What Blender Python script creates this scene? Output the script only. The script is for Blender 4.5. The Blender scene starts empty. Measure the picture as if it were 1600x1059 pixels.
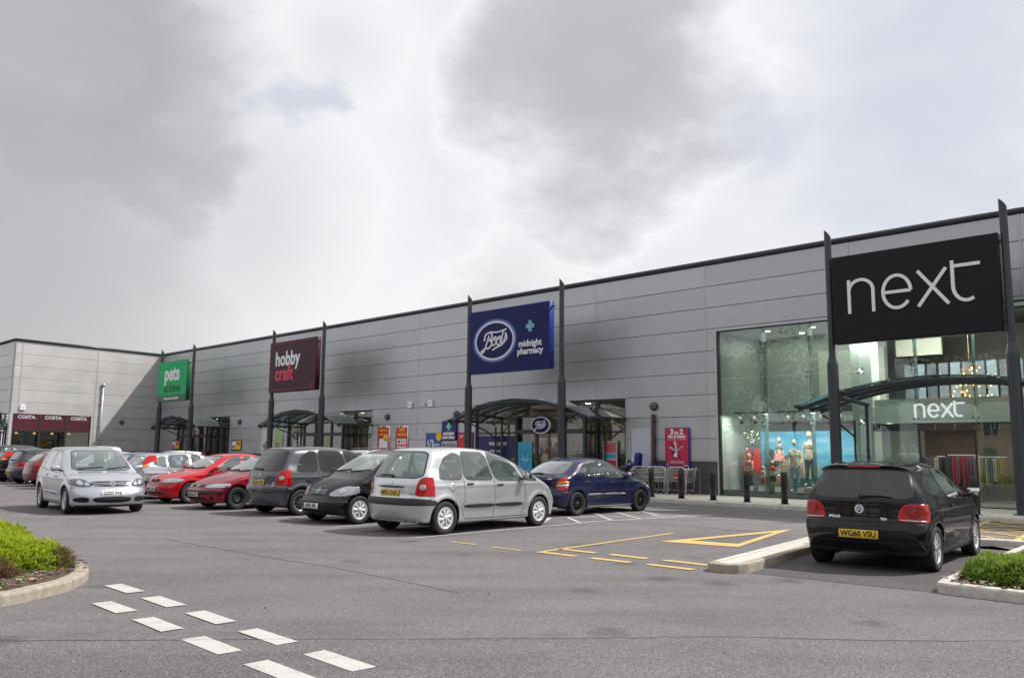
import bpy, bmesh, math, random
import numpy as np
from mathutils import Vector, Matrix, noise as mnoise
random.seed(7); RNG = np.random.default_rng(7)
R = math.radians
SC = bpy.context.scene
COL = SC.collection
# ---------------------------------------------------------------- camera
cam = bpy.data.cameras.new('camera'); camo = bpy.data.objects.new('camera', cam); COL.objects.link(camo)
cam.sensor_width = 36; cam.lens = 36 * 1309.0 / 1600; cam.clip_end = 3000; cam.clip_start = 0.1
PITCH, ROLL = 0.1328, -0.0094
camo.matrix_world = Matrix.Translation((0, 0, 1.5724)) @ Matrix.Rotation(PITCH, 4, 'X') @ Matrix.Rotation(math.pi / 2, 4, 'X') @ Matrix.Rotation(-ROLL, 4, 'Z')
SC.camera = camo
# ---------------------------------------------------------------- sun and sky
SUN = Vector((0.811, 0.187, 1.0)).normalized()
el = math.asin(SUN.z); az = math.atan2(SUN.x, SUN.y)
ld = bpy.data.lights.new('sun', 'SUN'); ld.energy = 4.6; ld.angle = R(1.5); ld.color = (1, 0.955, 0.89)
lo = bpy.data.objects.new('sun', ld); COL.objects.link(lo)
lo.rotation_euler = (-SUN).to_track_quat('-Z', 'Y').to_euler()
SC.view_settings.view_transform = 'Standard'; SC.view_settings.look = 'None'
SC.view_settings.exposure = 0.1; SC.view_settings.gamma = 1
SC.render.film_transparent = False
SC.cycles.max_bounces = 8; SC.cycles.transparent_max_bounces = 16; SC.cycles.use_denoising = True
SC.cycles.caustics_reflective = False; SC.cycles.caustics_refractive = False
SC.cycles.sample_clamp_indirect = 6

def nn(nt, typ, **kw):
    n = nt.nodes.new(typ)
    for k, v in kw.items():
        if k.startswith('i_'):
            n.inputs[k[2:].replace('_', ' ')].default_value = v
        elif k.startswith('n') and k[1:].isdigit():
            n.inputs[int(k[1:])].default_value = v
        else: setattr(n, k, v)
    return n
def ramp(nt, pts, interp='LINEAR'):
    n = nt.nodes.new('ShaderNodeValToRGB'); e = n.color_ramp.elements
    n.color_ramp.interpolation = interp
    while len(e) < len(pts): e.new(0.5)
    for i, (p, c) in enumerate(pts):
        e[i].position = p; e[i].color = (c, c, c, 1) if isinstance(c, (int, float)) else (*c, 1)
    return n
def mathn(nt, op, a, b=None, c=None):
    n = nt.nodes.new('ShaderNodeMath'); n.operation = op
    for i, v in enumerate((a, b, c)):
        if v is None: continue
        if isinstance(v, (int, float)): n.inputs[i].default_value = v
        else: nt.links.new(v, n.inputs[i])
    return n.outputs[0]
def mixc(nt, f, a, b, mode='MIX'):
    n = nt.nodes.new('ShaderNodeMix'); n.data_type = 'RGBA'; n.blend_type = mode
    for i, v in ((0, f), (6, a), (7, b)):
        if isinstance(v, (int, float)): n.inputs[i].default_value = v
        elif isinstance(v, tuple): n.inputs[i].default_value = (*v, 1)[:4]
        else: nt.links.new(v, n.inputs[i])
    return n.outputs[2]

W = bpy.data.worlds.new('World'); SC.world = W; W.use_nodes = True
nt = W.node_tree; nt.nodes.clear(); LK = nt.links.new
out = nn(nt, 'ShaderNodeOutputWorld')
sky = nn(nt, 'ShaderNodeTexSky', sky_type='NISHITA', sun_disc=False, sun_elevation=el, sun_rotation=az)
sky.dust_density = 3.0; sky.air_density = 1.2
bgs = nn(nt, 'ShaderNodeBackground'); bgs.inputs[1].default_value = 0.10
LK(sky.outputs[0], bgs.inputs[0])
tc = nn(nt, 'ShaderNodeTexCoord')
sepd = nn(nt, 'ShaderNodeSeparateXYZ'); LK(tc.outputs['Generated'], sepd.inputs[0])
# cloud pattern laid over the sky directions, a little flattened
cxy = nn(nt, 'ShaderNodeCombineXYZ')
LK(sepd.outputs[0], cxy.inputs[0]); LK(sepd.outputs[1], cxy.inputs[1]); LK(mathn(nt, 'MULTIPLY', sepd.outputs[2], 1.7), cxy.inputs[2])
def cloudnoise(scale, det, rough, dist, off):
    m = nn(nt, 'ShaderNodeMapping'); LK(cxy.outputs[0], m.inputs[0]); m.inputs[1].default_value = off
    t = nn(nt, 'ShaderNodeTexNoise'); LK(m.outputs[0], t.inputs[0])
    t.inputs['Scale'].default_value = scale; t.inputs['Detail'].default_value = det
    t.inputs['Roughness'].default_value = rough; t.inputs['Distortion'].default_value = dist
    return t.outputs[0]
def blob(dirv, r0, r1, warp=None):
    v = Vector(dirv).normalized()
    d = nn(nt, 'ShaderNodeVectorMath', operation='DISTANCE'); LK(tc.outputs['Generated'], d.inputs[0]); d.inputs[1].default_value = v
    x = d.outputs['Value']
    if warp is not None: x = mathn(nt, 'ADD', x, warp)
    m = nn(nt, 'ShaderNodeMapRange', interpolation_type='SMOOTHSTEP'); LK(x, m.inputs[0])
    m.inputs[1].default_value = r0; m.inputs[2].default_value = r1; m.inputs[3].default_value = 1; m.inputs[4].default_value = 0
    return m.outputs[0]
big = cloudnoise(2.2, 7, 0.5, 0.2, (3.1, 1.7, 0))
fine = cloudnoise(4.2, 12, 0.56, 0.1, (7.3, 2.2, 0))
warp = mathn(nt, 'MULTIPLY', mathn(nt, 'SUBTRACT', fine, 0.5), 0.42)
warp2 = mathn(nt, 'MULTIPLY', mathn(nt, 'SUBTRACT', cloudnoise(7, 9, 0.50, 0.1, (1.3, 8.2, 0)), 0.5), 0.30)
CLOUDS = []   # (direction, inner radius, outer radius, amount): the dark bellies and the bright edges seen above the roofs
def pxdir(x, y):
    u2 = (x - 800) / 1309; v2 = -(y - 529.5) / 1309
    cr, sr, c, s = math.cos(ROLL), math.sin(ROLL), math.cos(PITCH), math.sin(PITCH)
    u = cr * u2 + sr * v2; v = -sr * u2 + cr * v2
    return Vector((u, c - s * v, s + c * v)).normalized()
dark = None
for (x, y), r0, r1, a, wp in (((90, 90), 0.12, 0.31, 0.80, warp), ((945, 110), 0.05, 0.21, 0.72, warp), ((1010, 190), 0.0, 0.13, .55, warp2), ((-200, 350), 0.1, 0.5, .75, warp), ((330, 330), 0.02, 0.30, .35, warp), ((60, 480), 0.05, 0.35, .55, warp),
        ((830, 395), 0.0, 0.15, 0.28, warp2), ((520, 60), .0, .16, .25, warp)):
    b = mathn(nt, 'MULTIPLY', blob(pxdir(x, y), r0, r1, wp), a)
    dark = b if dark is None else mathn(nt, 'MAXIMUM', dark, b)
dn = nn(nt, 'ShaderNodeMapRange', interpolation_type='SMOOTHSTEP'); LK(big, dn.inputs[0])
dn.inputs[1].default_value = 0.5; dn.inputs[2].default_value = 0.78; dn.inputs[4].default_value = 0.55
dark = mathn(nt, 'MAXIMUM', dark, dn.outputs[0])
dark = mathn(nt, 'ADD', dark, mathn(nt, 'MULTIPLY', mathn(nt, 'SUBTRACT', fine, 0.5), 0.62))
cr_ = ramp(nt, [(0.0, (0.84, 0.84, 0.87)), (0.12, (0.93, 0.925, 0.94)), (0.28, (0.80, 0.79, 0.81)), (0.55, (0.59, 0.58, 0.60)), (1.0, (0.40, 0.395, 0.415))]); LK(dark, cr_.inputs[0])
# thin veil of blue where the cloud opens
gap = None
for (x, y), r0, r1, wp in (((1190, 185), 0.0, 0.10, warp2), ((1470, 190), 0.02, 0.22, warp2), ((437, 140), 0.0, 0.04, warp2), ((1500, 60), .02, .2, warp2)):
    b = blob(pxdir(x, y), r0, r1, wp); gap = b if gap is None else mathn(nt, 'MAXIMUM', gap, b)
colc = mixc(nt, mathn(nt, 'MULTIPLY', gap, 0.75), cr_.outputs[0], (0.60, 0.64, 0.73))
bgc = nn(nt, 'ShaderNodeBackground'); LK(colc, bgc.inputs[0]); bgc.inputs[1].default_value = 1.0
mx = nn(nt, 'ShaderNodeMixShader'); mx.inputs[0].default_value = 0.9
LK(bgs.outputs[0], mx.inputs[1]); LK(bgc.outputs[0], mx.inputs[2]); LK(mx.outputs[0], out.inputs[0])

# ---------------------------------------------------------------- materials
MATS = {}
def mat(name, col=(0.5, 0.5, 0.5), rough=0.5, metal=0.0, coat=0.0, emit=None, estr=1.0, bump=0.0, bscale=40.0, var=0.0, vscale=3.0, spec=0.5, coatr=0.05, flake=0):
    if name in MATS: return MATS[name]
    m = bpy.data.materials.new(name); m.use_nodes = True; nt = m.node_tree
    b = nt.nodes['Principled BSDF']
    b.inputs['Base Color'].default_value = (*col, 1); b.inputs['Roughness'].default_value = rough
    b.inputs['Metallic'].default_value = metal; b.inputs['Coat Weight'].default_value = coat; b.inputs['Coat Roughness'].default_value = coatr
    b.inputs['Specular IOR Level'].default_value = spec
    tc = nn(nt, 'ShaderNodeTexCoord')
    if var:
        t = nn(nt, 'ShaderNodeTexNoise'); t.inputs['Scale'].default_value = vscale; t.inputs['Detail'].default_value = 6; t.inputs['Roughness'].default_value = .6
        nt.links.new(tc.outputs['Object'], t.inputs[0])
        r = ramp(nt, [(0.25, 1 - var), (0.75, 1 + var)]); nt.links.new(t.outputs[0], r.inputs[0])
        nt.links.new(mixc(nt, 1.0, tuple(col), r.outputs[0], 'MULTIPLY'), b.inputs['Base Color'])
        r2 = ramp(nt, [(0.3, max(0, rough - .08)), (0.7, min(1, rough + .12))]); nt.links.new(t.outputs[0], r2.inputs[0]); nt.links.new(r2.outputs[0], b.inputs['Roughness'])
    if bump:
        t = nn(nt, 'ShaderNodeTexNoise'); t.inputs['Scale'].default_value = bscale; t.inputs['Detail'].default_value = 4
        nt.links.new(tc.outputs['Object'], t.inputs[0])
        bp = nn(nt, 'ShaderNodeBump'); bp.inputs['Strength'].default_value = bump; bp.inputs['Distance'].default_value = 0.01
        nt.links.new(t.outputs[0], bp.inputs['Height']); nt.links.new(bp.outputs[0], b.inputs['Normal'])
    if emit:
        b.inputs['Emission Color'].default_value = (*emit, 1); b.inputs['Emission Strength'].default_value = estr
    MATS[name] = m; return m
def glass(name, tint=(0.75, 0.85, 0.82), dens=0.25, rough=0.02, ior=1.5, body=None, refl=1.6):
    """thin window pane: fresnel mirror over a tinted see-through, with a share of diffuse body colour"""
    if name in MATS: return MATS[name]
    m = bpy.data.materials.new(name); m.use_nodes = True; nt = m.node_tree; nt.nodes.clear()
    o = nn(nt, 'ShaderNodeOutputMaterial'); tr = nn(nt, 'ShaderNodeBsdfTransparent'); tr.inputs[0].default_value = (*tint, 1)
    gl = nn(nt, 'ShaderNodeBsdfGlossy'); gl.inputs['Roughness'].default_value = rough; gl.inputs[0].default_value = (1, 1, 1, 1)
    df = nn(nt, 'ShaderNodeBsdfDiffuse'); df.inputs[0].default_value = (*(body or (0.02, 0.025, 0.025)), 1)
    m1 = nn(nt, 'ShaderNodeMixShader'); m1.inputs[0].default_value = dens
    nt.links.new(tr.outputs[0], m1.inputs[1]); nt.links.new(df.outputs[0], m1.inputs[2])
    gm = nn(nt, 'ShaderNodeNewGeometry'); dt = nn(nt, 'ShaderNodeVectorMath', operation='DOT_PRODUCT'); nt.links.new(gm.outputs['Normal'], dt.inputs[0]); nt.links.new(gm.outputs['Incoming'], dt.inputs[1])
    f = mathn(nt, 'SUBTRACT', 1.0, mathn(nt, 'ABSOLUTE', dt.outputs['Value'])); f = mathn(nt, 'POWER', f, 5.0); f = mathn(nt, 'MINIMUM', mathn(nt, 'MULTIPLY', mathn(nt, 'ADD', mathn(nt, 'MULTIPLY', f, .96), .042), refl), 1.0)
    tcn = nn(nt, 'ShaderNodeTexCoord'); tx = nn(nt, 'ShaderNodeTexNoise'); tx.inputs['Scale'].default_value = 0.6
    nt.links.new(tcn.outputs['Object'], tx.inputs[0])
    bp = nn(nt, 'ShaderNodeBump'); bp.inputs['Strength'].default_value = 0.04; bp.inputs['Distance'].default_value = 0.1
    nt.links.new(tx.outputs[0], bp.inputs['Height']); nt.links.new(bp.outputs[0], gl.inputs['Normal'])
    m2 = nn(nt, 'ShaderNodeMixShader'); nt.links.new(f, m2.inputs[0])
    nt.links.new(m1.outputs[0], m2.inputs[1]); nt.links.new(gl.outputs[0], m2.inputs[2]); nt.links.new(m2.outputs[0], o.inputs[0])
    MATS[name] = m; return m

# ---------------------------------------------------------------- mesh helpers
class MB:
    """collects faces with a material each; link() makes ONE mesh object"""
    def __init__(s): s.v = []; s.f = []; s.m = []; s.mats = []; s.smooth = []
    def mi(s, m):
        if m not in s.mats: s.mats.append(m)
        return s.mats.index(m)
    def add(s, vs, fs, m, smooth=False):
        b = len(s.v); s.v += [tuple(v) for v in vs]; k = s.mi(m)
        for f in fs: s.f.append(tuple(b + i for i in f)); s.m.append(k); s.smooth.append(smooth)
    def box(s, x0, x1, y0, y1, z0, z1, m, M=None):
        vs = [Vector((x, y, z)) for x in (x0, x1) for y in (y0, y1) for z in (z0, z1)]
        if M is not None: vs = [M @ v for v in vs]
        s.add(vs, [(0, 1, 3, 2), (4, 6, 7, 5), (0, 4, 5, 1), (2, 3, 7, 6), (0, 2, 6, 4), (1, 5, 7, 3)], m)
    def rbox(s, c, sz, r, m, M=None, seg=2):
        bm = bmesh.new(); bmesh.ops.create_cube(bm, size=1)
        for v in bm.verts: v.co = Vector((v.co.x * sz[0], v.co.y * sz[1], v.co.z * sz[2]))
        bmesh.ops.bevel(bm, geom=bm.edges[:], offset=min(r, min(sz) * .49), segments=seg, profile=.5, affect='EDGES')
        for v in bm.verts: v.co += Vector(c)
        if M is not None:
            for v in bm.verts: v.co = M @ v.co
        s.bm(bm, m, True); bm.free()
    def bm(s, bm, m, smooth=False):
        bm.verts.index_update()
        s.add([v.co for v in bm.verts], [[v.index for v in f.verts] for f in bm.faces], m, smooth)
    def tube(s, pts, r, m, n=10, cap=True):
        pts = [Vector(p) for p in pts]; rs = r if isinstance(r, (list, tuple)) else [r] * len(pts)
        vs = []; fs = []; up = None
        for i, p in enumerate(pts):
            t = (pts[min(i + 1, len(pts) - 1)] - pts[max(i - 1, 0)]).normalized()
            if up is None: up = t.orthogonal().normalized()
            up = (up - t * up.dot(t)).normalized(); q = t.cross(up)
            for k in range(n):
                a = 2 * math.pi * k / n; vs.append(p + (up * math.cos(a) + q * math.sin(a)) * rs[i])
        for i in range(len(pts) - 1):
            for k in range(n): fs.append((i * n + k, i * n + (k + 1) % n, (i + 1) * n + (k + 1) % n, (i + 1) * n + k))
        if cap: fs.append(tuple(range(n))[::-1]); fs.append(tuple((len(pts) - 1) * n + k for k in range(n)))
        s.add(vs, fs, m, n > 6)
    def lathe(s, prof, m, n=24, M=None, smooth=True, closed=False):
        """prof: list of (r, y); revolved round the y axis"""
        vs = []; fs = []
        for r, y in prof:
            for k in range(n):
                a = 2 * math.pi * k / n; v = Vector((r * math.cos(a), y, r * math.sin(a))); vs.append(M @ v if M is not None else v)
        N = len(prof)
        for i in range(N if closed else N - 1):
            j = (i + 1) % N
            for k in range(n): fs.append((i * n + k, i * n + (k + 1) % n, j * n + (k + 1) % n, j * n + k))
        s.add(vs, fs, m, smooth)
    def prism(s, poly, h0, h1, m, M=None, axis='z'):
        """poly in the plane, extruded between h0 and h1 along axis"""
        n = len(poly)
        def P(a, b, h):
            v = {'z': Vector((a, b, h)), 'y': Vector((a, h, b)), 'x': Vector((h, a, b))}[axis]
            return M @ v if M is not None else v
        vs = [P(a, b, h0) for a, b in poly] + [P(a, b, h1) for a, b in poly]
        s.add(vs, [tuple(range(n))[::-1], tuple(range(n, 2 * n))] + [(i, (i + 1) % n, n + (i + 1) % n, n + i) for i in range(n)], m)
    def stroke(s, pts, w, h0, h1, m, M=None, axis='y', closed=False):
        """a flat pen stroke of width w following pts in the (a,b) plane, thick from h0 to h1"""
        P = [Vector(p).to_2d() if len(p) == 3 else Vector(p) for p in pts]; n = len(P); L = []; Rr = []
        for i in range(n):
            if closed: a, b = P[(i - 1) % n], P[(i + 1) % n]
            else: a, b = P[max(i - 1, 0)], P[min(i + 1, n - 1)]
            t = (b - a).normalized(); q = Vector((-t.y, t.x)); ww = w[i] if isinstance(w, (list, tuple)) else w
            L.append(P[i] + q * ww / 2); Rr.append(P[i] - q * ww / 2)
        def V(p, h):
            v = {'z': Vector((p.x, p.y, h)), 'y': Vector((p.x, h, p.y)), 'x': Vector((h, p.x, p.y))}[axis]
            return M @ v if M is not None else v
        vs = []
        for i in range(n): vs += [V(L[i], h0), V(Rr[i], h0), V(L[i], h1), V(Rr[i], h1)]
        fs = []
        for i in range(n if closed else n - 1):
            a = 4 * i; b = 4 * ((i + 1) % n)
            fs += [(a, b, b + 1, a + 1), (a + 2, a + 3, b + 3, b + 2), (a, a + 2, b + 2, b), (a + 1, b + 1, b + 3, a + 3)]
        if not closed: fs += [(0, 1, 3, 2), (4 * n - 4, 4 * n - 2, 4 * n - 1, 4 * n - 3)]
        s.add(vs, fs, m)
    def link(s, name, parent=None, fix=True):
        me = bpy.data.meshes.new(name); me.from_pydata(s.v, [], s.f)
        for m in s.mats: me.materials.append(m)
        me.polygons.foreach_set('material_index', s.m); me.polygons.foreach_set('use_smooth', s.smooth)
        if fix:
            bm = bmesh.new(); bm.from_mesh(me); bmesh.ops.recalc_face_normals(bm, faces=bm.faces); bm.to_mesh(me); bm.free()
        me.update(); o = bpy.data.objects.new(name, me); COL.objects.link(o)
        if parent is not None: o.parent = parent
        return o
def empty(name, loc=(0, 0, 0), rz=0, label=None, cat=None, group=None):
    o = bpy.data.objects.new(name, None); COL.objects.link(o); o.location = loc; o.rotation_euler = (0, 0, rz); o.empty_display_size = .2
    return tag(o, label, cat, group)
def tag(o, label=None, cat=None, group=None, kind=None):
    for k, v in (('label', label), ('category', cat), ('group', group), ('kind', kind)):
        if v: o[k] = v
    return o
def textmesh(txt, size=1.0, bold=0.0, ext=0.004, sx=1.0, align='CENTER', space=1.0, shear=0.0):
    cu = bpy.data.curves.new('t', 'FONT'); cu.body = txt; cu.size = size; cu.offset = bold; cu.extrude = ext
    cu.align_x = align; cu.align_y = 'CENTER'; cu.space_character = space; cu.resolution_u = 3; cu.shear = shear
    o = bpy.data.objects.new('t', cu); COL.objects.link(o); dg = bpy.context.evaluated_depsgraph_get()
    me = bpy.data.meshes.new_from_object(o.evaluated_get(dg)); bpy.data.objects.remove(o); bpy.data.curves.remove(cu)
    vs = [Vector((v.co.x * sx, v.co.y, v.co.z)) for v in me.vertices]; fs = [tuple(p.vertices) for p in me.polygons]
    bpy.data.meshes.remove(me); return vs, fs
def addtext(mb, txt, m, M, **kw):
    """text stands in the x-z plane facing -y before M"""
    vs, fs = textmesh(txt, **kw); mb.add([M @ Vector((v.x, -v.z, v.y)) for v in vs], fs, m)
def T(x, y, z): return Matrix.Translation((x, y, z))
def RZ(a): return Matrix.Rotation(a, 4, 'Z')
def chaikin(P, n=1, q=0.25, closed=True):
    P = [Vector(p) for p in P]
    for _ in range(n):
        Q = []; N = len(P)
        for i in range(N if closed else N - 1):
            a, b = P[i], P[(i + 1) % N]; Q += [a.lerp(b, q), a.lerp(b, 1 - q)]
        P = Q if closed else [P[0]] + Q[1:-1] + [P[-1]]
    return P
def catmull(P, n=6, closed=True):
    P = [Vector(p) for p in P]; N = len(P); Q = []
    for i in range(N if closed else N - 1):
        p0, p1, p2, p3 = (P[(i - 1) % N], P[i], P[(i + 1) % N], P[(i + 2) % N]) if closed else (P[max(i - 1, 0)], P[i], P[i + 1], P[min(i + 2, N - 1)])
        for k in range(n):
            t = k / n
            Q.append(0.5 * ((2 * p1) + (p2 - p0) * t + (2 * p0 - 5 * p1 + 4 * p2 - p3) * t * t + (3 * p1 - p0 - 3 * p2 + p3) * t ** 3))
    if not closed: Q.append(P[-1])
    return Q
# ================================================================ cars
def sdf_poly_grid(P, xs, zs):
    P = np.array([(p[0], p[1]) for p in P]); A = P; B = np.roll(P, -1, 0)
    X, Z = np.meshgrid(xs, zs, indexing='ij'); d = np.full(X.shape, 1e9); ins = np.zeros(X.shape, bool)
    for (ax, az_), (bx, bz) in zip(A, B):
        ex, ez = bx - ax, bz - az_; L2 = ex * ex + ez * ez
        if L2 < 1e-12: continue
        t = np.clip(((X - ax) * ex + (Z - az_) * ez) / L2, 0, 1)
        d = np.minimum(d, (X - ax - t * ex) ** 2 + (Z - az_ - t * ez) ** 2)
        c = ((az_ > Z) != (bz > Z)) & (X < (bx - ax) * (Z - az_) / (bz - az_ + 1e-12) + ax); ins ^= c
    d = np.sqrt(d); return np.where(ins, -d, d)
def smax(a, b, k):
    h = np.maximum(k - np.abs(a - b), 0) / k; return np.maximum(a, b) + h * h * k * 0.25
def sstep(x, a, b):
    t = np.clip((x - a) / (b - a), 0, 1); return t * t * (3 - 2 * t)
class Body:
    """implicit car body: side outline, plan outline and cross-section blended together"""
    def __init__(s, c):
        s.c = c; s.L, s.W, s.H = c['L'], c['W'], c['H']
        prof = catmull([(x, z) for x, z in c['prof']], 5)
        s.xs = np.arange(-.5, s.L + .5, .015); s.zs = np.arange(-.1, s.H + .5, .015)
        s.G = sdf_poly_grid(prof, s.xs, s.zs)
        sec = c.get('sec') or [(0.1, .93), (.25, .955), (.45, .99), (.62, 1.0), (.80, .99), (.93, .968), (1.02, .945), (c['H'] - .22, .80), (c['H'] - .05, .735), (c['H'] + .3, .60)]
        zz = np.linspace(0, 2.2, 221); sv = np.interp(zz, [a for a, _ in sec], [b for _, b in sec])
        k = np.ones(9) / 9; s.zz = zz; s.sv = np.convolve(np.pad(sv, 4, 'edge'), k, 'valid')
    def f(s, x, y, z):
        c = s.c; hW = s.W / 2; ya = np.abs(y) / hW
        ff = sstep(x, s.L * .45, s.L * .95); fr = 1 - sstep(x, s.L * .03, s.L * .5)
        zl = 1 - .55 * sstep(z, .7, 1.3)
        xw = x + c.get('kf', .36) * .80 * np.power(ya, 3.0) * ff * zl - c.get('kr', .20) * np.power(ya, 2.8) * fr * (1 - .35 * sstep(z, .8, 1.2))
        zw = z + (c.get('camb', .055)) * ya ** 2 * sstep(z, .6, 1.1)
        ix = np.clip((xw - s.xs[0]) / .015, 0, len(s.xs) - 1.001); iz = np.clip((zw - s.zs[0]) / .015, 0, len(s.zs) - 1.001)
        i = ix.astype(int); j = iz.astype(int); u = ix - i; v = iz - j
        d1 = s.G[i, j] * (1 - u) * (1 - v) + s.G[i + 1, j] * u * (1 - v) + s.G[i, j + 1] * (1 - u) * v + s.G[i + 1, j + 1] * u * v
        tf = np.clip((x - s.L * .70) / (s.L * .30), 0, 1.2); tr = np.clip((s.L * .25 - x) / (s.L * .25), 0, 1.2)
        plan = 1 - c.get('pf', .075) * tf ** 2 - c.get('pr', .055) * tr ** 2
        # greenhouse narrows towards the windscreen and the tail
        gh = sstep(z, 1.0, 1.25)
        plan = plan - gh * (.06 * sstep(x, s.L * .5, s.L * .8) + c.get('ght', .03) * (1 - sstep(x, .1, s.L * .3)))
        hw = hW * plan * np.interp(z, s.zz, s.sv)
        for wx in (c['xr'], c['xf']):
            r = np.sqrt((x - wx) ** 2 + (z - c['r']) ** 2)
            hw = hw + c.get('flare', .018) * np.exp(-((r - c['Ra'] - .025) / .055) ** 2) * (z < .95)
        hw = hw + c.get('crease', .006) * np.exp(-((z - c.get('zc', .80)) / .035) ** 2) - .012 * np.exp(-((z - .40) / .09) ** 2)
        d2 = np.abs(y) - hw
        k = .075 + .075 * sstep(z, .9, 1.4)
        return smax(d1, d2 * .93, k)
    def grad(s, p, e=.004):
        x, y, z = p.T
        g = np.stack([s.f(x + e, y, z) - s.f(x - e, y, z), s.f(x, y + e, z) - s.f(x, y - e, z), s.f(x, y, z + e) - s.f(x, y, z - e)], 1) / (2 * e)
        return g
    def mesh(s, h):
        xs = np.arange(-.12, s.L + .13, h); ny = int(np.ceil((s.W / 2 + .12) / h)); ys = np.arange(-ny, ny + 1) * h; ys = ys + h * .5; zs = np.arange(.05, s.H + .14, h)
        ys = np.concatenate([-(np.arange(ny, -1, -1) + .5) * h, (np.arange(0, ny + 1) + .5) * h])
        X, Y, Z = np.meshgrid(xs, ys, zs, indexing='ij'); F = s.f(X, Y, Z)
        nx, nyy, nz = F.shape; P = np.stack([X, Y, Z], -1)
        acc = np.zeros((nx - 1, nyy - 1, nz - 1, 3)); cnt = np.zeros((nx - 1, nyy - 1, nz - 1))
        cor = [(i, j, k) for i in (0, 1) for j in (0, 1) for k in (0, 1)]
        def sl(c): return (slice(c[0], nx - 1 + c[0]), slice(c[1], nyy - 1 + c[1]), slice(c[2], nz - 1 + c[2]))
        for a in cor:
            for ax in range(3):
                if a[ax]: continue
                b = list(a); b[ax] = 1; fa = F[sl(a)]; fb = F[sl(b)]; m = (fa < 0) != (fb < 0)
                t = np.where(m, fa / np.where(m, fa - fb, 1), 0)[..., None]
                acc += np.where(m[..., None], P[sl(a)] * (1 - t) + P[sl(b)] * t, 0); cnt += m
        idx = -np.ones(cnt.shape, int); act = cnt > 0; idx[act] = np.arange(act.sum()); V = (acc[act] / cnt[act][:, None])
        Q = []
        for ax in range(3):
            o = [a for a in range(3) if a != ax]
            sa = [slice(None)] * 3; sb = [slice(None)] * 3; sa[ax] = slice(0, -1); sb[ax] = slice(1, None)
            cr = (F[tuple(sa)] < 0) != (F[tuple(sb)] < 0); neg = F[tuple(sa)] < 0
            I = np.argwhere(cr); ok = (I[:, o[0]] > 0) & (I[:, o[1]] > 0) & (I[:, o[0]] < F.shape[o[0]] - 1) & (I[:, o[1]] < F.shape[o[1]] - 1); I = I[ok]
            def C(da, db):
                J = I.copy(); J[:, o[0]] -= da; J[:, o[1]] -= db; return idx[J[:, 0], J[:, 1], J[:, 2]]
            q = np.stack([C(1, 1), C(0, 1), C(0, 0), C(1, 0)], 1); fl = neg[I[:, 0], I[:, 1], I[:, 2]]
            if ax == 1: fl = ~fl
            q[~fl] = q[~fl][:, ::-1]; Q.append(q)
        Q = np.concatenate(Q)
        for _ in range(4):
            g = s.grad(V); f0 = s.f(*V.T); V = V - (np.clip(f0, -h, h) / np.maximum((g ** 2).sum(1), .05))[:, None] * g
        return V, Q
    def ysurf(s, x, z):
        a, b = 0., 1.2
        if s.f(np.array([x]), np.array([0.]), np.array([z]))[0] > 0: return 0
        for _ in range(22):
            m = (a + b) / 2
            if s.f(np.array([x]), np.array([m]), np.array([z]))[0] < 0: a = m
            else: b = m
        return a
    def xsurf(s, y, z, front):
        a, b = (s.L * .5, s.L + .3) if front else (s.L * .5, -.3)
        for _ in range(24):
            m = (a + b) / 2
            if s.f(np.array([m]), np.array([y]), np.array([z]))[0] < 0: a = m
            else: b = m
        return a
def inpoly(P, X, Z):
    ins = np.zeros(X.shape, bool); n = len(P)
    for i in range(n):
        ax, az_ = P[i][0], P[i][1]; bx, bz = P[(i + 1) % n][0], P[(i + 1) % n][1]
        if az_ == bz: continue
        ins ^= ((az_ > Z) != (bz > Z)) & (X < (bx - ax) * (Z - az_) / (bz - az_) + ax)
    return ins
def strip(pts, w=.012):
    """a polyline as thin quads (for shut lines)"""
    out = []
    for a, b in zip(pts[:-1], pts[1:]):
        a, b = Vector(a), Vector(b); t = (b - a).normalized(); q = Vector((-t.y, t.x)) * w / 2; e = t * w * .4
        out.append([a + q - e, b + q + e, b - q + e, a - q - e])
    return out
def offpoly(P, d):
    P = [Vector(p) for p in P]; n = len(P); A = sum(P[i].x * P[(i + 1) % n].y - P[(i + 1) % n].x * P[i].y for i in range(n)); sg = 1 if A > 0 else -1; Q = []
    for i in range(n):
        a = (P[i] - P[i - 1]).normalized(); b = (P[(i + 1) % n] - P[i]).normalized()
        na = Vector((a.y, -a.x)); nb = Vector((b.y, -b.x)); m = (na + nb); m = m.normalized() / max(.5, m.normalized().dot(na)); Q.append(P[i] + m * d * sg)
    return Q
def circ(cx_, cz_, r, n=20, a0=0, a1=2 * math.pi): return [Vector((cx_ + r * math.cos(a0 + (a1 - a0) * k / n), cz_ + r * math.sin(a0 + (a1 - a0) * k / n))) for k in range(n)]

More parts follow.
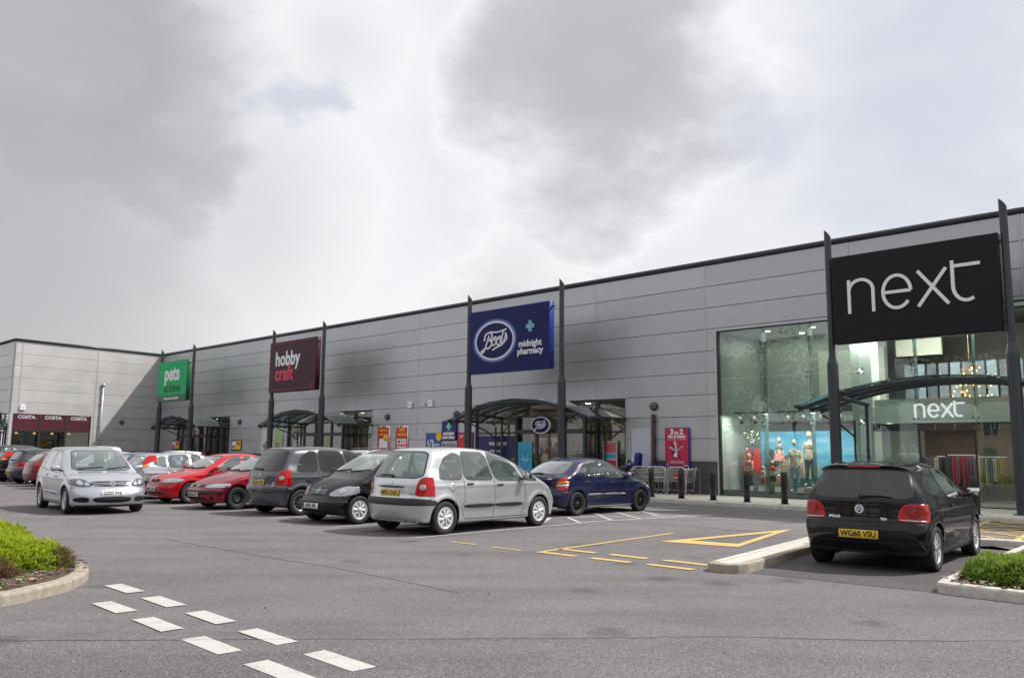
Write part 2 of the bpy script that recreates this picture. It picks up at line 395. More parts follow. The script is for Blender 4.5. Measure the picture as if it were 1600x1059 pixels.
RUB = mat('rubber_black', (.018, .018, .02), .75, bump=.1, bscale=120); BPL = mat('black_plastic', (.025, .025, .028), .5); DRK = mat('dark_void', (.006, .006, .007), .9)
GAPM = mat('shut_line', (.010, .010, .012), .8); SEAL = mat('window_seal', (.015, .015, .017), .45)
CHR = mat('chrome', (.75, .76, .78), .12, 1.0); SIL = mat('rim_silver', (.55, .56, .58), .28, .9); STL = mat('steel_black', (.04, .04, .042), .5, .4)
TRIM = mat('interior_trim', (.07, .07, .075), .8); HLIN = mat('headlining', (.38, .38, .37), .9); SEATM = mat('seat_cloth', (.10, .105, .115), .9, var=.2, vscale=20)
SKIN = mat('skin', (.50, .29, .21), .55)
GLS = glass('car_glass', (.82, .93, .90), .15, .01, 1.5, (.34, .45, .43), 2.6); GLSD = glass('car_glass_dark', (.10, .11, .12), .30, .01, 1.5, (.01, .01, .012), 1.8); GLSC = glass('lamp_glass', (.9, .92, .95), .05, .02, 1.5)  # car_glass body paints a pale sky sheen over lightly dusty panes
def lampmat(name, col, rough=.12, em=0):
    m = mat(name, col, rough, 0, .6, bump=.15, bscale=260, spec=.25); return m
REDL = lampmat('tail_red', (.42, .003, .006)); AMBL = lampmat('tail_amber', (.75, .22, .03)); WHTL = lampmat('lamp_clear', (.55, .52, .52)); HEADL = mat('headlamp_reflector', (.50, .53, .56), .18, .7, 1.0, bump=.8, bscale=18); HEADG = mat('headlamp_grey', (.36, .38, .40), .2, .5, 1.0, bump=.5, bscale=40)
HEADD = mat('headlamp_dark', (.10, .105, .11), .15, .5, 1.0)
PLY = mat('plate_yellow', (.72, .47, .03), .35); PLW = mat('plate_white', (.72, .72, .70), .35); PLT = mat('plate_lettering', (.012, .012, .012), .5)

def make_wheel(par, x, y, side, r, w, rr, style, rimm, group_rot=0.0):
    t = MB(); M = T(x, y, r) @ (Matrix.Scale(-1, 4, (0, 1, 0)) if side < 0 else Matrix.Identity(4))
    prof = [(rr, -w * .40), (rr + .01, -w * .5), (r * .93, -w * .5), (r * .985, -w * .42), (r, -w * .25), (r, w * .25), (r * .985, w * .42), (r * .94, w * .49), (rr + .025, w * .5), (rr + .004, w * .44), (rr, w * .40)]
    t.lathe(prof, RUB, 40, M)
    for k in (-.25, 0, .25): t.lathe([(r + .0015, k * w - .006), (r + .0015, k * w + .006)], DRK, 40, M)
    # rounded contact: the tyre sits on the ground
    wo = t.link('wheel', par)
    g = MB(); g.lathe([(rr, w * .44), (rr - .012, w * .46), (rr - .03, w * .38), (rr - .035, w * .0), (rr - .035, -w * .3)], rimm if style != 'steel' else STL, 40, M)
    g.lathe([(rr - .03, -w * .10), (.02, -w * .10)], DRK, 24, M)
    if style == 'steel':
        g.lathe([(rr - .03, w * .05), (rr - .055, w * .12), (rr - .09, w * .24), (.085, w * .26), (.07, w * .18), (.001, w * .18)], STL, 32, M)
        for k in range(12):
            a = k * math.pi / 6; g.lathe([(.001, .0), (.012, .0)], DRK, 8, M @ T((rr - .075) * math.cos(a), w * .215, (rr - .075) * math.sin(a)))
        for k in range(4):
            a = k * math.pi / 2 + .4; g.lathe([(.001, .012), (.012, .006), (.012, -.01)], CHR, 8, M @ T(.05 * math.cos(a), w * .2, .05 * math.sin(a)))
    elif style == 'cover':      # eight broad petals of a plastic cover
        n = 8
        g.lathe([(rr - .02, w * .40), (rr - .035, w * .43), (rr - .05, w * .40)], rimm, 40, M)
        for k in range(n):
            a0 = 2 * math.pi * k / n + group_rot; P = []
            for rad, ha in ((.05, .30), (rr * .45, .33), (rr * .62, .30), (rr * .80, .235), (rr - .035, .25)):
                P.append((rad, ha))
            vs = []; 
            for rad, ha in P:
                yy = w * .5 - .03 * (rad / rr) ** 2 + .004
                for aa, dy in ((a0 - ha, -.014), (a0 - ha * .6, 0), (a0 + ha * .6, 0), (a0 + ha, -.014)): vs.append(M @ Vector((rad * math.cos(aa), yy + dy, rad * math.sin(aa))))
            g.add(vs, [(4 * i + j, 4 * i + j + 1, 4 * i + j + 5, 4 * i + j + 4) for i in range(4) for j in range(3)], rimm, True)
        g.lathe([(.001, w * .5 + .012), (.04, w * .5 + .008), (.055, w * .5 - .005)], rimm, 20, M)
    else:
        n = int(style)
        for k in range(n):
            a0 = 2 * math.pi * k / n + group_rot; sw = .17 * rr if n <= 6 else .085 * rr
            A = Matrix.Rotation(-a0, 4, 'Y')
            vs = []
            for rad, ww, yy in ((.03, sw * 1.1, w * .40), (rr * .5, sw * .72, w * .42), (rr - .03, sw * 1.0, w * .38)):
                for q, dy in ((-1, -.012), (-.7, 0), (.7, 0), (1, -.012)): vs.append(M @ (A @ Vector((rad, yy + dy, q * ww / 2))))
                for q in (1, -1): vs.append(M @ (A @ Vector((rad, yy - .03, q * ww / 2))))
            fs = []
            for i in range(2):
                for j in range(6): fs.append((6 * i + j, 6 * i + (j + 1) % 6, 6 * i + 6 + (j + 1) % 6, 6 * i + 6 + j))
            g.add(vs, fs, rimm)
        g.lathe([(.001, w * .45), (.035, w * .45), (.045, w * .40), (.06, w * .36)], rimm, 20, M)
        g.lathe([(.001, 0), (rr * .55, 0), (rr * .55, -.02)], STL, 20, M @ T(0, w * .12, 0))
    g.link('rim', wo, True)
    return wo

def seat(par, x, y, z, m=SEATM, dirx=1):
    s_ = MB(); s_.rbox((x, y, z + .08), (.50, .50, .16), .05, m)
    s_.rbox((0, 0, 0), (.12, .47, .60), .05, m, T(x - .27, y, z + .40) @ Matrix.Rotation(-.22, 4, 'Y'))
    s_.rbox((0, 0, 0), (.08, .24, .17), .035, m, T(x - .36, y, z + .80) @ Matrix.Rotation(-.15, 4, 'Y'))
    s_.tube([(x - .34, y - .06, z + .68), (x - .35, y - .06, z + .76)], .008, STL, 6); s_.tube([(x - .34, y + .06, z + .68), (x - .35, y + .06, z + .76)], .008, STL, 6)
    return s_.link('seat', par)

def plate(par, B, txt, front, z, m, y=0, back=.012, w=.52, hgt=.111):
    x = B.xsurf(y, z, front) + (back if front else -back)
    x2 = B.xsurf(y, z + .06, front) + (back if front else -back)
    tilt = 0 if abs(x2 - x) > .08 else math.atan2((x - x2) if front else (x2 - x), .06)
    M = T(x, y, z) @ RZ(math.pi / 2 if front else -math.pi / 2) @ Matrix.Rotation(-min(tilt, .25), 4, 'X')
    p = MB(); p.rbox((0, 0, 0), (w, .012, hgt), .005, m, M, 1); po = p.link('number_plate', par)
    t = MB(); vs, fs = textmesh(txt, size=.105 if hgt > .1 else .09, bold=.003, ext=.001, sx=.93)
    t.add([M @ Vector((v.x, -.008 - v.z, v.y)) for v in vs], fs, PLT); t.link('plate_lettering', po); return po

def badge(par, B, kind, front, z, sz, y=0, m=CHR):
    x = B.xsurf(y, z, front) + (.006 if front else -.006); x2 = B.xsurf(y, z + .03, front); x1 = B.xsurf(y, z - .03, front)
    tilt = math.atan2((x1 - x2) if front else (x2 - x1), .06)
    M = T(x, y, z) @ RZ(math.pi / 2 if front else -math.pi / 2) @ Matrix.Rotation(-max(-.9, min(.9, tilt)), 4, 'X')
    b = MB(); r = sz / 2
    def S(pts, w, closed=False): b.stroke(pts, w, -.006, .006, m, M, 'y', closed)
    if kind == 'vw':
        b.prism(circ(0, 0, r * .9, 20), -.002, .004, mat('badge_blue', (.05, .07, .12), .3), M, 'y')
        S(circ(0, 0, r * .92, 28), r * .16, True); S([(-.42 * r, .72 * r), (0, .02 * r), (.42 * r, .72 * r)], r * .17)
        S([(-.72 * r, .42 * r), (-.34 * r, -.66 * r), (0, .02 * r), (.34 * r, -.66 * r), (.72 * r, .42 * r)], r * .17)
    elif kind == 'chevron':
        for dz in (0, .5): S([(-.75 * r, -.75 * r + dz * r * 1.3), (0, 0 + dz * r * 1.3 - .0), (.75 * r, -.75 * r + dz * r * 1.3)], r * .32)
    elif kind == 'star':
        S(circ(0, 0, r * .92, 28), r * .13, True)
        for k in range(3):
            a = math.pi / 2 + k * 2 * math.pi / 3; S([(0, 0), (r * .88 * math.cos(a), r * .88 * math.sin(a))], [r * .26, r * .05])
    elif kind == 'oval':
        b.prism([(p.x * 1.5, p.y) for p in circ(0, 0, r * .6, 20)], -.004, .006, mat('badge_blue', (.05, .07, .12), .3), M, 'y'); S([(p.x * 1.5, p.y) for p in circ(0, 0, r * .62, 24)], r * .1, True)
    elif kind == 'diamond':
        S([(0, r), (.62 * r, 0), (0, -r), (-.62 * r, 0)], r * .28, True)
    elif kind == 'bolt':
        S(circ(0, 0, r * .8, 24), r * .15, True); S([(-1.0 * r, -.22 * r), (.1 * r, .02 * r), (-.1 * r, -.1 * r), (1.0 * r, .22 * r)], r * .16)
    else:
        vs, fs = textmesh(kind, size=sz, bold=.0012, ext=.002, sx=1.15); b.add([M @ Vector((v.x, -.004 - v.z, v.y)) for v in vs], fs, m)
    return b.link('badge', par)

def build_car(c, name, paint, loc, heading, label, cat='car', group=None, anchor='rear', h=.05, opts=None):
    """c: spec; anchor: which axle centre stands at loc"""
    o = dict(c.get('opts', {})); o.update(opts or {})
    B = c.get('_B')
    if B is None: B = c['_B'] = Body(c)
    root = empty(name, (0, 0, 0), 0, label, cat, group)
    key = ('_M', h)
    if key not in c:
        V, Q = B.mesh(h)
        me = bpy.data.meshes.new('tmp'); me.from_pydata(V.tolist(), [], Q.tolist()); bm = bmesh.new(); bm.from_mesh(me); bpy.data.meshes.remove(me)
        regs = []      # name, matkey, polygon, view, x-limits, raise
        for rg in c['regs']: regs.append(rg)
        # wheel arches first
        allregs = [('arch', None, circ(wx, c['r'] + c.get('dzr', .0), c['Ra'], 22), 'arch', None, 0) for wx in (c['xr'], c['xf'])] + regs
        for nm, mk, P, view, lim, rs in allregs:
            P = [Vector(p) for p in P]; fs = list(bm.faces); cen = np.array([f.calc_center_median()[:] for f in fs])
            sides = (1, -1) if view in ('front', 'rear') and not all(abs(p.x) < 1e-6 for p in P) else (1,)
            for sg in sides:
                PP = [Vector((p.x * sg, p.y)) for p in P]
                if sg == -1 and (rs == 'sym'): continue
                a0 = min(p.x for p in PP) - .09; a1 = max(p.x for p in PP) + .09; b0 = min(p.y for p in PP) - .09; b1 = max(p.y for p in PP) + .09
                if sg == -1:
                    # a symmetric polygon needs one pass only
                    if abs(sum(p.x for p in P)) < 1e-6 * len(P) + 1e-4: continue
                    fs = list(bm.faces); cen = np.array([f.calc_center_median()[:] for f in fs])
                if view in ('side', 'arch', 'band'): m_ = (cen[:, 0] > a0) & (cen[:, 0] < a1) & (cen[:, 2] > b0) & (cen[:, 2] < b1)
                elif view == 'top': m_ = (cen[:, 0] > a0) & (cen[:, 0] < a1) & (cen[:, 1] > b0) & (cen[:, 1] < b1)
                else:
                    m_ = (cen[:, 1] > a0) & (cen[:, 1] < a1) & (cen[:, 2] > b0) & (cen[:, 2] < b1)
                    m_ &= (cen[:, 0] > c['L'] * .5) if view == 'front' else (cen[:, 0] < c['L'] * .5)
                    if lim is not None: m_ &= (cen[:, 0] > lim - .1) if view == 'front' else (cen[:, 0] < lim + .1)
                sel = [fs[i] for i in np.nonzero(m_)[0]]
                if not sel: continue
                geom = list({e for f in sel for e in f.edges}) + list({v for f in sel for v in f.verts}) + sel
                n = len(PP); planes = []
                for i in range(n):
                    p, q = PP[i], PP[(i + 1) % n]
                    if (q - p).length < 1e-5: continue
                    t = (q - p).normalized()
                    if view in ('side', 'arch', 'band'): planes.append((Vector((p.x, 0, p.y)), Vector((-t.y, 0, t.x))))
                    elif view == 'top': planes.append((Vector((p.x, p.y, 0)), Vector((-t.y, t.x, 0))))
                    else: planes.append((Vector((0, p.x, p.y)), Vector((0, -t.y, t.x))))
                if lim is not None and view in ('front', 'rear'): planes.append((Vector((lim, 0, 0)), Vector((1, 0, 0))))
                for co, no in planes:
                    r_ = bmesh.ops.bisect_plane(bm, geom=geom, dist=1e-5, plane_co=co, plane_no=no); geom = r_['geom']
        bm.verts.ensure_lookup_table(); bm.verts.index_update()
        V = np.array([v.co[:] for v in bm.verts]); F = [[v.index for v in f.verts] for f in bm.faces]; bm.free()
        cen = np.array([V[f].mean(0) for f in F])
        g = B.grad(V); N = g / np.linalg.norm(g, axis=1)[:, None]; FN = np.array([N[f].mean(0) for f in F])
        lab = np.zeros(len(F), int)
        for wx in (c['xr'], c['xf']):
            P = circ(wx, c['r'] + c.get('dzr', .0), c['Ra'], 22); m_ = inpoly(P, cen[:, 0], cen[:, 2]) & (np.abs(cen[:, 1]) > c['W'] / 2 - .42); lab[m_] = -1
        for k, (nm, mk, P, view, lim, rs) in enumerate(regs):
            if view in ('side', 'band'):
                m_ = inpoly(P, cen[:, 0], cen[:, 2])
                if view == 'side': m_ &= np.abs(FN[:, 1]) > .35
            elif view == 'top': m_ = (inpoly(P, cen[:, 0], cen[:, 1]) | inpoly([(p[0], -p[1]) for p in P], cen[:, 0], cen[:, 1])) & (FN[:, 2] > .3)
            else:
                m_ = inpoly(P, cen[:, 1], cen[:, 2]) | inpoly([(-p[0], p[1]) for p in P], cen[:, 1], cen[:, 2])
                m_ &= (cen[:, 0] > c['L'] * .5) if view == 'front' else (cen[:, 0] < c['L'] * .5)
                if lim is not None: m_ &= (cen[:, 0] > lim) if view == 'front' else (cen[:, 0] < lim)
                elif True: m_ &= np.abs(FN[:, 0]) > .12
            lab[m_ & (lab != -1)] = k + 1
        c[key] = (V, F, N, cen, lab)
    V, F, N, cen, lab = c[key]; regs = c['regs']
    pal = dict(glass=GLS, glassd=GLSD, black=BPL, gap=GAPM, seal=SEAL, red=REDL, reddark=mat('tail_red_dark', (.16, .001, .003), .15, 0, .6), amber=AMBL, clear=WHTL, head=HEADG, refl=HEADL, headd=HEADD, paint=paint, chrome=CHR, dark=DRK, silver=SIL, lower=paint, mould=BPL, bar=SIL, bstrip=BPL)
    pal.update(o.get('pal', {}))
    def part(name_, faces, m, raise_=0, mats=None, par=root):
        faces = list(faces)
        if not faces: return None
        used = {}; vs = []; ns = []; fs = []
        for fi in faces:
            g_ = []
            for v in F[fi]:
                if v not in used: used[v] = len(vs); vs.append(V[v] + N[v] * raise_); ns.append(N[v])
                g_.append(used[v])
            fs.append(g_)
        nf = len(fs)
        if raise_:      # give the raised piece an edge
            ec = {}
            for f in fs:
                for i in range(len(f)):
                    a, b = f[i], f[(i + 1) % len(f)]; ec[(a, b)] = 1
            inv = {}
            for (a, b) in list(ec):
                if (b, a) not in ec:
                    for q in (a, b):
                        if q not in inv: inv[q] = len(vs); vs.append(vs[q] - ns[q] * (raise_ + .006)); ns.append(ns[q])
                    fs.append([b, a, inv[a], inv[b]])
        me = bpy.data.meshes.new(name_); me.from_pydata([tuple(v) for v in vs], [], fs)
        if mats is None: me.materials.append(m)
        else:
            for q in m: me.materials.append(q)
            me.polygons.foreach_set('material_index', list(mats) + [0] * (len(fs) - len(mats)))
        me.polygons.foreach_set('use_smooth', [True] * nf + [False] * (len(fs) - nf))
        if not raise_: me.normals_split_custom_set_from_vertices([tuple(n) for n in ns])
        ob = bpy.data.objects.new(name_, me); COL.objects.link(ob); ob.parent = par; return ob
    idx0 = np.nonzero(lab == 0)[0]
    # everything of the painted shell, shut lines and seals stay in the body mesh
    inbody = [k + 1 for k, rg in enumerate(regs) if rg[0] == 'body']
    bodyf = np.nonzero((lab == 0) | np.isin(lab, inbody))[0]
    mk = [0 if lab[i] == 0 else 1 + sorted({regs[k - 1][1] for k in inbody}).index(regs[lab[i] - 1][1]) for i in bodyf]
    part('body', bodyf, [paint] + [pal[k] for k in sorted({regs[k - 1][1] for k in inbody})], 0, mk)
    done = set()
    for k, (nm, mkey, P, view, lim, rs) in enumerate(regs):
        if nm == 'body': continue
        rr = 0 if rs == 'sym' else rs
        fs = np.nonzero(lab == k + 1)[0]
        if view in ('side', 'top') or (view in ('front', 'rear') and min(p[0] for p in P) > 0):
            for sg in (1, -1): part(nm, fs[cen[fs, 1] * sg > 0], pal[mkey], rr)
        else: part(nm, fs, pal[mkey], rr)
    # inner shell, floor and arches
    gl = {k + 1 for k, rg in enumerate(regs) if rg[1] in ('glass', 'glassd')}
    inner = [i for i in range(len(F)) if lab[i] >= 0 and lab[i] not in gl and cen[i, 2] > .42]
    used = {}; vs = []; fs = []
    for fi in inner:
        g_ = []
        for v in F[fi]:
            if v not in used: used[v] = len(vs); vs.append(tuple(V[v] - N[v] * .03))
            g_.append(used[v])
        fs.append(g_[::-1])
    t = MB(); hi = [f for f in fs if sum(vs[i][2] for i in f) / len(f) > c['zb'] + .10]; lo_f = [f for f in fs if sum(vs[i][2] for i in f) / len(f) <= c['zb'] + .10]
    t.add(vs, lo_f, TRIM, True); t.add(vs, hi, HLIN, True)
    x0, x1 = .35, c['xf'] - .25; hw = c['W'] / 2 - .14
    t.box(x0, x1, -hw, hw, .30, .36, TRIM)
    t.box(c['xf'] - .42, c['xf'] - .38, -hw, hw, .3, c['zb'] - .12, TRIM)     # bulkhead
    t.rbox((c['xdash'], 0, c['zb'] - .12), (.45, hw * 1.9, .22), .08, TRIM)    # dashboard
    if o.get('shelf', True): t.box(.22 + c.get('shx', 0), .62 + c.get('shx', 0), -hw * .88, hw * .88, c['zb'] - .09, c['zb'] - .06, TRIM)
    for wx in (c['xr'], c['xf']):
        for sg in (1, -1):
            y1 = sg * (c['W'] / 2 - .045); y0 = sg * (c['W'] / 2 - .42); n = 16; vs = []; R_ = c['Ra'] + .004
            for k in range(n + 1):
                a = -.35 + (math.pi + .7) * k / n
                vs += [(wx + R_ * math.cos(a), y0, c['r'] + R_ * math.sin(a)), (wx + R_ * math.cos(a), y1, c['r'] + R_ * math.sin(a))]
            t.add(vs, [(2 * k, 2 * k + 1, 2 * k + 3, 2 * k + 2) for k in range(n)] + [tuple(2 * k for k in range(n + 1))], DRK)
    t.link('interior', root, fix=False)
    for yy in (-.37, .37): seat(root, c['xs'], yy, .30)
    rs_ = MB(); xr_ = c['xs'] - .95; rs_.rbox((xr_, 0, .44), (.48, 1.22, .18), .05, SEATM); rs_.rbox((0, 0, 0), (.13, 1.22, .55), .05, SEATM, T(xr_ - .26, 0, .72) @ Matrix.Rotation(-.25, 4, 'Y'))
    for yy in (-.42, .42): rs_.rbox((xr_ - .36, yy, 1.08), (.07, .26, .14), .03, SEATM)
    rs_.link('rear_seat', root)
    sw = MB(); Ms = T(c['xdash'] - .34, -.37, c['zb'] - .06) @ Matrix.Rotation(-1.15, 4, 'Y')
    ring = [Ms @ Vector((.18 * math.cos(a), .18 * math.sin(a), 0)) for a in np.linspace(0, 2 * math.pi, 25)]; sw.tube(ring, .013, BPL, 8, False)
    for a in (0.3, math.pi - .3, -math.pi / 2): sw.tube([Ms @ Vector((0, 0, -.02)), Ms @ Vector((.17 * math.cos(a), .17 * math.sin(a), 0))], .012, BPL, 6)
    sw.rbox((0, 0, 0), (.10, .12, .04), .015, BPL, Ms); sw.link('steering_wheel', root)
    # wheels
    for wx in (c['xr'], c['xf']):
        for sg in (1, -1): make_wheel(root, wx, sg * (c['W'] / 2 - c.get('win', .115)), sg, c['r'], c.get('tw', .195), c.get('rr', .20), o.get('wheel', c.get('wheel', '6')), o.get('rim', SIL), .3 * wx)
    # mirrors
    if o.get('mirrors', True):
        for sg in (1, -1):
            xm, zm = c['mir']; y0 = B.ysurf(xm, zm - .03); mm = pal.get('mirror', paint); q = MB()
            q.rbox((0, 0, 0), (.11, .20, .13), .045, mm, T(xm - .02, sg * (y0 + .135), zm + .03), 3)
            q.tube([(xm + .02, sg * (y0 - .03), zm - .03), (xm - .005, sg * (y0 + .06), zm - .02)], .025, BPL, 8)
            q.rbox((0, 0, 0), (.008, .165, .10), .004, CHR, T(xm - .078, sg * (y0 + .135), zm + .03), 1)
            q.link('door_mirror', root)
    for (x, z) in c['hand']:
        for sg in (1, -1):
            y0 = B.ysurf(x, z); q = MB(); q.rbox((x, sg * (y0 + .012), z), (.17, .03, .036), .013, pal.get('handle', paint)); q.rbox((x + .02, sg * (y0 + .001), z - .003), (.12, .01, .045), .005, GAPM); q.link('door_handle', root)
    if o.get('rplate'): plate(root, B, o['rplate'], False, c['zrp'], PLY)
    if o.get('fplate'): plate(root, B, o['fplate'], True, c['zfp'], PLW)
    for (kd, fr, z, sz, y) in o.get('badges', c.get('badges', [])): badge(root, B, kd, fr, z, sz, y)
    # wipers
    if c.get('rwip'):
        y0, z0, ln = c['rwip']; q = MB(); P = []
        for k in range(6):
            yy = y0 + ln * k / 5; zz = z0 + .012 * math.sin(k / 5 * 3.1); P.append((B.xsurf(yy, zz, False) - .022, yy, zz))
        q.tube(P, [.016, .015, .013, .011, .010, .009], BPL, 6); q.rbox(P[0], (.05, .07, .05), .015, BPL); q.link('wiper', root)
    for y0, y1 in ((-.55, .02), (.10, .62)):
        z0 = c['zw'] + .015; q = MB(); P = [(B.xsurf(y0 + (y1 - y0) * k / 6, z0 + .045 * k / 6, True) + .016, y0 + (y1 - y0) * k / 6, z0 + .045 * k / 6 + .004) for k in range(7)]
        q.tube(P, .011, BPL, 6); q.link('wiper', root)
    if c.get('aer') and o.get('aerial', True):
        x, z0, ln, tl = c['aer']; q = MB(); zt = z0
        q.tube([(x, 0, zt - .02), (x - .01, 0, zt + .03)], [.022, .010], BPL, 8); q.tube([(x - .01, 0, zt + .02), (x - .01 - ln * math.sin(tl), 0, zt + .02 + ln * math.cos(tl))], [.005, .003], BPL, 6); q.link('aerial', root)
    if o.get('rails'):
        for sg in (1, -1):
            q = MB(); P = []
            for k in range(9):
                x = .55 + (c['L'] * .56 - .55) * k / 8; yy = .60; zz = c['H'] + .05 - .04 * ((k - 4) / 4) ** 2 - (.06 if k in (0, 8) else 0); P.append((x, sg * yy, zz))
            q.tube(P, .016, BPL, 8); q.link('roof_rail', root)
    if o.get('driver'): build_driver(root, c)
    for ex in c.get('extra', []): ex(root, B, pal)
    # place: local x of the anchor axle goes to loc
    ax = c['xr'] if anchor == 'rear' else c['xf']
    M = Matrix.Translation((loc[0], loc[1], 0)) @ RZ(heading) @ T(-ax, 0, 0)
    root.matrix_world = M
    return root
# ================================================================ figures
def skin_body(name, nodes, edges, m, parent=None, root=0, sub=2):
    """one continuous surface grown round a jointed skeleton"""
    me = bpy.data.meshes.new(name); me.from_pydata([n[0] for n in nodes], edges, [])
    o = bpy.data.objects.new(name, me); COL.objects.link(o)
    sm = o.modifiers.new('skin', 'SKIN'); sm.use_smooth_shade = True
    if not me.skin_vertices: me.skin_vertices.new(name='')
    for i, (co, r) in enumerate(nodes):
        sv = me.skin_vertices[0].data[i]; sv.radius = (r, r) if not isinstance(r, tuple) else r; sv.use_root = (i == root)
    ss = o.modifiers.new('sub', 'SUBSURF'); ss.levels = ss.render_levels = sub
    dg = bpy.context.evaluated_depsgraph_get(); me2 = bpy.data.meshes.new_from_object(o.evaluated_get(dg))
    o.modifiers.clear(); o.data = me2; bpy.data.meshes.remove(me); me2.materials.clear(); me2.materials.append(m)
    me2.polygons.foreach_set('use_smooth', [True] * len(me2.polygons))
    o.parent = parent; return o
def ellipsoid(mb, c, r, m, seg=16, rings=10, M=None):
    bm = bmesh.new(); bmesh.ops.create_uvsphere(bm, u_segments=seg, v_segments=rings, radius=1)
    for v in bm.verts:
        p = Vector((v.co.x * r[0], v.co.y * r[1], v.co.z * r[2])); v.co = (M @ p if M is not None else p) + Vector(c)
    mb.bm(bm, m, True); bm.free()
def head_shape(mb, c, s, skin, facing=1):
    """head with brow, nose, mouth, chin and ears; looks along +x * facing"""
    bm = bmesh.new(); bmesh.ops.create_uvsphere(bm, u_segments=28, v_segments=20, radius=1)
    for v in bm.verts:
        x, y, z = v.co; w = 1.0 - .28 * max(0, -z) ** 1.5
        X = x * .098 * (1 - .10 * max(0, -z)); Y = y * .077 * w; Z = z * .122
        if x > 0:
            X *= .92; X += .020 * math.exp(-((y / .16) ** 2) - ((z + .05) / .22) ** 2) + .004 * math.exp(-((y / .35) ** 2) - ((z + .42) / .09) ** 2)
            X -= .008 * (math.exp(-(((abs(y) - .40) / .17) ** 2) - ((z - .08) / .13) ** 2)); X += .005 * math.exp(-((z - .28) / .10) ** 2) * (abs(y) < .7) + .010 * math.exp(-((y / .3) ** 2) - ((z + .82) / .18) ** 2)
        v.co = Vector((X * facing, Y, Z)) * s + Vector(c)
    mb.bm(bm, skin, True); bm.free()
    for sg in (1, -1): ellipsoid(mb, Vector(c) + Vector((-.004 * facing, .078 * sg, -.005)) * s, (.018 * s, .008 * s, .032 * s), skin, 10, 8)
def hand(mb, wrist, dirv, curl, skin, s=1.0, side=1, up=Vector((0, 0, 1))):
    """palm and five bent fingers"""
    d = Vector(dirv).normalized(); u = (up - d * up.dot(d)).normalized(); q = d.cross(u); w = Vector(wrist)
    mb.rbox((0, 0, 0), (.085 * s, .078 * s, .028 * s), .012 * s, skin, Matrix.Translation(w + d * .045 * s) @ Matrix((d, q, u)).transposed().to_4x4())
    for i, (ln, off) in enumerate(((.072, -.030), (.080, -.010), (.074, .010), (.058, .028))):
        p = w + d * .085 * s + q * off * s; P = [p]; a = 0
        for k in range(3):
            a += curl * (.5 + .3 * k) ; p = p + (d * math.cos(a) - u * math.sin(a)) * ln * s * (.45, .32, .23)[k]; P.append(p)
        mb.tube(P, [.0095 * s, .009 * s, .0082 * s, .007 * s], skin, 8)
    p = w + d * .03 * s - q * .035 * s * side; mb.tube([p, p + (d * .6 - q * side * .8 - u * .2).normalized() * .035 * s, p + (d * 1.3 - q * side * 1.0 - u * .6).normalized() * .066 * s], [.012 * s, .010 * s, .008 * s], skin, 8)
def build_driver(root, c):
    """seated behind the wheel on the car's right, both hands on the rim"""
    x0, y0, z0 = c['xs'] - .05, -.37, .52
    p = empty('person', (0, 0, 0), 0, 'driver in a dark jacket holding the steering wheel of the silver people carrier', 'person'); p.parent = None
    J = mat('driver_jacket', (.035, .04, .06), .85, var=.2, vscale=12)
    swc = Vector((c['xdash'] - .34, -.37, c['zb'] - .06))
    hl = swc + Vector((-.05, .165, .06)); hr = swc + Vector((-.05, -.165, .06))
    N = [((x0, y0, z0), .14), ((x0 - .03, y0, z0 + .18), .135), ((x0 - .08, y0, z0 + .38), .15), ((x0 - .09, y0, z0 + .50), .07),
         ((x0 - .08, y0 + .18, z0 + .42), .07), ((x0 + .07, y0 + .24, z0 + .20), .052), tuple([tuple(hl), .032]),
         ((x0 - .08, y0 - .18, z0 + .42), .07), ((x0 + .07, y0 - .24, z0 + .20), .052), tuple([tuple(hr), .032]),
         ((x0 + .42, y0 + .10, z0 + .06), .085), ((x0 + .55, y0 + .10, z0 - .14), .06), ((x0 + .42, y0 - .10, z0 + .06), .085), ((x0 + .55, y0 - .10, z0 - .14), .06)]
    E = [(0, 1), (1, 2), (2, 3), (2, 4), (4, 5), (5, 6), (2, 7), (7, 8), (8, 9), (0, 10), (10, 11), (0, 12), (12, 13)]
    b = skin_body('jacket', N, E, J, p)
    m = MB(); m.tube([(x0 - .09, y0, z0 + .48), (x0 - .08, y0, z0 + .60)], [.055, .05], SKIN, 12); head_shape(m, (x0 - .06, y0, z0 + .69), 1.0, SKIN)
    for hp, sd in ((hl, 1), (hr, -1)): hand(m, hp - Vector((.05, 0, .0)), (.8, 0, .45), .9, SKIN, .95, sd)
    m.link('head_and_hands', p)
    hh = MB(); ellipsoid(hh, (x0 - .075, y0, z0 + .725), (.098, .085, .105), mat('hair_brown', (.06, .035, .02), .8), 18, 12); hh.link('hair', p)
    c['_driver'] = p; return p
def L_(*p): return chaikin(p, 2, .22)
def win(P, mk='glass', name='side_window', seal=.016, n=2, q=.12):
    P = chaikin(P, n, q); return [('body', 'seal', offpoly(P, seal), 'side', None, 0), (name, mk, P, 'side', None, 0)]
def fwin(P, mk='glass', name='windscreen', view='front', seal=.02, lim=None):
    P = chaikin(P, 2, .09); return [('body', 'seal', offpoly(P, seal), view, lim, 'sym'), (name, mk, P, view, lim, 'sym')]
def gaps(view, *lines, w=.013): return [('body', 'gap', q, view, None, 0) for l in lines for q in strip(l, w)]
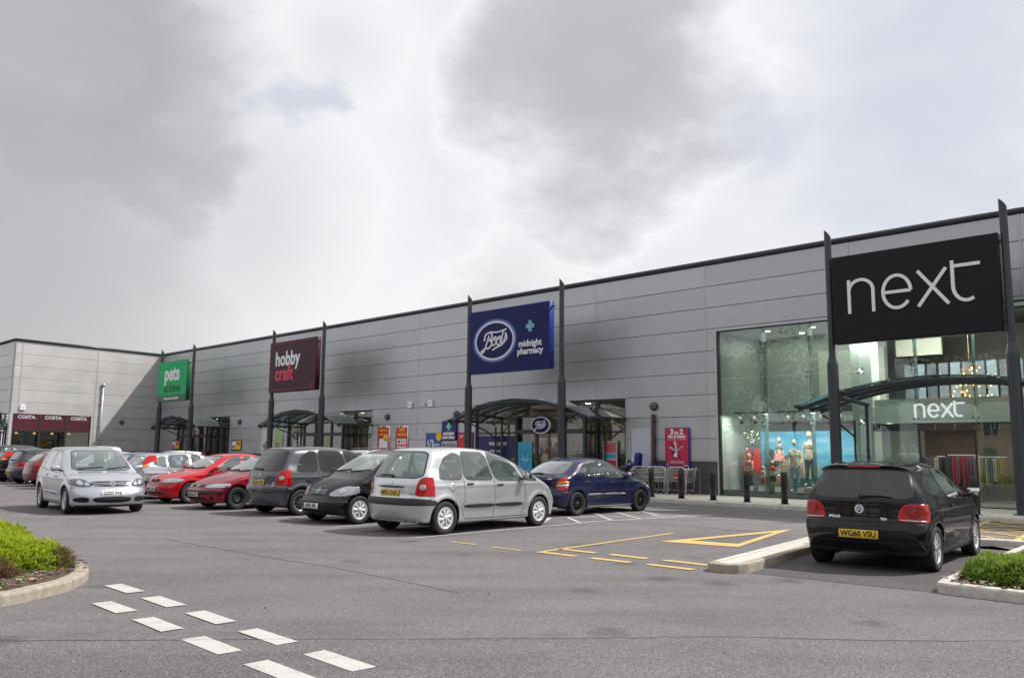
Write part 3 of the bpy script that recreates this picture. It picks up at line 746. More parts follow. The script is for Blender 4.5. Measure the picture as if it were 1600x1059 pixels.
PICASSO = dict(L=4.276, W=1.751, H=1.637, xr=.70, xf=3.46, r=.311, Ra=.365, rr=.205, tw=.19, zb=1.0, xdash=3.05, xs=2.15, kf=.42, kr=.24, pf=.10, pr=.07, zc=.90, crease=.007, ght=.05,
    prof=[(.20, .22), (.07, .27), (.02, .40), (-.01, .56), (.0, .66), (.035, .72), (.055, .85), (.09, 1.0), (.20, 1.20), (.34, 1.42), (.46, 1.56), (.62, 1.612), (1.0, 1.637), (1.55, 1.64), (2.05, 1.605), (2.45, 1.52), (2.85, 1.385), (3.2, 1.235), (3.5, 1.10), (3.75, 1.005), (3.98, .90), (4.13, .79), (4.22, .66), (4.275, .54), (4.27, .42), (4.22, .28), (4.1, .20), (3, .19), (1.2, .19)],
    zw=1.10, mir=(2.98, 1.04), hand=[(1.36, .93), (2.22, .90)], zrp=.775, zfp=.42, rwip=(.02, 1.09, .42), aer=(1.1, 1.655, .42, .65), wheel='cover', win=.105, badges=[('chevron', False, .96, .085, 0), ('chevron', True, .72, .12, 0), ('Xsara', False, .77, .05, -.55), ('Picasso', False, .715, .045, -.55)],
    regs=win([(.57, 1.03), (1.16, 1.02), (1.17, 1.52), (.98, 1.525), (.77, 1.41), (.63, 1.22)], n=3) + win([(1.225, 1.015), (2.03, 1.0), (1.96, 1.32), (1.875, 1.535), (1.30, 1.555), (1.225, 1.50)]) + win([(2.095, 1.0), (2.93, .97), (2.79, 1.20), (2.55, 1.41), (2.30, 1.505), (1.955, 1.54)]) + win([(2.99, .975), (3.42, .96), (3.18, 1.12), (2.87, 1.30)])
      + fwin([(-.66, 1.12), (.66, 1.12), (.53, 1.50), (-.53, 1.50)]) + fwin([(-.70, 1.06), (.70, 1.06), (.55, 1.535), (-.55, 1.535)], name='rear_window', view='rear')
      + gaps('side', [(1.195, 1.57), (1.195, 1.0), (1.20, .62), (1.10, .50)], [(2.06, 1.03), (2.055, .6), (2.03, .28)], [(1.10, .50), (1.22, .27), (1.5, .26), (3.0, .26)], [(2.93, 1.0), (3.0, .8), (2.98, .5), (2.88, .27)])
      + gaps('rear', [(-.70, .70), (-.70, 1.05)], [(.70, .70), (.70, 1.05)], w=.012)
      + [('bumper_strip', 'black', [(-.2, .545), (.40, .555), (.46, .60), (.40, .665), (-.2, .685)], 'band', None, .012), ('bumper_strip', 'black', [(4.02, .50), (4.4, .49), (4.4, .60), (4.05, .60)], 'band', None, .010),
         ('body', 'gap', [(-.2, .228), (.5, .228), (.5, .10), (-.2, .10)], 'band', None, 0),
         ('side_moulding', 'black', L_((1.18, .475), (2.03, .465), (2.03, .55), (1.18, .56)), 'side', None, .014), ('side_moulding', 'black', L_((2.07, .465), (2.90, .455), (2.90, .54), (2.07, .55)), 'side', None, .014),
         ('tail_light', 'red', L_((.60, .75), (.66, .72), (.95, .715), (.97, 1.07), (.74, 1.08), (.645, 1.02)), 'rear', .42, .006), ('reversing_light', 'clear', circ(.735, .885, .055, 10), 'rear', .34, .010),
         ('boot_handle', 'black', L_((-.36, .865), (.36, .865), (.36, .905), (-.36, .905)), 'rear', None, .012),
         ('fuel_flap', 'paint', circ(.88, .87, .085, 14), 'side', None, .003),
         ('headlight', 'head', L_((.40, .72), (.62, .70), (.84, .74), (.84, .84), (.60, .86)), 'front', 3.8, .004), ('grille', 'dark', L_((-.36, .66), (.36, .66), (.30, .72), (-.30, .72)), 'front', None, 0), ('lower_grille', 'dark', L_((-.45, .28), (.45, .28), (.5, .38), (-.5, .38)), 'front', None, 0)])
GOLFPLUS = dict(L=4.206, W=1.759, H=1.585, xr=.80, xf=3.378, r=.316, Ra=.362, rr=.212, zb=.98, xdash=2.80, xs=2.02, kf=.40, kr=.18, pf=.085, pr=.05, zc=.83, crease=.006,
    prof=[(.20, .20), (.06, .26), (.01, .40), (.0, .58), (.03, .80), (.07, 1.0), (.17, 1.22), (.30, 1.45), (.42, 1.545), (.75, 1.575), (1.3, 1.587), (1.9, 1.57), (2.2, 1.53), (2.5, 1.42), (2.85, 1.24), (3.15, 1.06), (3.28, .995), (3.5, .955), (3.75, .90), (3.95, .82), (4.08, .72), (4.13, .60), (4.18, .52), (4.206, .42), (4.19, .30), (4.12, .20), (4.0, .17), (2.5, .17), (1.2, .18)],
    zw=1.03, mir=(2.78, 1.03), hand=[(1.42, .87), (2.38, .86)], zrp=.80, zfp=.495, rwip=None, aer=(.55, 1.57, .2, .9), wheel='10', win=.11, badges=[('vw', True, .715, .13, 0)],
    regs=win([(.46, 1.06), (.78, 1.03), (.80, 1.46), (.66, 1.44), (.54, 1.28)]) + win([(.86, 1.03), (1.56, .99), (1.56, 1.48), (.88, 1.48)]) + win([(1.66, .985), (2.60, .95), (2.42, 1.16), (2.12, 1.39), (1.94, 1.46), (1.66, 1.48)]) + win([(2.68, .95), (2.84, .95), (2.60, 1.12)])
      + fwin([(-.68, 1.02), (.68, 1.02), (.545, 1.475), (-.545, 1.475)]) + fwin([(-.58, 1.02), (.58, 1.02), (.48, 1.44), (-.48, 1.44)], name='rear_window', view='rear')
      + gaps('side', [(1.61, 1.50), (1.61, .6), (1.58, .25)], [(2.72, .95), (2.74, .6), (2.68, .26)], [(2.68, .26), (1.2, .26)], [(.83, 1.0), (1.0, .78), (1.18, .58), (1.2, .26)]) + gaps('front', [(-.62, .80), (-.36, .655), (.36, .655), (.62, .80)], w=.012)
      + [('side_moulding', 'paint', L_((1.22, .44), (1.59, .44), (1.59, .50), (1.22, .50)), 'side', None, .012), ('side_moulding', 'paint', L_((1.63, .44), (2.66, .43), (2.66, .49), (1.63, .50)), 'side', None, .012),
         ('headlight', 'headd', L_((.40, .665), (.60, .635), (.84, .675), (.90, .80), (.72, .835), (.58, .82)), 'front', 3.55, .003), ('headlamp_reflector', 'refl', circ(.68, .735, .062, 12), 'front', 3.55, .006), ('headlamp_reflector', 'refl', circ(.545, .705, .045, 12), 'front', 3.55, .006),
         ('grille', 'dark', L_((-.41, .66), (.41, .66), (.52, .775), (-.52, .775)), 'front', None, 0),
         ('grille_bar', 'silver', [(-.42, .685), (.42, .685), (.43, .70), (-.43, .70)], 'front', None, .006), ('grille_bar', 'silver', [(-.45, .722), (.45, .722), (.46, .737), (-.46, .737)], 'front', None, .006),
         ('lower_grille', 'dark', L_((-.41, .275), (.41, .275), (.44, .415), (-.44, .415)), 'front', None, 0), ('grille_bar', 'black', [(-.34, .345), (.34, .345), (.34, .358), (-.34, .358)], 'front', None, .008), ('grille_bar', 'black', [(-.34, .378), (.34, .378), (.34, .39), (-.34, .39)], 'front', None, .008),
         ('fog_lamp_intake', 'dark', L_((.49, .28), (.80, .30), (.80, .40), (.51, .415)), 'front', None, 0), ('body', 'gap', [(3.9, .225), (4.4, .225), (4.4, .1), (3.9, .1)], 'band', None, 0),
         ('tail_light', 'red', L_((.62, .80), (.9, .80), (.9, 1.12), (.70, 1.12)), 'rear', .32, .004)])
POLO = dict(L=3.97, W=1.682, H=1.475, xr=.70, xf=3.17, r=.306, Ra=.352, rr=.215, tw=.20, zb=.97, xdash=2.75, xs=1.98, kf=.38, kr=.22, pf=.09, pr=.06, zc=.84, crease=.008,
    prof=[(.22, .23), (.08, .27), (.02, .38), (-.01, .52), (.02, .64), (.075, .70), (.085, .84), (.10, .97), (.22, 1.17), (.34, 1.36), (.30, 1.425), (.45, 1.45), (.9, 1.475), (1.4, 1.475), (1.85, 1.44), (2.2, 1.36), (2.55, 1.20), (2.85, 1.03), (3.05, .95), (3.35, .90), (3.65, .81), (3.85, .70), (3.93, .58), (3.965, .45), (3.95, .30), (3.88, .19), (2.5, .18), (1.2, .18)],
    zw=.99, mir=(2.62, .995), hand=[(1.62, .85)], zrp=.50, zfp=.40, rwip=(-.02, 1.005, -.40), aer=(.62, 1.46, .22, .55), wheel='9', win=.11, shx=.1, badges=[('vw', False, .83, .115, 0), ('POLO', False, .715, .05, .34), ('TDI', False, .705, .045, -.31)],
    regs=win([(.60, 1.06), (1.35, .99), (1.36, 1.02), (1.22, 1.36), (.98, 1.36), (.74, 1.24)], 'glassd') + win([(1.46, .975), (2.52, .935), (2.36, 1.08), (2.05, 1.27), (1.80, 1.35), (1.32, 1.365)], 'glass')
      + fwin([(-.63, 1.00), (.63, 1.00), (.52, 1.36), (-.52, 1.36)]) + fwin([(-.67, .985), (.67, .985), (.565, 1.35), (-.565, 1.35)], 'glassd', 'rear_window', 'rear')
      + gaps('side', [(1.40, .99), (1.36, .7), (1.32, .40), (1.30, .25)], [(2.58, .93), (2.60, .6), (2.52, .26)], [(1.30, .25), (2.52, .26)], [(-.1, .64), (.38, .645)]) + gaps('rear', [(-.62, .965), (-.56, .80), (-.55, .66), (.55, .66), (.56, .80), (.62, .965)], [(-.80, .40), (.80, .40)], w=.014)
      + [('tail_light', 'red', L_((.47, .71), (.52, .68), (.95, .665), (.95, .90), (.62, .925), (.52, .87)), 'rear', .40, .006), ('tail_light_ring', 'reddark', circ(.665, .80, .075, 14), 'rear', .4, .010), ('tail_light_core', 'red', circ(.665, .80, .045, 12), 'rear', .4, .014), ('reflector', 'clear', [(.50, .695), (.80, .68), (.80, .697), (.51, .71)], 'rear', .3, .009),
         ('brake_light', 'red', L_((-.22, 1.395), (.22, 1.395), (.22, 1.413), (-.22, 1.413)), 'rear', None, .006),
         ('lower_bumper', 'black', [(-.2, .285), (.33, .285), (.33, .08), (-.2, .08)], 'band', None, 0), ('sill_trim', 'black', [(.95, .235), (2.9, .235), (2.9, .05), (.95, .05)], 'side', None, 0),
         ('headlight', 'head', L_((.40, .66), (.66, .64), (.84, .70), (.70, .78)), 'front', 3.4, .004), ('grille', 'dark', L_((-.38, .66), (.38, .66), (.40, .72), (-.40, .72)), 'front', None, 0), ('lower_grille', 'dark', L_((-.55, .26), (.55, .26), (.5, .36), (-.5, .36)), 'front', None, 0)])
ASTRA = dict(L=4.11, W=1.709, H=1.425, xr=.72, xf=3.326, r=.30, Ra=.345, rr=.20, tw=.19, zb=.92, xdash=2.72, xs=2.0, kf=.38, kr=.22, pf=.09, pr=.07, zc=.78, crease=.006,
    prof=[(.20, .22), (.07, .26), (.01, .38), (-.01, .50), (.02, .60), (.06, .68), (.07, .88), (.12, .965), (.34, 1.02), (.62, 1.17), (.95, 1.33), (1.25, 1.405), (1.65, 1.425), (2.0, 1.40), (2.3, 1.325), (2.65, 1.15), (2.98, .975), (3.15, .915), (3.5, .855), (3.8, .77), (3.97, .68), (4.05, .57), (4.10, .47), (4.10, .36), (4.04, .22), (3.9, .17), (2.5, .17), (1.2, .18)],
    zw=.965, mir=(2.70, .965), hand=[(1.12, .82), (2.04, .80)], zrp=.72, zfp=.40, rwip=(.0, 1.02, .32), aer=(1.55, 1.425, .38, .7), wheel='7', win=.11, shx=.35, badges=[('bolt', True, .66, .09, 0), ('ASTRA', False, .90, .045, -.45)],
    regs=win([(.98, .97), (1.66, .945), (1.66, 1.33), (1.42, 1.33), (1.14, 1.22)]) + win([(1.76, .94), (2.62, .91), (2.42, 1.08), (2.14, 1.25), (1.94, 1.32), (1.76, 1.335)])
      + fwin([(-.64, .985), (.64, .985), (.52, 1.325), (-.52, 1.325)]) + fwin([(-.60, 1.03), (.60, 1.03), (.50, 1.32), (-.50, 1.32)], name='rear_window', view='rear')
      + gaps('side', [(1.71, 1.35), (1.71, .6), (1.68, .25)], [(2.68, .91), (2.70, .6), (2.62, .26)], [(2.62, .26), (1.2, .26)], [(.93, .95), (1.06, .75), (1.14, .5), (1.2, .26)]) + gaps('rear', [(-.56, .60), (-.60, .93)], [(.56, .60), (.60, .93)], w=.012)
      + [('bumper', 'lower', [(-.2, .20), (.38, .20), (.36, .585), (-.2, .585)], 'band', None, .008), ('side_moulding', 'mould', L_((1.10, .49), (1.68, .49), (1.68, .535), (1.10, .535)), 'side', None, .012), ('side_moulding', 'mould', L_((1.73, .49), (2.62, .48), (2.62, .525), (1.73, .535)), 'side', None, .012),
         ('tail_light', 'red', L_((.60, .63), (.9, .62), (.92, .90), (.80, .93), (.66, .90)), 'rear', .36, .006), ('reversing_light', 'clear', [(.63, .725), (.95, .725), (.95, .775), (.64, .775)], 'rear', .38, .009), ('indicator', 'amber', [(.66, .79), (.95, .79), (.95, .85), (.67, .85)], 'rear', .40, .008),
         ('sill_trim', 'mould', [(1.12, .225), (2.9, .225), (2.9, .17), (1.12, .17)], 'side', None, .004),
         ('headlight', 'head', L_((.34, .615), (.56, .58), (.84, .60), (.84, .71), (.60, .72), (.42, .69)), 'front', 3.55, .004), ('headlamp_reflector', 'refl', circ(.60, .65, .05, 12), 'front', 3.55, .006), ('grille', 'dark', L_((-.27, .60), (.27, .60), (.27, .69), (-.27, .69)), 'front', None, 0), ('lower_grille', 'dark', L_((-.60, .28), (.60, .28), (.60, .335), (-.60, .335)), 'front', None, 0), ('body', 'gap', [(3.7, .555), (4.3, .545), (4.3, .558), (3.7, .568)], 'band', None, 0)])
MEGANE = dict(L=4.13, W=1.698, H=1.42, xr=.74, xf=3.32, r=.295, Ra=.345, rr=.19, tw=.175, zb=.92, xdash=2.72, xs=2.0, kf=.44, kr=.24, pf=.11, pr=.07, zc=.76, crease=.006,
    prof=[(.20, .22), (.06, .27), (.01, .40), (.0, .52), (.04, .72), (.09, .92), (.25, 1.08), (.45, 1.25), (.68, 1.36), (1.1, 1.41), (1.6, 1.42), (1.95, 1.395), (2.25, 1.32), (2.6, 1.15), (2.95, .965), (3.15, .905), (3.45, .84), (3.75, .745), (3.95, .65), (4.06, .56), (4.13, .47), (4.13, .36), (4.06, .21), (3.9, .17), (2.5, .17), (1.2, .18)],
    zw=.955, mir=(2.66, .955), hand=[(1.15, .80), (2.04, .79)], zrp=.75, zfp=.385, rwip=None, aer=(1.9, 1.41, .25, .5), wheel='steel', win=.11, badges=[('diamond', True, .60, .10, 0)],
    regs=win([(.62, .98), (.86, .97), (.88, 1.27), (.70, 1.18)]) + win([(.94, .97), (1.66, .945), (1.66, 1.33), (1.0, 1.32)]) + win([(1.76, .94), (2.60, .91), (2.40, 1.07), (2.10, 1.25), (1.9, 1.32), (1.76, 1.33)])
      + fwin([(-.64, .975), (.64, .975), (.52, 1.32), (-.52, 1.32)]) + fwin([(-.58, 1.0), (.58, 1.0), (.48, 1.28), (-.48, 1.28)], name='rear_window', view='rear')
      + gaps('side', [(1.71, 1.35), (1.71, .6), (1.68, .25)], [(2.68, .91), (2.70, .6), (2.62, .26)], [(2.62, .26), (1.2, .26)]) + gaps('front', [(-.74, .70), (-.66, .60), (-.30, .545)], [(.74, .70), (.66, .60), (.30, .545)], w=.012)
      + [('bumper_strip', 'bstrip', [(3.72, .425), (4.4, .40), (4.4, .475), (3.72, .50)], 'band', None, .012), ('tail_light', 'red', L_((.55, .70), (.9, .70), (.9, .92), (.6, .92)), 'rear', .32, .004),
         ('headlight', 'head', L_((.36, .575), (.52, .555), (.86, .57), (.86, .665), (.62, .675), (.46, .645)), 'front', 3.55, .004), ('headlamp_reflector', 'refl', circ(.62, .618, .042, 12), 'front', 3.55, .006), ('grille', 'dark', L_((.07, .56), (.30, .565), (.33, .64), (.10, .625)), 'front', None, 0), ('lower_grille', 'dark', L_((-.48, .25), (.48, .25), (.50, .33), (-.50, .33)), 'front', None, 0), ('fog_lamp', 'dark', circ(.64, .31, .045, 10), 'front', None, 0), ('side_moulding', 'paint', L_((1.20, .46), (2.62, .44), (2.62, .51), (1.2, .53)), 'side', None, .01)])
ACLASS = dict(L=3.575, W=1.719, H=1.575, xr=.50, xf=2.923, r=.30, Ra=.35, rr=.20, tw=.19, zb=1.0, xdash=2.42, xs=1.75, kf=.36, kr=.18, pf=.10, pr=.06, zc=.86, crease=.007,
    prof=[(.14, .24), (.04, .30), (.0, .45), (.0, .65), (.03, .90), (.08, 1.05), (.18, 1.30), (.30, 1.49), (.46, 1.55), (.9, 1.575), (1.35, 1.572), (1.7, 1.53), (2.0, 1.43), (2.35, 1.245), (2.65, 1.085), (2.85, 1.0), (3.05, .93), (3.25, .83), (3.38, .72), (3.44, .62), (3.52, .52), (3.575, .44), (3.57, .34), (3.50, .22), (3.35, .19), (2.2, .19), (1.0, .19)],
    zw=1.075, mir=(2.36, 1.04), hand=[(.98, .93), (1.78, .90)], zrp=.80, zfp=.375, rwip=None, aer=(.45, 1.55, .35, .8), wheel='cover', win=.105, badges=[('star', True, .70, .12, 0)],
    regs=win([(.36, 1.10), (.60, 1.07), (.70, 1.46), (.52, 1.45)]) + win([(.70, 1.06), (1.30, 1.02), (1.36, 1.49), (.78, 1.48)]) + win([(1.40, 1.01), (2.14, .97), (2.02, 1.20), (1.80, 1.38), (1.62, 1.47), (1.44, 1.49)]) + win([(2.20, .97), (2.42, .98), (2.14, 1.19)])
      + fwin([(-.67, 1.09), (.67, 1.09), (.545, 1.475), (-.545, 1.475)]) + fwin([(-.58, 1.08), (.58, 1.08), (.48, 1.44), (-.48, 1.44)], name='rear_window', view='rear')
      + gaps('side', [(1.36, 1.50), (1.34, .9), (1.36, .5), (1.34, .26)], [(2.32, .97), (2.36, .7), (2.28, .28)], [(2.28, .28), (.9, .28)]) + gaps('front', [(-.64, .84), (-.40, .60), (-.28, .585), (.28, .585), (.40, .60), (.64, .84)], w=.012)
      + [('bumper_strip', 'black', [(3.15, .445), (3.8, .44), (3.8, .485), (3.15, .49)], 'band', None, .006), ('tail_light', 'red', L_((.62, .72), (.9, .72), (.9, 1.0), (.70, 1.0)), 'rear', .30, .004),
         ('headlight', 'head', L_((.37, .62), (.52, .575), (.88, .60), (.88, .78), (.70, .80), (.55, .745)), 'front', 2.95, .005), ('headlamp_reflector', 'refl', circ(.66, .69, .06, 12), 'front', 2.95, .008), ('grille', 'dark', L_((-.27, .60), (.27, .60), (.34, .745), (-.34, .745)), 'front', None, 0),
         ('grille_bar', 'bar', [(-.27, .63), (.27, .63), (.28, .643), (-.28, .643)], 'front', None, .006), ('grille_bar', 'bar', [(-.28, .665), (.28, .665), (.29, .678), (-.29, .678)], 'front', None, .006), ('grille_bar', 'bar', [(-.30, .70), (.30, .70), (.31, .713), (-.31, .713)], 'front', None, .006),
         ('lower_grille', 'dark', L_((-.38, .25), (.38, .25), (.40, .305), (-.40, .305)), 'front', None, 0), ('fog_lamp_intake', 'dark', L_((.48, .27), (.72, .28), (.74, .36), (.50, .35)), 'front', None, 0), ('side_moulding', 'black', L_((.95, .46), (2.25, .44), (2.25, .50), (.95, .52)), 'side', None, .01)])
FOCUS = dict(L=4.15, W=1.699, H=1.445, xr=.75, xf=3.365, r=.30, Ra=.352, rr=.20, tw=.19, zb=.94, xdash=2.78, xs=2.02, kf=.38, kr=.20, pf=.09, pr=.06, zc=.80, crease=.007,
    prof=[(.20, .22), (.07, .27), (.01, .40), (.0, .52), (.045, .62), (.06, .80), (.075, .93), (.20, 1.10), (.36, 1.28), (.50, 1.37), (.85, 1.41), (1.4, 1.44), (1.85, 1.43), (2.2, 1.37), (2.55, 1.22), (2.95, 1.01), (3.15, .945), (3.5, .87), (3.8, .77), (3.98, .66), (4.08, .55), (4.14, .45), (4.14, .34), (4.07, .21), (3.9, .17), (2.5, .17), (1.2, .18)],
    zw=1.0, mir=(2.74, .985), hand=[(1.18, .85), (2.08, .83)], zrp=.735, zfp=.40, rwip=(.0, 1.0, .36), aer=(1.9, 1.44, .38, .6), wheel='6', win=.11, badges=[('oval', False, .87, .08, 0)],
    regs=win([(.50, 1.06), (.92, .99), (.92, 1.30), (.72, 1.28)]) + win([(.99, .985), (1.66, .96), (1.66, 1.355), (1.0, 1.33)]) + win([(1.76, .955), (2.66, .925), (2.44, 1.10), (2.14, 1.29), (1.94, 1.35), (1.76, 1.36)])
      + fwin([(-.64, 1.015), (.64, 1.015), (.52, 1.345), (-.52, 1.345)]) + fwin([(-.58, .97), (.58, .97), (.42, 1.29), (-.42, 1.29)], name='rear_window', view='rear')
      + gaps('side', [(1.71, 1.37), (1.71, .6), (1.68, .25)], [(2.72, .93), (2.74, .6), (2.66, .26)], [(2.66, .26), (1.2, .26)], [(.96, .98), (1.10, .75), (1.16, .5), (1.2, .26)])
      + [('bumper_strip', 'black', [(-.2, .50), (.36, .50), (.36, .585), (-.2, .585)], 'band', None, .010),
         ('tail_light', 'red', L_((.60, 1.0), (.72, 1.0), (.72, 1.34), (.50, 1.34), (.49, 1.27)), 'rear', .66, .006), ('indicator', 'amber', L_((.61, .965), (.78, .965), (.78, 1.05), (.61, 1.05)), 'rear', .40, .008),
         ('headlight', 'head', L_((.36, .62), (.60, .58), (.84, .62), (.84, .76), (.70, .76)), 'front', 3.5, .004), ('grille', 'dark', L_((-.30, .60), (.30, .60), (.30, .66), (-.30, .66)), 'front', None, 0), ('lower_grille', 'dark', L_((-.55, .26), (.55, .26), (.55, .36), (-.55, .36)), 'front', None, 0), ('side_moulding', 'black', L_((1.16, .48), (2.66, .46), (2.66, .52), (1.16, .54)), 'side', None, .01)])
# ================================================================ ground
TH = 0.7731; D0 = 36.604
U = Vector((math.sin(TH), math.cos(TH), 0)); DV = Vector((math.cos(TH), -math.sin(TH), 0))
MF = Matrix.Translation((0, D0, 0)) @ RZ(-TH)          # shop-front frame: x along the wall, -y towards the car park
def FP(s, off, z=0): return MF @ Vector((s, -off, z))
def asphalt(name, base, speck, sc=150, blot=.10, light=.30):
    m = bpy.data.materials.new(name); m.use_nodes = True; nt = m.node_tree; b = nt.nodes['Principled BSDF']; L = nt.links.new
    geo = nn(nt, 'ShaderNodeNewGeometry'); P = geo.outputs['Position']
    def tex(scale, det=2, rough=.5, dist=0):
        t = nn(nt, 'ShaderNodeTexNoise'); L(P, t.inputs[0]); t.inputs['Scale'].default_value = scale; t.inputs['Detail'].default_value = det; t.inputs['Roughness'].default_value = rough; t.inputs['Distortion'].default_value = dist; return t.outputs[0]
    v = nn(nt, 'ShaderNodeTexVoronoi', feature='F1'); L(P, v.inputs[0]); v.inputs['Scale'].default_value = sc
    stone = nn(nt, 'ShaderNodeSeparateColor'); L(v.outputs['Color'], stone.inputs[0])
    r1 = ramp(nt, [(0.0, 1 - speck), (.55, 1.0), (.86, 1 + speck * .7), (.96, 1 + speck * 2.6)]); L(stone.outputs[0], r1.inputs[0])
    edge = ramp(nt, [(0.25, 1.0), (.75, .55)]); L(v.outputs['Distance'], edge.inputs[0])
    mid = ramp(nt, [(.3, 1 - blot), (.7, 1 + blot)]); L(tex(.9, 8, .62, .4), mid.inputs[0])
    bigr = ramp(nt, [(.3, 1 - blot * .8), (.7, 1 + blot * .8)]); L(tex(.16, 4, .5), bigr.inputs[0])
    st = ramp(nt, [(.60, 1.0), (.72, .80)]); L(tex(.55, 9, .7, 1.5), st.inputs[0])
    fine = ramp(nt, [(.35, .90), (.65, 1.10)]); L(tex(38, 3, .7), fine.inputs[0])
    # oil drips and tyre scuffs
    vo = nn(nt, 'ShaderNodeTexVoronoi', feature='F1'); wob_ = nn(nt, 'ShaderNodeVectorMath', operation='ADD'); tn = nn(nt, 'ShaderNodeTexNoise'); L(P, tn.inputs[0]); tn.inputs['Scale'].default_value = 6; L(P, wob_.inputs[0])
    sc_ = nn(nt, 'ShaderNodeVectorMath', operation='SCALE'); L(tn.outputs['Color'], sc_.inputs[0]); sc_.inputs['Scale'].default_value = .25; L(sc_.outputs[0], wob_.inputs[1]); L(wob_.outputs[0], vo.inputs[0]); vo.inputs['Scale'].default_value = .75; vo.inputs['Randomness'].default_value = 1
    oil = ramp(nt, [(.05, .62), (.14, .80), (.20, 1.0)]); L(vo.outputs['Distance'], oil.inputs[0])
    mp_ = nn(nt, 'ShaderNodeMapping'); L(P, mp_.inputs[0]); mp_.inputs[2].default_value = (0, 0, .77); mp_.inputs[3].default_value = (.22, 1.5, 1); tt = nn(nt, 'ShaderNodeTexNoise'); L(mp_.outputs[0], tt.inputs[0]); tt.inputs['Scale'].default_value = .9; tt.inputs['Detail'].default_value = 5
    trk = ramp(nt, [(.38, .90), (.52, 1.03), (.66, 1.08)]); L(tt.outputs[0], trk.inputs[0])
    c = mixc(nt, 1.0, tuple(base), r1.outputs[0], 'MULTIPLY')
    for q in (edge, mid, bigr, st, fine, oil, trk): c = mixc(nt, 1.0, c, q.outputs[0], 'MULTIPLY')
    L(c, b.inputs['Base Color']); b.inputs['Roughness'].default_value = .86; b.inputs['Specular IOR Level'].default_value = light
    bp = nn(nt, 'ShaderNodeBump'); bp.inputs['Strength'].default_value = .55; bp.inputs['Distance'].default_value = .006; bp.invert = True
    L(v.outputs['Distance'], bp.inputs['Height']); L(bp.outputs[0], b.inputs['Normal']); return m
AS1 = asphalt('asphalt_worn', (.186, .171, .178), .36, 130, .10)
AS2 = asphalt('asphalt_shaded', (.175, .165, .172), .28, 160, .08)
AS3 = asphalt('asphalt_sunlit', (.205, .192, .197), .30, 160, .08)
AS4 = asphalt('asphalt_coarse', (.168, .154, .160), .42, 120, .10)
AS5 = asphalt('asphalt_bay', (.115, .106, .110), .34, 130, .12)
def paintline(name, col, wear=.5):
    m = bpy.data.materials.new(name); m.use_nodes = True; nt = m.node_tree; b = nt.nodes['Principled BSDF']; L = nt.links.new
    geo = nn(nt, 'ShaderNodeNewGeometry'); t = nn(nt, 'ShaderNodeTexNoise'); L(geo.outputs['Position'], t.inputs[0]); t.inputs['Scale'].default_value = 60; t.inputs['Detail'].default_value = 5; t.inputs['Roughness'].default_value = .75
    t2 = nn(nt, 'ShaderNodeTexNoise'); L(geo.outputs['Position'], t2.inputs[0]); t2.inputs['Scale'].default_value = 3.5; t2.inputs['Detail'].default_value = 5
    s = mathn(nt, 'ADD', mathn(nt, 'MULTIPLY', t.outputs[0], .75), mathn(nt, 'MULTIPLY', t2.outputs[0], .35)); r = ramp(nt, [(wear - .05, .15), (wear + .07, 1)]); L(s, r.inputs[0])
    d = tuple(x * .82 for x in col); c = mixc(nt, t2.outputs[0], tuple(col), d); L(mixc(nt, r.outputs[0], (.20, .19, .19), c), b.inputs['Base Color']); b.inputs['Roughness'].default_value = .7
    bp = nn(nt, 'ShaderNodeBump'); bp.inputs['Strength'].default_value = .4; bp.inputs['Distance'].default_value = .004; L(t.outputs[0], bp.inputs['Height']); L(bp.outputs[0], b.inputs['Normal']); return m
PWH = paintline('paint_white', (.52, .51, .49), .47); PYE = paintline('paint_yellow', (.62, .43, .14), .45)
def concrete(name, col, sc=8, v=.14, bump=.5):
    m = bpy.data.materials.new(name); m.use_nodes = True; nt = m.node_tree; b = nt.nodes['Principled BSDF']; L = nt.links.new
    geo = nn(nt, 'ShaderNodeNewGeometry'); t = nn(nt, 'ShaderNodeTexNoise'); L(geo.outputs['Position'], t.inputs[0]); t.inputs['Scale'].default_value = sc; t.inputs['Detail'].default_value = 9; t.inputs['Roughness'].default_value = .68
    r = ramp(nt, [(.28, 1 - v), (.5, 1.0), (.72, 1 + v)]); L(t.outputs[0], r.inputs[0]); t2 = nn(nt, 'ShaderNodeTexNoise'); L(geo.outputs['Position'], t2.inputs[0]); t2.inputs['Scale'].default_value = 170
    r2 = ramp(nt, [(.3, .85), (.7, 1.12)]); L(t2.outputs[0], r2.inputs[0]); L(mixc(nt, 1.0, mixc(nt, 1.0, tuple(col), r.outputs[0], 'MULTIPLY'), r2.outputs[0], 'MULTIPLY'), b.inputs['Base Color'])
    b.inputs['Roughness'].default_value = .9; bp = nn(nt, 'ShaderNodeBump'); bp.inputs['Strength'].default_value = bump; bp.inputs['Distance'].default_value = .006; L(t2.outputs[0], bp.inputs['Height']); L(bp.outputs[0], b.inputs['Normal']); return m
KRB = concrete('kerb_concrete', (.33, .29, .235), 9, .32); KRW = concrete('kerb_concrete_pale', (.53, .50, .455), 9, .28); PAV = concrete('paving', (.60, .55, .49), 3, .10); SOIL = concrete('soil', (.085, .055, .04), 22, .4, 1.0)
def sheet(name, polys, m, z, label=None, th=0, kind='structure'):
    b = MB()
    for P in polys: b.add([(p[0], p[1], z) for p in P], [tuple(range(len(P)))], m)
    o = b.link(name); bm = bmesh.new(); bm.from_mesh(o.data)
    for f in bm.faces:
        if f.normal.z < 0: f.normal_flip()
    bm.to_mesh(o.data); bm.free(); o['kind'] = kind
    return o
sheet('ground', [[(-900, -300), (900, -300), (900, 1200), (-900, 1200)]], AS1, 0)
f2 = lambda s, off: tuple(FP(s, off)[:2])
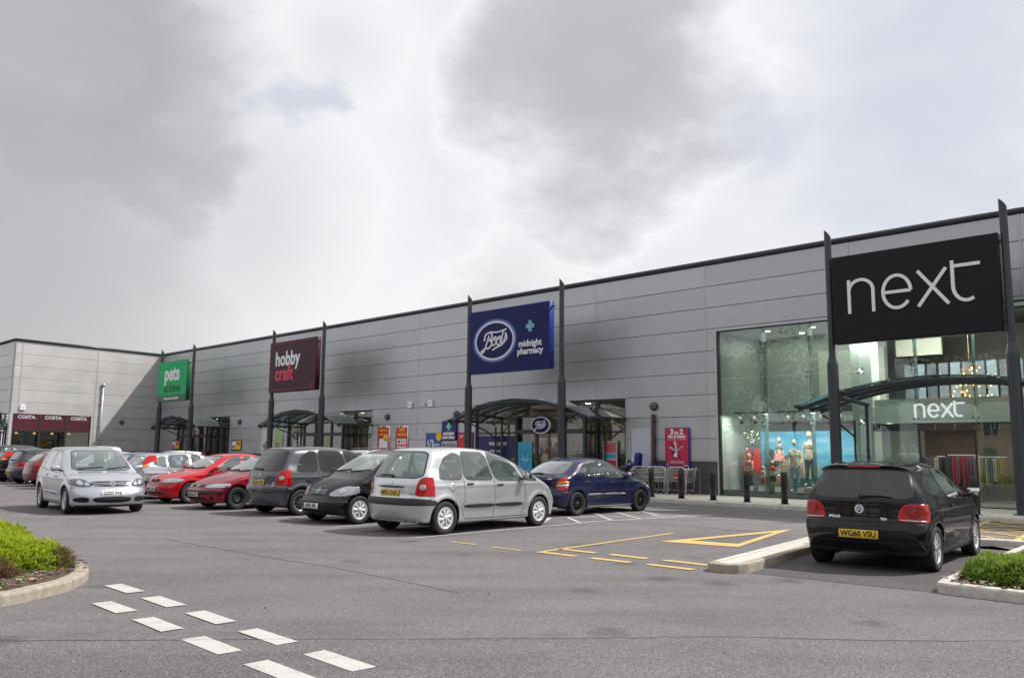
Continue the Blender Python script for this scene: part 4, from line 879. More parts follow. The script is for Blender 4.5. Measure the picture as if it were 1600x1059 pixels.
# building shadow painted into the service road, sunlit strip beyond, coarse junction in front
sheet('service_road_shade', [[f2(-34, 3.6), f2(30, 3.6), f2(30, 6.5), f2(-34, 6.5)]], AS2, .004)
sheet('sunlit_road_strip', [[f2(9.0, 6.5), f2(30, 6.5), f2(30, 10.0), f2(15, 10.3), f2(11, 10.7)]], AS3, .004)
sheet('junction_road', [[(-30, -8), (30, -8), (30, 7.9), (4, 7.42), (1.79, 7.49), (.8, 7.39), (-.2, 7.29), (-1.6, 7.25), (-30, 7.6)]], AS4, .004)
SEAMM = mat('seam_tar', (.125, .115, .12), .85)
def ribbon(name, pts, w, m, z=.008, **kw):
    b = MB(); b.stroke([(p[0], p[1]) for p in pts], w, z - .003, z, m, None, 'z'); o = b.link(name); o['kind'] = 'structure'; return o
rs1 = random.Random(3)
def wob(pts, n=30, a=.012):
    P = catmull([Vector((p[0], p[1], 0)) for p in pts], n // max(1, len(pts) - 1) + 2, False); return [(p.x + rs1.uniform(-a, a), p.y + rs1.uniform(-a, a)) for p in P]
ribbon('road_seam', wob([(-5.5, 7.0), (-1.6, 7.25), (.8, 7.39), (1.8, 7.49), (4, 7.42), (9, 7.9)], 70), .007, SEAMM, .0085)
ribbon('road_seam', wob([(-6.0, 14.9), (-3.8, 12.8), (-2.2, 11.38), (-.58, 9.65)], 50), .007, SEAMM, .0055)
# ---------------- markings
def mark(polys, m, name, z=.008):
    o = sheet(name, polys, m, z); return o
u = Vector((.696, -.718)); q = Vector((.718, .696)); uc = Vector((.762, -.787))
for p0, ks in ((Vector((-4.3275, 9.6975)), range(0, 6)), (Vector((-3.9225, 8.585)), range(0, 5))):
    for k in ks:      # two rows of broad white give-way dashes
        p = p0 + uc * k; j = lambda: Vector((rs1.uniform(-.006, .006), rs1.uniform(-.006, .006)))
        mark([[p - u * .345 - q * .10 + j(), p + u * .345 - q * .10 + j(), p + u * .345 + q * .10 + j(), p - u * .345 + q * .10 + j()]], PWH, 'give_way_dash')
def lineq(a, b, w):
    a, b = Vector(a), Vector(b); t = (b - a).normalized(); n = Vector((-t.y, t.x)) * w / 2; return [a - n, b - n, b + n, a + n]
YU = Vector((.73, -.683))
for c_, ln, w in (((-.80, 14.65), .66, .07), ((-.06, 13.89), .66, .07), ((.75, 13.24), .68, .14), ((1.08, 13.68), .72, .14), ((1.47, 12.57), .70, .15), ((1.80, 13.03), .70, .15), ((2.22, 11.91), .74, .15), ((2.53, 12.38), .74, .15)):
    c_ = Vector(c_); mark([lineq(c_ - YU * ln / 2, c_ + YU * ln / 2, w)], PYE, 'yellow_give_way_dash')
mark([lineq((.42, 13.43), (3.19, 16.79), .09)], PYE, 'yellow_line')
to = [Vector(p) for p in ((2.66, 15.23), (5.9, 17.92), (3.84, 14.45))]; ti = [Vector(p) for p in ((3.28, 15.52), (5.36, 17.56), (4.07, 15.15))]
ti = [Vector((3.26, 15.44)), Vector((5.28, 17.13)), Vector((3.98, 14.96))]
mark([[to[i], to[(i + 1) % 3], ti[(i + 1) % 3], ti[i]] for i in range(3)], PYE, 'yellow_triangle')
# bays: long white separators, one per bay along the row
S0 = Vector((-1.72, 15.45)); ST = Vector((-1.865, 1.925)); BU = Vector((.685, .729))
for k in range(0, 14):
    a = S0 + ST * k; mark([lineq(a, a + BU * (4.85 if k else 4.8), .085)], PWH, 'bay_line')
for k in range(1, 14):
    a = S0 + ST * k + BU * 4.85; mark([lineq(a, a + BU * 4.8, .085)], PWH, 'bay_line', .0085)
mark([lineq(S0 + BU * 4.86 + ST * 1, S0 + BU * 4.86 + ST * 13, .085)], PWH, 'bay_line', .012)
# white hatched margin at the end of the row
mark([lineq((1.53, 18.99), (2.0, 19.48), .10), lineq((2.0, 19.48), (5.24, 21.84), .10), lineq((.95, 20.31), (2.28, 20.96), .09), lineq((2.28, 20.96), (5.2, 21.84), .09)], PWH, 'hatched_margin')
mark([lineq(a, b, .10) for a, b in (((1.36, 20.5), (1.54, 19.05)), ((2.21, 20.9), (2.35, 19.8)), ((2.90, 21.12), (3.1, 20.3)), ((3.5, 21.3), (3.75, 20.8)), ((4.2, 21.5), (4.40, 21.25)), ((.95, 20.31), (.6, 18.2)), ((1.9, 23.4), (2.28, 20.96)), ((2.57, 23.6), (2.95, 21.2)), ((3.51, 22.8), (3.70, 21.4)))], PWH, 'hatched_margin', .012)
mark([lineq((1.2, 23.1), (5.2, 24.9), .09)], PWH, 'hatched_margin')
# yellow cross-hatched strip on the right
HA0, HA1, HB0, HB1 = Vector((8.55, 16.65)), Vector((16.6, 27.3)), Vector((9.25, 15.75)), Vector((18.4, 27.3))
mark([lineq(HA0, HA1, .12), lineq(HB0, HB1, .12), lineq(HA0, HB0, .12)], PYE, 'yellow_box')
mark([lineq(HA0.lerp(HA1, t), HB0.lerp(HB1, t + .075), .10) for t in np.arange(.0, .92, .075)], PYE, 'yellow_box', .012)
mark([lineq(HA0.lerp(HA1, t + .075), HB0.lerp(HB1, t), .10) for t in np.arange(.0, .92, .075)], PYE, 'yellow_box', .016)
# the bay of the black car has a darker surface
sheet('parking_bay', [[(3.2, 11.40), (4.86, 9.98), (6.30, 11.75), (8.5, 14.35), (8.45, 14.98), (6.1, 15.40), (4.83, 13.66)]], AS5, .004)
# ---------------- pavement along the shops
def kerb_run(name, pts, w, h, m, seglen=.9, closed=False, inward=1):
    """a row of kerb stones with small joints and a chamfered top edge"""
    b = MB(); P = [Vector(p) for p in pts]; n = len(P)
    for i in range(n if closed else n - 1):
        a, c = P[i], P[(i + 1) % n]; ln = (c - a).length
        if ln < .02: continue
        t = (c - a) / ln; k = max(1, round(ln / seglen)); nrm = Vector((-t.y, t.x)) * inward
        for j in range(k):
            x0 = ln * j / k + (.004 if ln > .5 else 0); x1 = ln * (j + 1) / k - (.004 if ln > .5 else 0); dz = rs1.uniform(-.003, .003)
            prof = [(0, -.05), (0, h - .03), (.012, h - .008), (.03, h), (w, h), (w, -.05)]
            vs = [(a + t * x0 + nrm * p) for p, z in prof] + [(a + t * x1 + nrm * p) for p, z in prof]; zz = [z + (dz if z > 0 else 0) for p, z in prof] * 2
            b.add([(v.x, v.y, z) for v, z in zip(vs, zz)], [tuple(range(6)), tuple(range(6, 12))[::-1]] + [(r, 6 + r, 6 + (r + 1) % 6, (r + 1) % 6) for r in range(6)], m)
    o = b.link(name); o['kind'] = 'structure'; return o
KO = 3.45
kerb_run('pavement_kerb', [f2(-33.5, KO), f2(26, KO)], .14, .125, KRW, .9)
pv = MB(); s0 = -36.2
a, b_, c_, d_ = FP(-33.5, KO - .14), FP(26, KO - .14), FP(26, 0), FP(-36, 0)
pv.add([(v.x, v.y, .12) for v in (a, b_, c_, d_)], [(0, 1, 2, 3)], PAV); pv.link('pavement')['kind'] = 'structure'
pj = MB()
for k in range(-56, 44):
    s_ = k * .6; A = FP(s_, KO - .15); Bq = FP(s_, .02); pj.stroke([(A.x, A.y), (Bq.x, Bq.y)], .008, .119, .1225, SEAMM, None, 'z')
for o_ in (.6, 1.2, 1.8, 2.4, 3.0):
    A = FP(-33.5, o_); Bq = FP(26, o_); pj.stroke([(A.x, A.y), (Bq.x, Bq.y)], .008, .119, .1218, SEAMM, None, 'z')
pj.link('paving_joint')['kind'] = 'structure'
# ---------------- traffic island running back beside the black car
iv = Vector((.60, .80)).normalized(); il = Vector((2.68, 11.62)); ir = Vector((3.15, 11.42))
A1 = Vector((2.76, 11.74)); A2 = Vector((5.40, 15.40)); A3 = Vector((6.35, 16.70)); B1 = Vector((3.17, 11.44)); B2 = Vector((4.80, 13.70)); B3 = Vector((6.05, 15.45))
nose = [Vector((3.17, 11.44)), Vector((3.02, 11.35)), Vector((2.84, 11.37)), Vector((2.70, 11.50)), Vector((2.68, 11.64)), Vector((2.76, 11.76))]
out_ = [A3] + [A2] + nose[::-1][:-1] + [B1, B2, B3]
kerb_run('island_kerb', [A3, A2, nose[5]], .125, .115, KRW, .6, inward=1); kerb_run('island_kerb', nose[::-1], .125, .115, KRB, .3, inward=1); kerb_run('island_kerb', [nose[0], B2, B3], .125, .115, KRB, .7, inward=1)
pg = MB(); P = [A3, A2] + nose[::-1] + [B2, B3]; cen_ = sum(P, Vector((0, 0))) / len(P)
pg.add([(p.x, p.y, .108) for p in P], [tuple(range(len(P)))], KRW); pg.link('traffic_island')['kind'] = 'structure'
# cross kerb closing the bay in front of the black car, and the footway behind it
kerb_run('bay_end_kerb', [Vector((10.6, 13.35)), Vector((8.51, 15.02)), Vector((8.2, 15.2)), B3], .22, .115, KRW, .8, inward=-1)
# ---------------- planted islands
def planter(pts, name, w=.13, seg=.9, inward=1, mk=KRB):
    kerb_run(name + '_kerb', pts, w, .125, mk, seg, True, inward)
    s = MB(); P = [Vector(p) for p in pts]; c = sum(P, Vector((0, 0))) / len(P); n = len(P); rings = 10; vs = [(c.x, c.y, .15)]; fs = []
    for r in range(1, rings + 1):
        for p in P:
            v = c.lerp(p, r / rings * .985); vs.append((v.x, v.y, .075 + .07 * (1 - (r / rings) ** 3) + rs1.uniform(-.012, .012)))
    for k in range(n): fs.append((0, 1 + k, 1 + (k + 1) % n))
    for r in range(rings - 1):
        for k in range(n): fs.append((1 + r * n + k, 1 + (r + 1) * n + k, 1 + (r + 1) * n + (k + 1) % n, 1 + r * n + (k + 1) % n))
    s.add(vs, fs, SOIL, True); o = s.link('soil_bed'); o['kind'] = 'structure'; return c
arc = catmull([(-5.35, 8.05), (-5.02, 8.55), (-4.90, 9.05), (-4.86, 9.60), (-5.07, 10.38), (-5.50, 11.02), (-5.92, 11.46)], 4, False)
LP = [Vector((-9.2, 7.2)), Vector((-6.4, 6.9)), Vector((-5.85, 7.35))] + [Vector((p.x, p.y)) for p in arc] + [Vector((-7.6, 13.3)), Vector((-9.6, 15.6)), Vector((-14.0, 12.0))]
planter(LP, 'left_planter', .15, .9)
RP = [Vector((4.93, 9.95)), Vector((5.02, 9.80)), Vector((5.55, 9.25)), Vector((7.4, 7.4)), Vector((12.0, 12.0)), Vector((9.1, 14.4)), Vector((8.6, 14.3)), Vector((6.33, 11.68)), Vector((4.99, 10.07))]
planter(RP, 'right_planter', .14, .9, 1, KRW)
# ---------------- low conifer and heather planting
def leafmat(name, cols, rough=.65):
    m = bpy.data.materials.new(name); m.use_nodes = True; nt = m.node_tree; b = nt.nodes['Principled BSDF']
    a = nn(nt, 'ShaderNodeAttribute', attribute_name='tint'); r = ramp(nt, cols); nt.links.new(a.outputs['Fac'], r.inputs[0]); nt.links.new(r.outputs[0], b.inputs['Base Color'])
    b.inputs['Roughness'].default_value = rough; b.inputs['Subsurface Weight'].default_value = 0
    tr = nn(nt, 'ShaderNodeBsdfTranslucent'); nt.links.new(r.outputs[0], tr.inputs[0]); mx = nn(nt, 'ShaderNodeMixShader'); mx.inputs[0].default_value = .35
    nt.links.new(b.outputs[0], mx.inputs[1]); nt.links.new(tr.outputs[0], mx.inputs[2]); nt.links.new(mx.outputs[0], nt.nodes['Material Output'].inputs[0]); return m
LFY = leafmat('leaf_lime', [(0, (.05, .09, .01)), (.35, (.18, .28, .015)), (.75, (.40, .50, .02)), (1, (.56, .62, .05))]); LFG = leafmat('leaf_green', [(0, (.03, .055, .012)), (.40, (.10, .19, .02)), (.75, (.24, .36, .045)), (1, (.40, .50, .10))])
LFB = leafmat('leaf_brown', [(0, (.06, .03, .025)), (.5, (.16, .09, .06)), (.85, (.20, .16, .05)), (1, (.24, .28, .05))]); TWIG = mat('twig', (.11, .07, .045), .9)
def bush(name, loc, rx, ry, h, n, m, label, seed, group, tipm=None, ln=.05, wd=.006, root_z=.12, stems=14, hook=None, flat=.6, lump=.35):
    """sprays of fine needles over a lumpy mound, on short stems"""
    rg = np.random.default_rng(seed); L = []
    nl = 7
    lumps = [(rg.uniform(-.7, .7), rg.uniform(-.7, .7), rg.uniform(.25, .5), rg.uniform(.5, 1.0)) for _ in range(nl)]
    def top(x, y):
        r2 = x * x + y * y; base = np.sqrt(max(0, 1 - r2 ** 1.5)) * (1 - lump)
        for a, b, s_, k in lumps: base += lump * 1.1 * k * math.exp(-((x - a) ** 2 + (y - b) ** 2) / s_ ** 2) * (r2 < 1.15)
        return base
    V = []; F = []; Tn = []; tufts = [(rg.uniform(-1, 1), rg.uniform(-1, 1), rg.normal(0, .09), rg.normal(0, .13)) for _ in range(max(40, n // 45))]; tr_ = .075 / rx
    for i in range(n):
        while True:
            tf = tufts[rg.integers(len(tufts))]; x, y = tf[0] + rg.normal(0, tr_), tf[1] + rg.normal(0, tr_)
            if x * x + y * y < 1: break
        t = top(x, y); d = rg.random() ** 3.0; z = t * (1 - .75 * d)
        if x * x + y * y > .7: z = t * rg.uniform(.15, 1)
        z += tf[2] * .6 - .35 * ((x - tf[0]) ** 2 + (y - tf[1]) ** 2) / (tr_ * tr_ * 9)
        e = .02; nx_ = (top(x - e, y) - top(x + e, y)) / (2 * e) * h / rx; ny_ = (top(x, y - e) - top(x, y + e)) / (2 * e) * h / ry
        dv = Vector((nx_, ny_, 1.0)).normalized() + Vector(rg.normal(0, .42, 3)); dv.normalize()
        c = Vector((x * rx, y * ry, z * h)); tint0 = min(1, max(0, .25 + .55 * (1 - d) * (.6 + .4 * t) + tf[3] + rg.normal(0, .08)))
        # a spray: a spine with side needles
        sl = ln * rg.uniform(.7, 1.5); side = dv.cross(Vector(rg.normal(0, 1, 3))).normalized(); b0 = len(V)
        nb = 5
        for k in range(nb):
            p = c + dv * sl * (k / nb); s_ = 1 if k % 2 else -1; tip = p + (dv * .75 + side * s_ * .8).normalized() * sl * .55 * (1 - k / nb * .5); w = side.cross(dv) * wd + dv * wd * .8
            b = len(V); V += [p - w, p + w, tip]; F.append((b, b + 1, b + 2)); Tn += [tint0 * .8, tint0 * .8, min(1, tint0 + .15)]
        b = len(V); w = side.cross(dv) * wd; V += [c - w, c + w, c + dv * sl * 1.2]; F.append((b, b + 1, b + 2)); Tn += [tint0 * .7, tint0 * .7, min(1, tint0 + .2)]
    root = empty(name, (loc[0], loc[1], root_z), 0, label, 'shrub', group)
    me = bpy.data.meshes.new('foliage'); me.from_pydata(V, [], F); at = me.attributes.new('tint', 'FLOAT', 'POINT'); at.data.foreach_set('value', np.array(Tn, dtype=np.float32)); me.materials.append(m)
    o = bpy.data.objects.new('foliage', me); COL.objects.link(o); o.parent = root
    st = MB()
    for k in range(stems):
        a = rg.uniform(0, 6.28); r_ = rg.uniform(.2, .8); tx, ty = math.cos(a) * r_, math.sin(a) * r_; tz = top(tx, ty) * .8 * h
        st.tube([(tx * rx * .15, ty * ry * .15, -.06), (tx * rx * .5, ty * ry * .5, tz * .5), (tx * rx, ty * ry, tz)], [.012, .008, .004], TWIG, 5)
    st.link('stem', root); return root
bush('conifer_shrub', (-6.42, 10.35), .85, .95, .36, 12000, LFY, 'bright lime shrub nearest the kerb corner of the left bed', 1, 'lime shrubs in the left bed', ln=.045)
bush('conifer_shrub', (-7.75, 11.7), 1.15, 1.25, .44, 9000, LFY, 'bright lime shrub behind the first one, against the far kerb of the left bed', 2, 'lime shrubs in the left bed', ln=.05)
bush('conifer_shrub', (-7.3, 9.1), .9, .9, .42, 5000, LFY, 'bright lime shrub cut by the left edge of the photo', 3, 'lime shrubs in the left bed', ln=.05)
bush('heather_shrub', (-5.50, 10.42), .16, .28, .15, 900, LFB, 'straggly brown shrub with bare twigs at the kerb of the left bed', 4, 'brown shrubs in the left bed', ln=.05, wd=.004, stems=60)
bush('heather_shrub', (-5.95, 9.62), .50, .26, .15, 1500, LFB, 'low brown twiggy growth under the front of the lime shrubs', 5, 'brown shrubs in the left bed', ln=.06, wd=.004, stems=60)
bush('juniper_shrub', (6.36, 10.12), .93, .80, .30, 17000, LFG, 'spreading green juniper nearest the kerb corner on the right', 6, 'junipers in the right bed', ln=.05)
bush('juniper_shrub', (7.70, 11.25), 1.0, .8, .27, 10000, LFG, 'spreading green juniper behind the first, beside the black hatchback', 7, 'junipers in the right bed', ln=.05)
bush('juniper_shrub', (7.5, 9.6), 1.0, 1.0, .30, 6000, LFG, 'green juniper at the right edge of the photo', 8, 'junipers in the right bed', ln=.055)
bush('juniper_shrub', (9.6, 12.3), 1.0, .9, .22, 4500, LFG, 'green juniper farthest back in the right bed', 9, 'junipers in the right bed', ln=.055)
bush('conifer_shrub', (-5.66, 10.38), .30, .42, .20, 1300, LFY, 'sparse green tips over the brown twigs at the kerb corner of the left bed', 14, 'lime shrubs in the left bed', ln=.045)
# bark, stones and fallen bits on the soil
lt = MB(); BK = [mat('bark_chip', (.22, .13, .09), .9), mat('bark_pale', (.42, .34, .27), .9), mat('bark_dark', (.05, .03, .022), .9), mat('weed_green', (.10, .17, .03), .8)]
rg = random.Random(5)
for (x0, x1, y0, y1, n) in ((-6.9, -5.1, 8.2, 11.0, 900), (5.1, 6.6, 9.0, 10.9, 500)):
    for i in range(n):
        x, y = rg.uniform(x0, x1), rg.uniform(y0, y1)
        PP = LP if x < 0 else RP
        if not inpoly([(p.x, p.y) for p in PP], np.array([x]), np.array([y]))[0]: continue
        mm = rg.choices(BK, (5, 3, 4, 2))[0]; a = rg.uniform(0, 3.1); s_ = rg.uniform(.008, .03); M = T(x, y, .135 + rg.uniform(0, .02)) @ RZ(a) @ Matrix.Rotation(rg.uniform(-.6, .6), 4, 'X')
        lt.box(-s_, s_, -s_ * .4, s_ * .4, -.003, .004, mm, M)
tag(lt.link('bark_litter'), kind='stuff')
gl = MB(); PB_ = mat('pale_grit', (.55, .52, .48), .9)
for i in range(60):
    x, y = rg.uniform(-8, 9), rg.uniform(6, 20); s_ = rg.uniform(.003, .009); gl.box(-s_, s_, -s_, s_, 0, s_, rg.choice([PB_, BK[2], BK[0]]), T(x, y, .006) @ RZ(rg.uniform(0, 3)))
tag(gl.link('road_grit'), kind='stuff')
# ================================================================ shop building
def cladding(name, col, rough=.34, metal=.6):
    m = bpy.data.materials.new(name); m.use_nodes = True; nt = m.node_tree; b = nt.nodes['Principled BSDF']; L = nt.links.new
    tc = nn(nt, 'ShaderNodeTexCoord'); t = nn(nt, 'ShaderNodeTexNoise'); L(tc.outputs['Object'], t.inputs[0]); t.inputs['Scale'].default_value = .8; t.inputs['Detail'].default_value = 6
    mp = nn(nt, 'ShaderNodeMapping'); L(tc.outputs['Object'], mp.inputs[0]); mp.inputs[3].default_value = (9, 9, .25)
    t2 = nn(nt, 'ShaderNodeTexNoise'); L(mp.outputs[0], t2.inputs[0]); t2.inputs['Scale'].default_value = 1.2; t2.inputs['Detail'].default_value = 5
    oi = nn(nt, 'ShaderNodeNewGeometry'); r0 = ramp(nt, [(0, .955), (1, 1.045)]); L(oi.outputs['Random Per Island'], r0.inputs[0])
    r = ramp(nt, [(.3, .95), (.7, 1.04)]); L(t.outputs[0], r.inputs[0]); r2 = ramp(nt, [(.35, .985), (.6, 1.01)]); L(t2.outputs[0], r2.inputs[0])
    c = mixc(nt, 1, mixc(nt, 1, mixc(nt, 1, tuple(col), r.outputs[0], 'MULTIPLY'), r2.outputs[0], 'MULTIPLY'), r0.outputs[0], 'MULTIPLY'); L(c, b.inputs['Base Color'])
    rr = ramp(nt, [(.3, rough - .06), (.7, rough + .08)]); L(t.outputs[0], rr.inputs[0]); L(rr.outputs[0], b.inputs['Roughness']); b.inputs['Metallic'].default_value = metal
    bp = nn(nt, 'ShaderNodeBump'); bp.inputs['Strength'].default_value = .05; bp.inputs['Distance'].default_value = .08; L(t.outputs[0], bp.inputs['Height']); L(bp.outputs[0], b.inputs['Normal']); return m
CLAD = cladding('cladding_grey', (.46, .47, .49), .38, .5); CLADL = cladding('cladding_pale', (.56, .55, .55), .45, .35); BACK = mat('joint_dark', (.035, .036, .04), .8)
DGR = mat('frame_charcoal', (.045, .05, .058), .38, .3, var=.12, vscale=2); TRM = mat('trim_grey', (.50, .51, .54), .4, .5); FASC = mat('roof_edge', (.055, .062, .068), .35, .4, var=.15)
def brickm():
    m = bpy.data.materials.new('dark_brick'); m.use_nodes = True; nt = m.node_tree; b = nt.nodes['Principled BSDF']; L = nt.links.new
    tc = nn(nt, 'ShaderNodeTexCoord'); sp = nn(nt, 'ShaderNodeSeparateXYZ'); L(tc.outputs['Object'], sp.inputs[0]); cb = nn(nt, 'ShaderNodeCombineXYZ'); L(sp.outputs[0], cb.inputs[0]); L(sp.outputs[2], cb.inputs[1])
    br = nn(nt, 'ShaderNodeTexBrick'); L(cb.outputs[0], br.inputs[0]); br.inputs['Scale'].default_value = 1; br.inputs['Brick Width'].default_value = .225; br.inputs['Row Height'].default_value = .075; br.inputs['Mortar Size'].default_value = .006
    br.inputs['Color1'].default_value = (.05, .05, .057, 1); br.inputs['Color2'].default_value = (.072, .070, .078, 1); br.inputs['Mortar'].default_value = (.10, .10, .105, 1); L(br.outputs[0], b.inputs['Base Color']); b.inputs['Roughness'].default_value = .75
    bp = nn(nt, 'ShaderNodeBump'); bp.inputs['Strength'].default_value = .5; bp.inputs['Distance'].default_value = .01; bp.invert = True; L(br.outputs[1], bp.inputs['Height']); L(bp.outputs[0], b.inputs['Normal']); return m
BRK = brickm()
ZL = [1.30 + .777 * k for k in range(10)]      # panel joints, the last is the eaves
ZTOP = ZL[-1]
def subtract(rect, holes):
    out = [rect]
    for hx0, hx1, hz0, hz1 in holes:
        nx = []
        for x0, x1, z0, z1 in out:
            if hx1 <= x0 or hx0 >= x1 or hz1 <= z0 or hz0 >= z1: nx.append((x0, x1, z0, z1)); continue
            if z1 > hz1: nx.append((x0, x1, hz1, z1))
            if z0 < hz0: nx.append((x0, x1, z0, hz0))
            a, b = max(z0, hz0), min(z1, hz1)
            if x0 < hx0: nx.append((x0, hx0, a, b))
            if x1 > hx1: nx.append((hx1, x1, a, b))
        out = [r for r in nx if r[1] - r[0] > .015 and r[3] - r[2] > .015]
    return out
def clad_wall(M, x0, x1, seams, zs, holes, m, name, parent, g=.007, trim=.05):
    b = MB(); xs = [x0] + [s for s in seams if x0 < s < x1] + [x1]
    for i in range(len(xs) - 1):
        a = xs[i] + (trim if i else .0) / 2; c = xs[i + 1] - (trim if i < len(xs) - 2 else 0) / 2
        for k in range(len(zs) - 1):
            for r in subtract((a, c, zs[k] + g, zs[k + 1] - g), holes): b.rbox(((r[0] + r[1]) / 2, .03, (r[2] + r[3]) / 2), (r[1] - r[0], .06, r[3] - r[2]), .008, m, M, 1)
    o = b.link('cladding', parent)
    for f in o.data.polygons: f.use_smooth = False
    t = MB()
    for s in xs[1:-1]:
        for r in subtract((s - trim / 2 + .002, s + trim / 2 - .002, zs[0], zs[-1]), [(h[0], h[1], h[2], h[3]) for h in holes]): t.box(r[0], r[1], -.006, .05, r[2], r[3], TRM, M)
    t.link('seam_trim', parent)
    bk = MB()
    for r in subtract((x0, x1, 0, zs[-1]), holes): bk.box(r[0], r[1], .062, .18, r[2], r[3], BACK, M)
    bk.link('backing_wall', parent)
OPEN = [(10.15, 24.0, -1, 5.86), (-2.25, 6.16, -1, ZL[3]), (-18.3, -10.08, -1, ZL[3]), (-33.0, -25.3, -1, ZL[3])]
SEAMS = [-31.7, -26.6, -21.75, -16.7, -11.6, -6.42, -.56, 4.68, 9.72, 14.95, 19.77, 24.9]
bldg = empty('retail_building', (0, 0, 0), 0, 'long grey metal clad retail building holding the four shops with brick base', 'building')
bldg.matrix_world = MF
I4 = Matrix.Identity(4)
clad_wall(I4, -36.3, 30, SEAMS, ZL, OPEN, CLAD, 'w', bldg)
for r in subtract((-36.3, 30, .10, 1.27), OPEN): bb = MB(); bb.box(r[0], r[1], .015, .061, r[2], r[3], BRK); bb.link('brick_base', bldg)
bb = MB()
for r in subtract((-36.3, 30, 1.27, 1.30), OPEN): bb.box(r[0], r[1], -.02, .061, r[2], r[3] - .002, TRM)
for h in OPEN:       # trim round the openings
    for sx in (h[0] - .05, h[1] - .0): bb.box(sx, sx + .05, -.025, .2, .12, h[3] + .05, TRM)
    bb.box(h[0] - .05, h[1] + .05, -.027, .2, h[3], h[3] + .05, TRM)
bb.link('opening_trim', bldg)
rf = MB(); rf.box(-36.3, 30, .1, 30, ZTOP + .02, ZTOP + .12, FASC); rf.link('roof', bldg)
gt = MB(); gt.tube([(-36.35, -.02, ZTOP + .10), (30, -.02, ZTOP + .10)], .085, FASC, 14); gt.box(-36.3, 30, -.06, .1, ZTOP + .02, ZTOP + .09, FASC); gt.link('gutter', bldg)
bw = MB(); bw.box(-36.3, 30, 29.8, 30, 0, ZTOP, BACK); bw.box(29.8, 30, .2, 29.8, 0, ZTOP, BACK); bw.box(-36.5, -36.3, .5, 29.8, 0, ZTOP, BACK); bw.link('rear_wall', bldg)

# ---------------------------------------------------------------- left block (coffee shop wall and its shaded return)
LW = math.radians(54.886); CF = Vector((-25.98, 61.954, 0))
C0 = FP(-36.3, 0); ML = Matrix.Translation((C0.x, C0.y, 0)) @ RZ(LW)
LB = empty('corner_building', (0, 0, 0), 0, 'pale clad corner building with the coffee shop windows and a diagonal shadow', 'building'); LB.matrix_world = ML
LOPEN = [(-10.12, -5.03, -1, 3.66)]
clad_wall(I4, -10.30, -.0, [-9.86, -4.85], ZL, LOPEN, CLADL, 'l', LB)
q = MB(); q.tube([(-10.36, -.02, ZTOP + .10), (.05, -.02, ZTOP + .10)], .085, FASC, 14); q.box(-10.3, 0, -.06, .1, ZTOP + .02, ZTOP + .09, FASC); q.link('gutter', LB)
q = MB(); q.box(-10.3, -.02, .02, .061, .1, 1.28, BRK); q.link('brick_base', LB)
q = MB(); q.tube([(-4.45, -.10, .1), (-4.38, -.10, 5.75)], .055, TRM, 10); q.tube([(-4.38, -.10, 5.75), (-4.38, -.10, 5.95)], .09, TRM, 10)
for z in (1.5, 3, 4.5): q.box(-4.50, -4.33, -.1, 0, z, z + .04, TRM)
q.link('downpipe', LB)
# the return wall runs parallel to the shops, ten metres forward
CA = ML @ Vector((-10.33, 0, 0)); MR = Matrix.Translation((CA.x, CA.y, 0)) @ RZ(-TH)
inv = ML.inverted()
def lbobj(mb, name):
    o = mb.link(name, LB); o.matrix_parent_inverse = Matrix.Identity(4); o.matrix_local = inv @ MR; return o
b = MB(); R_OPEN = (-9.0, -.25, -1, 3.66)
xs_ = [-26, -20.3, -15.2, -10.1, -5.0, 0]
for i in range(5):
    for k in range(9):
        for r in subtract((xs_[i] + .02, xs_[i + 1] - .02, ZL[k] + .01, ZL[k + 1] - .01), [R_OPEN]): b.box(r[0], r[1], 0, .06, r[2], r[3], CLADL)
for r in subtract((-26, -.1, 0, ZTOP), [R_OPEN]): b.box(r[0], r[1], .062, .2, r[2], r[3], BACK)
lbobj(b, 'return_cladding')
b = MB(); b.tube([(-26, -.02, ZTOP + .10), (.03, -.02, ZTOP + .10)], .085, FASC, 14); b.prism([(-26, .1), (-.02, .1), (-1.72, 10.1), (-1.8, 14), (-26, 14)], ZTOP + .02, ZTOP + .09, FASC); lbobj(b, 'return_gutter')
b = MB(); b.box(-.045, .035, -.035, .045, 3.7, ZTOP, mat('corner_trim', (.25, .22, .27), .5, .4)); lbobj(b, 'corner_trim')
SHG = glass('shop_glass', (.87, .94, .91), .04, .01, 1.5, (.08, .10, .09), 1.4); SHGD = glass('shop_glass_dark', (.50, .50, .45), .15, .01, 1.5, (.02, .02, .018), 2.6); NXG = glass('tall_window_glass', (.82, .90, .87), .05, .008, 1.5, (.20, .25, .23), 1.8)
FING = glass('glass_fin_green', (.45, .60, .54), .40, .03, 1.5, (.12, .19, .17), 1.5)
CNG = glass('canopy_glass', (.80, .88, .85), .14, .05, 1.5, (.25, .28, .27), 1.4)
b = MB()
for x in (-8.9, -6.9, -4.9, -2.9, -1.2): b.box(x, x + .08, .02, .12, .1, 3.6, DGR)
b.box(-9, -.25, .02, .12, 2.4, 2.5, DGR); lbobj(b, 'shop_frame'); b = MB(); b.box(-9, -.25, .06, .075, .1, 3.6, SHGD); lbobj(b, 'shop_window')
CRED = mat('sign_crimson', (.075, .008, .020), .5); LETW = mat('lettering_white', (.80, .80, .82), .4); INT = mat('shop_interior_brown', (.055, .04, .03), .8, var=.5, vscale=1.5)
wn_ = None
xw = [-10.12, -8.42, -6.72, -5.03]
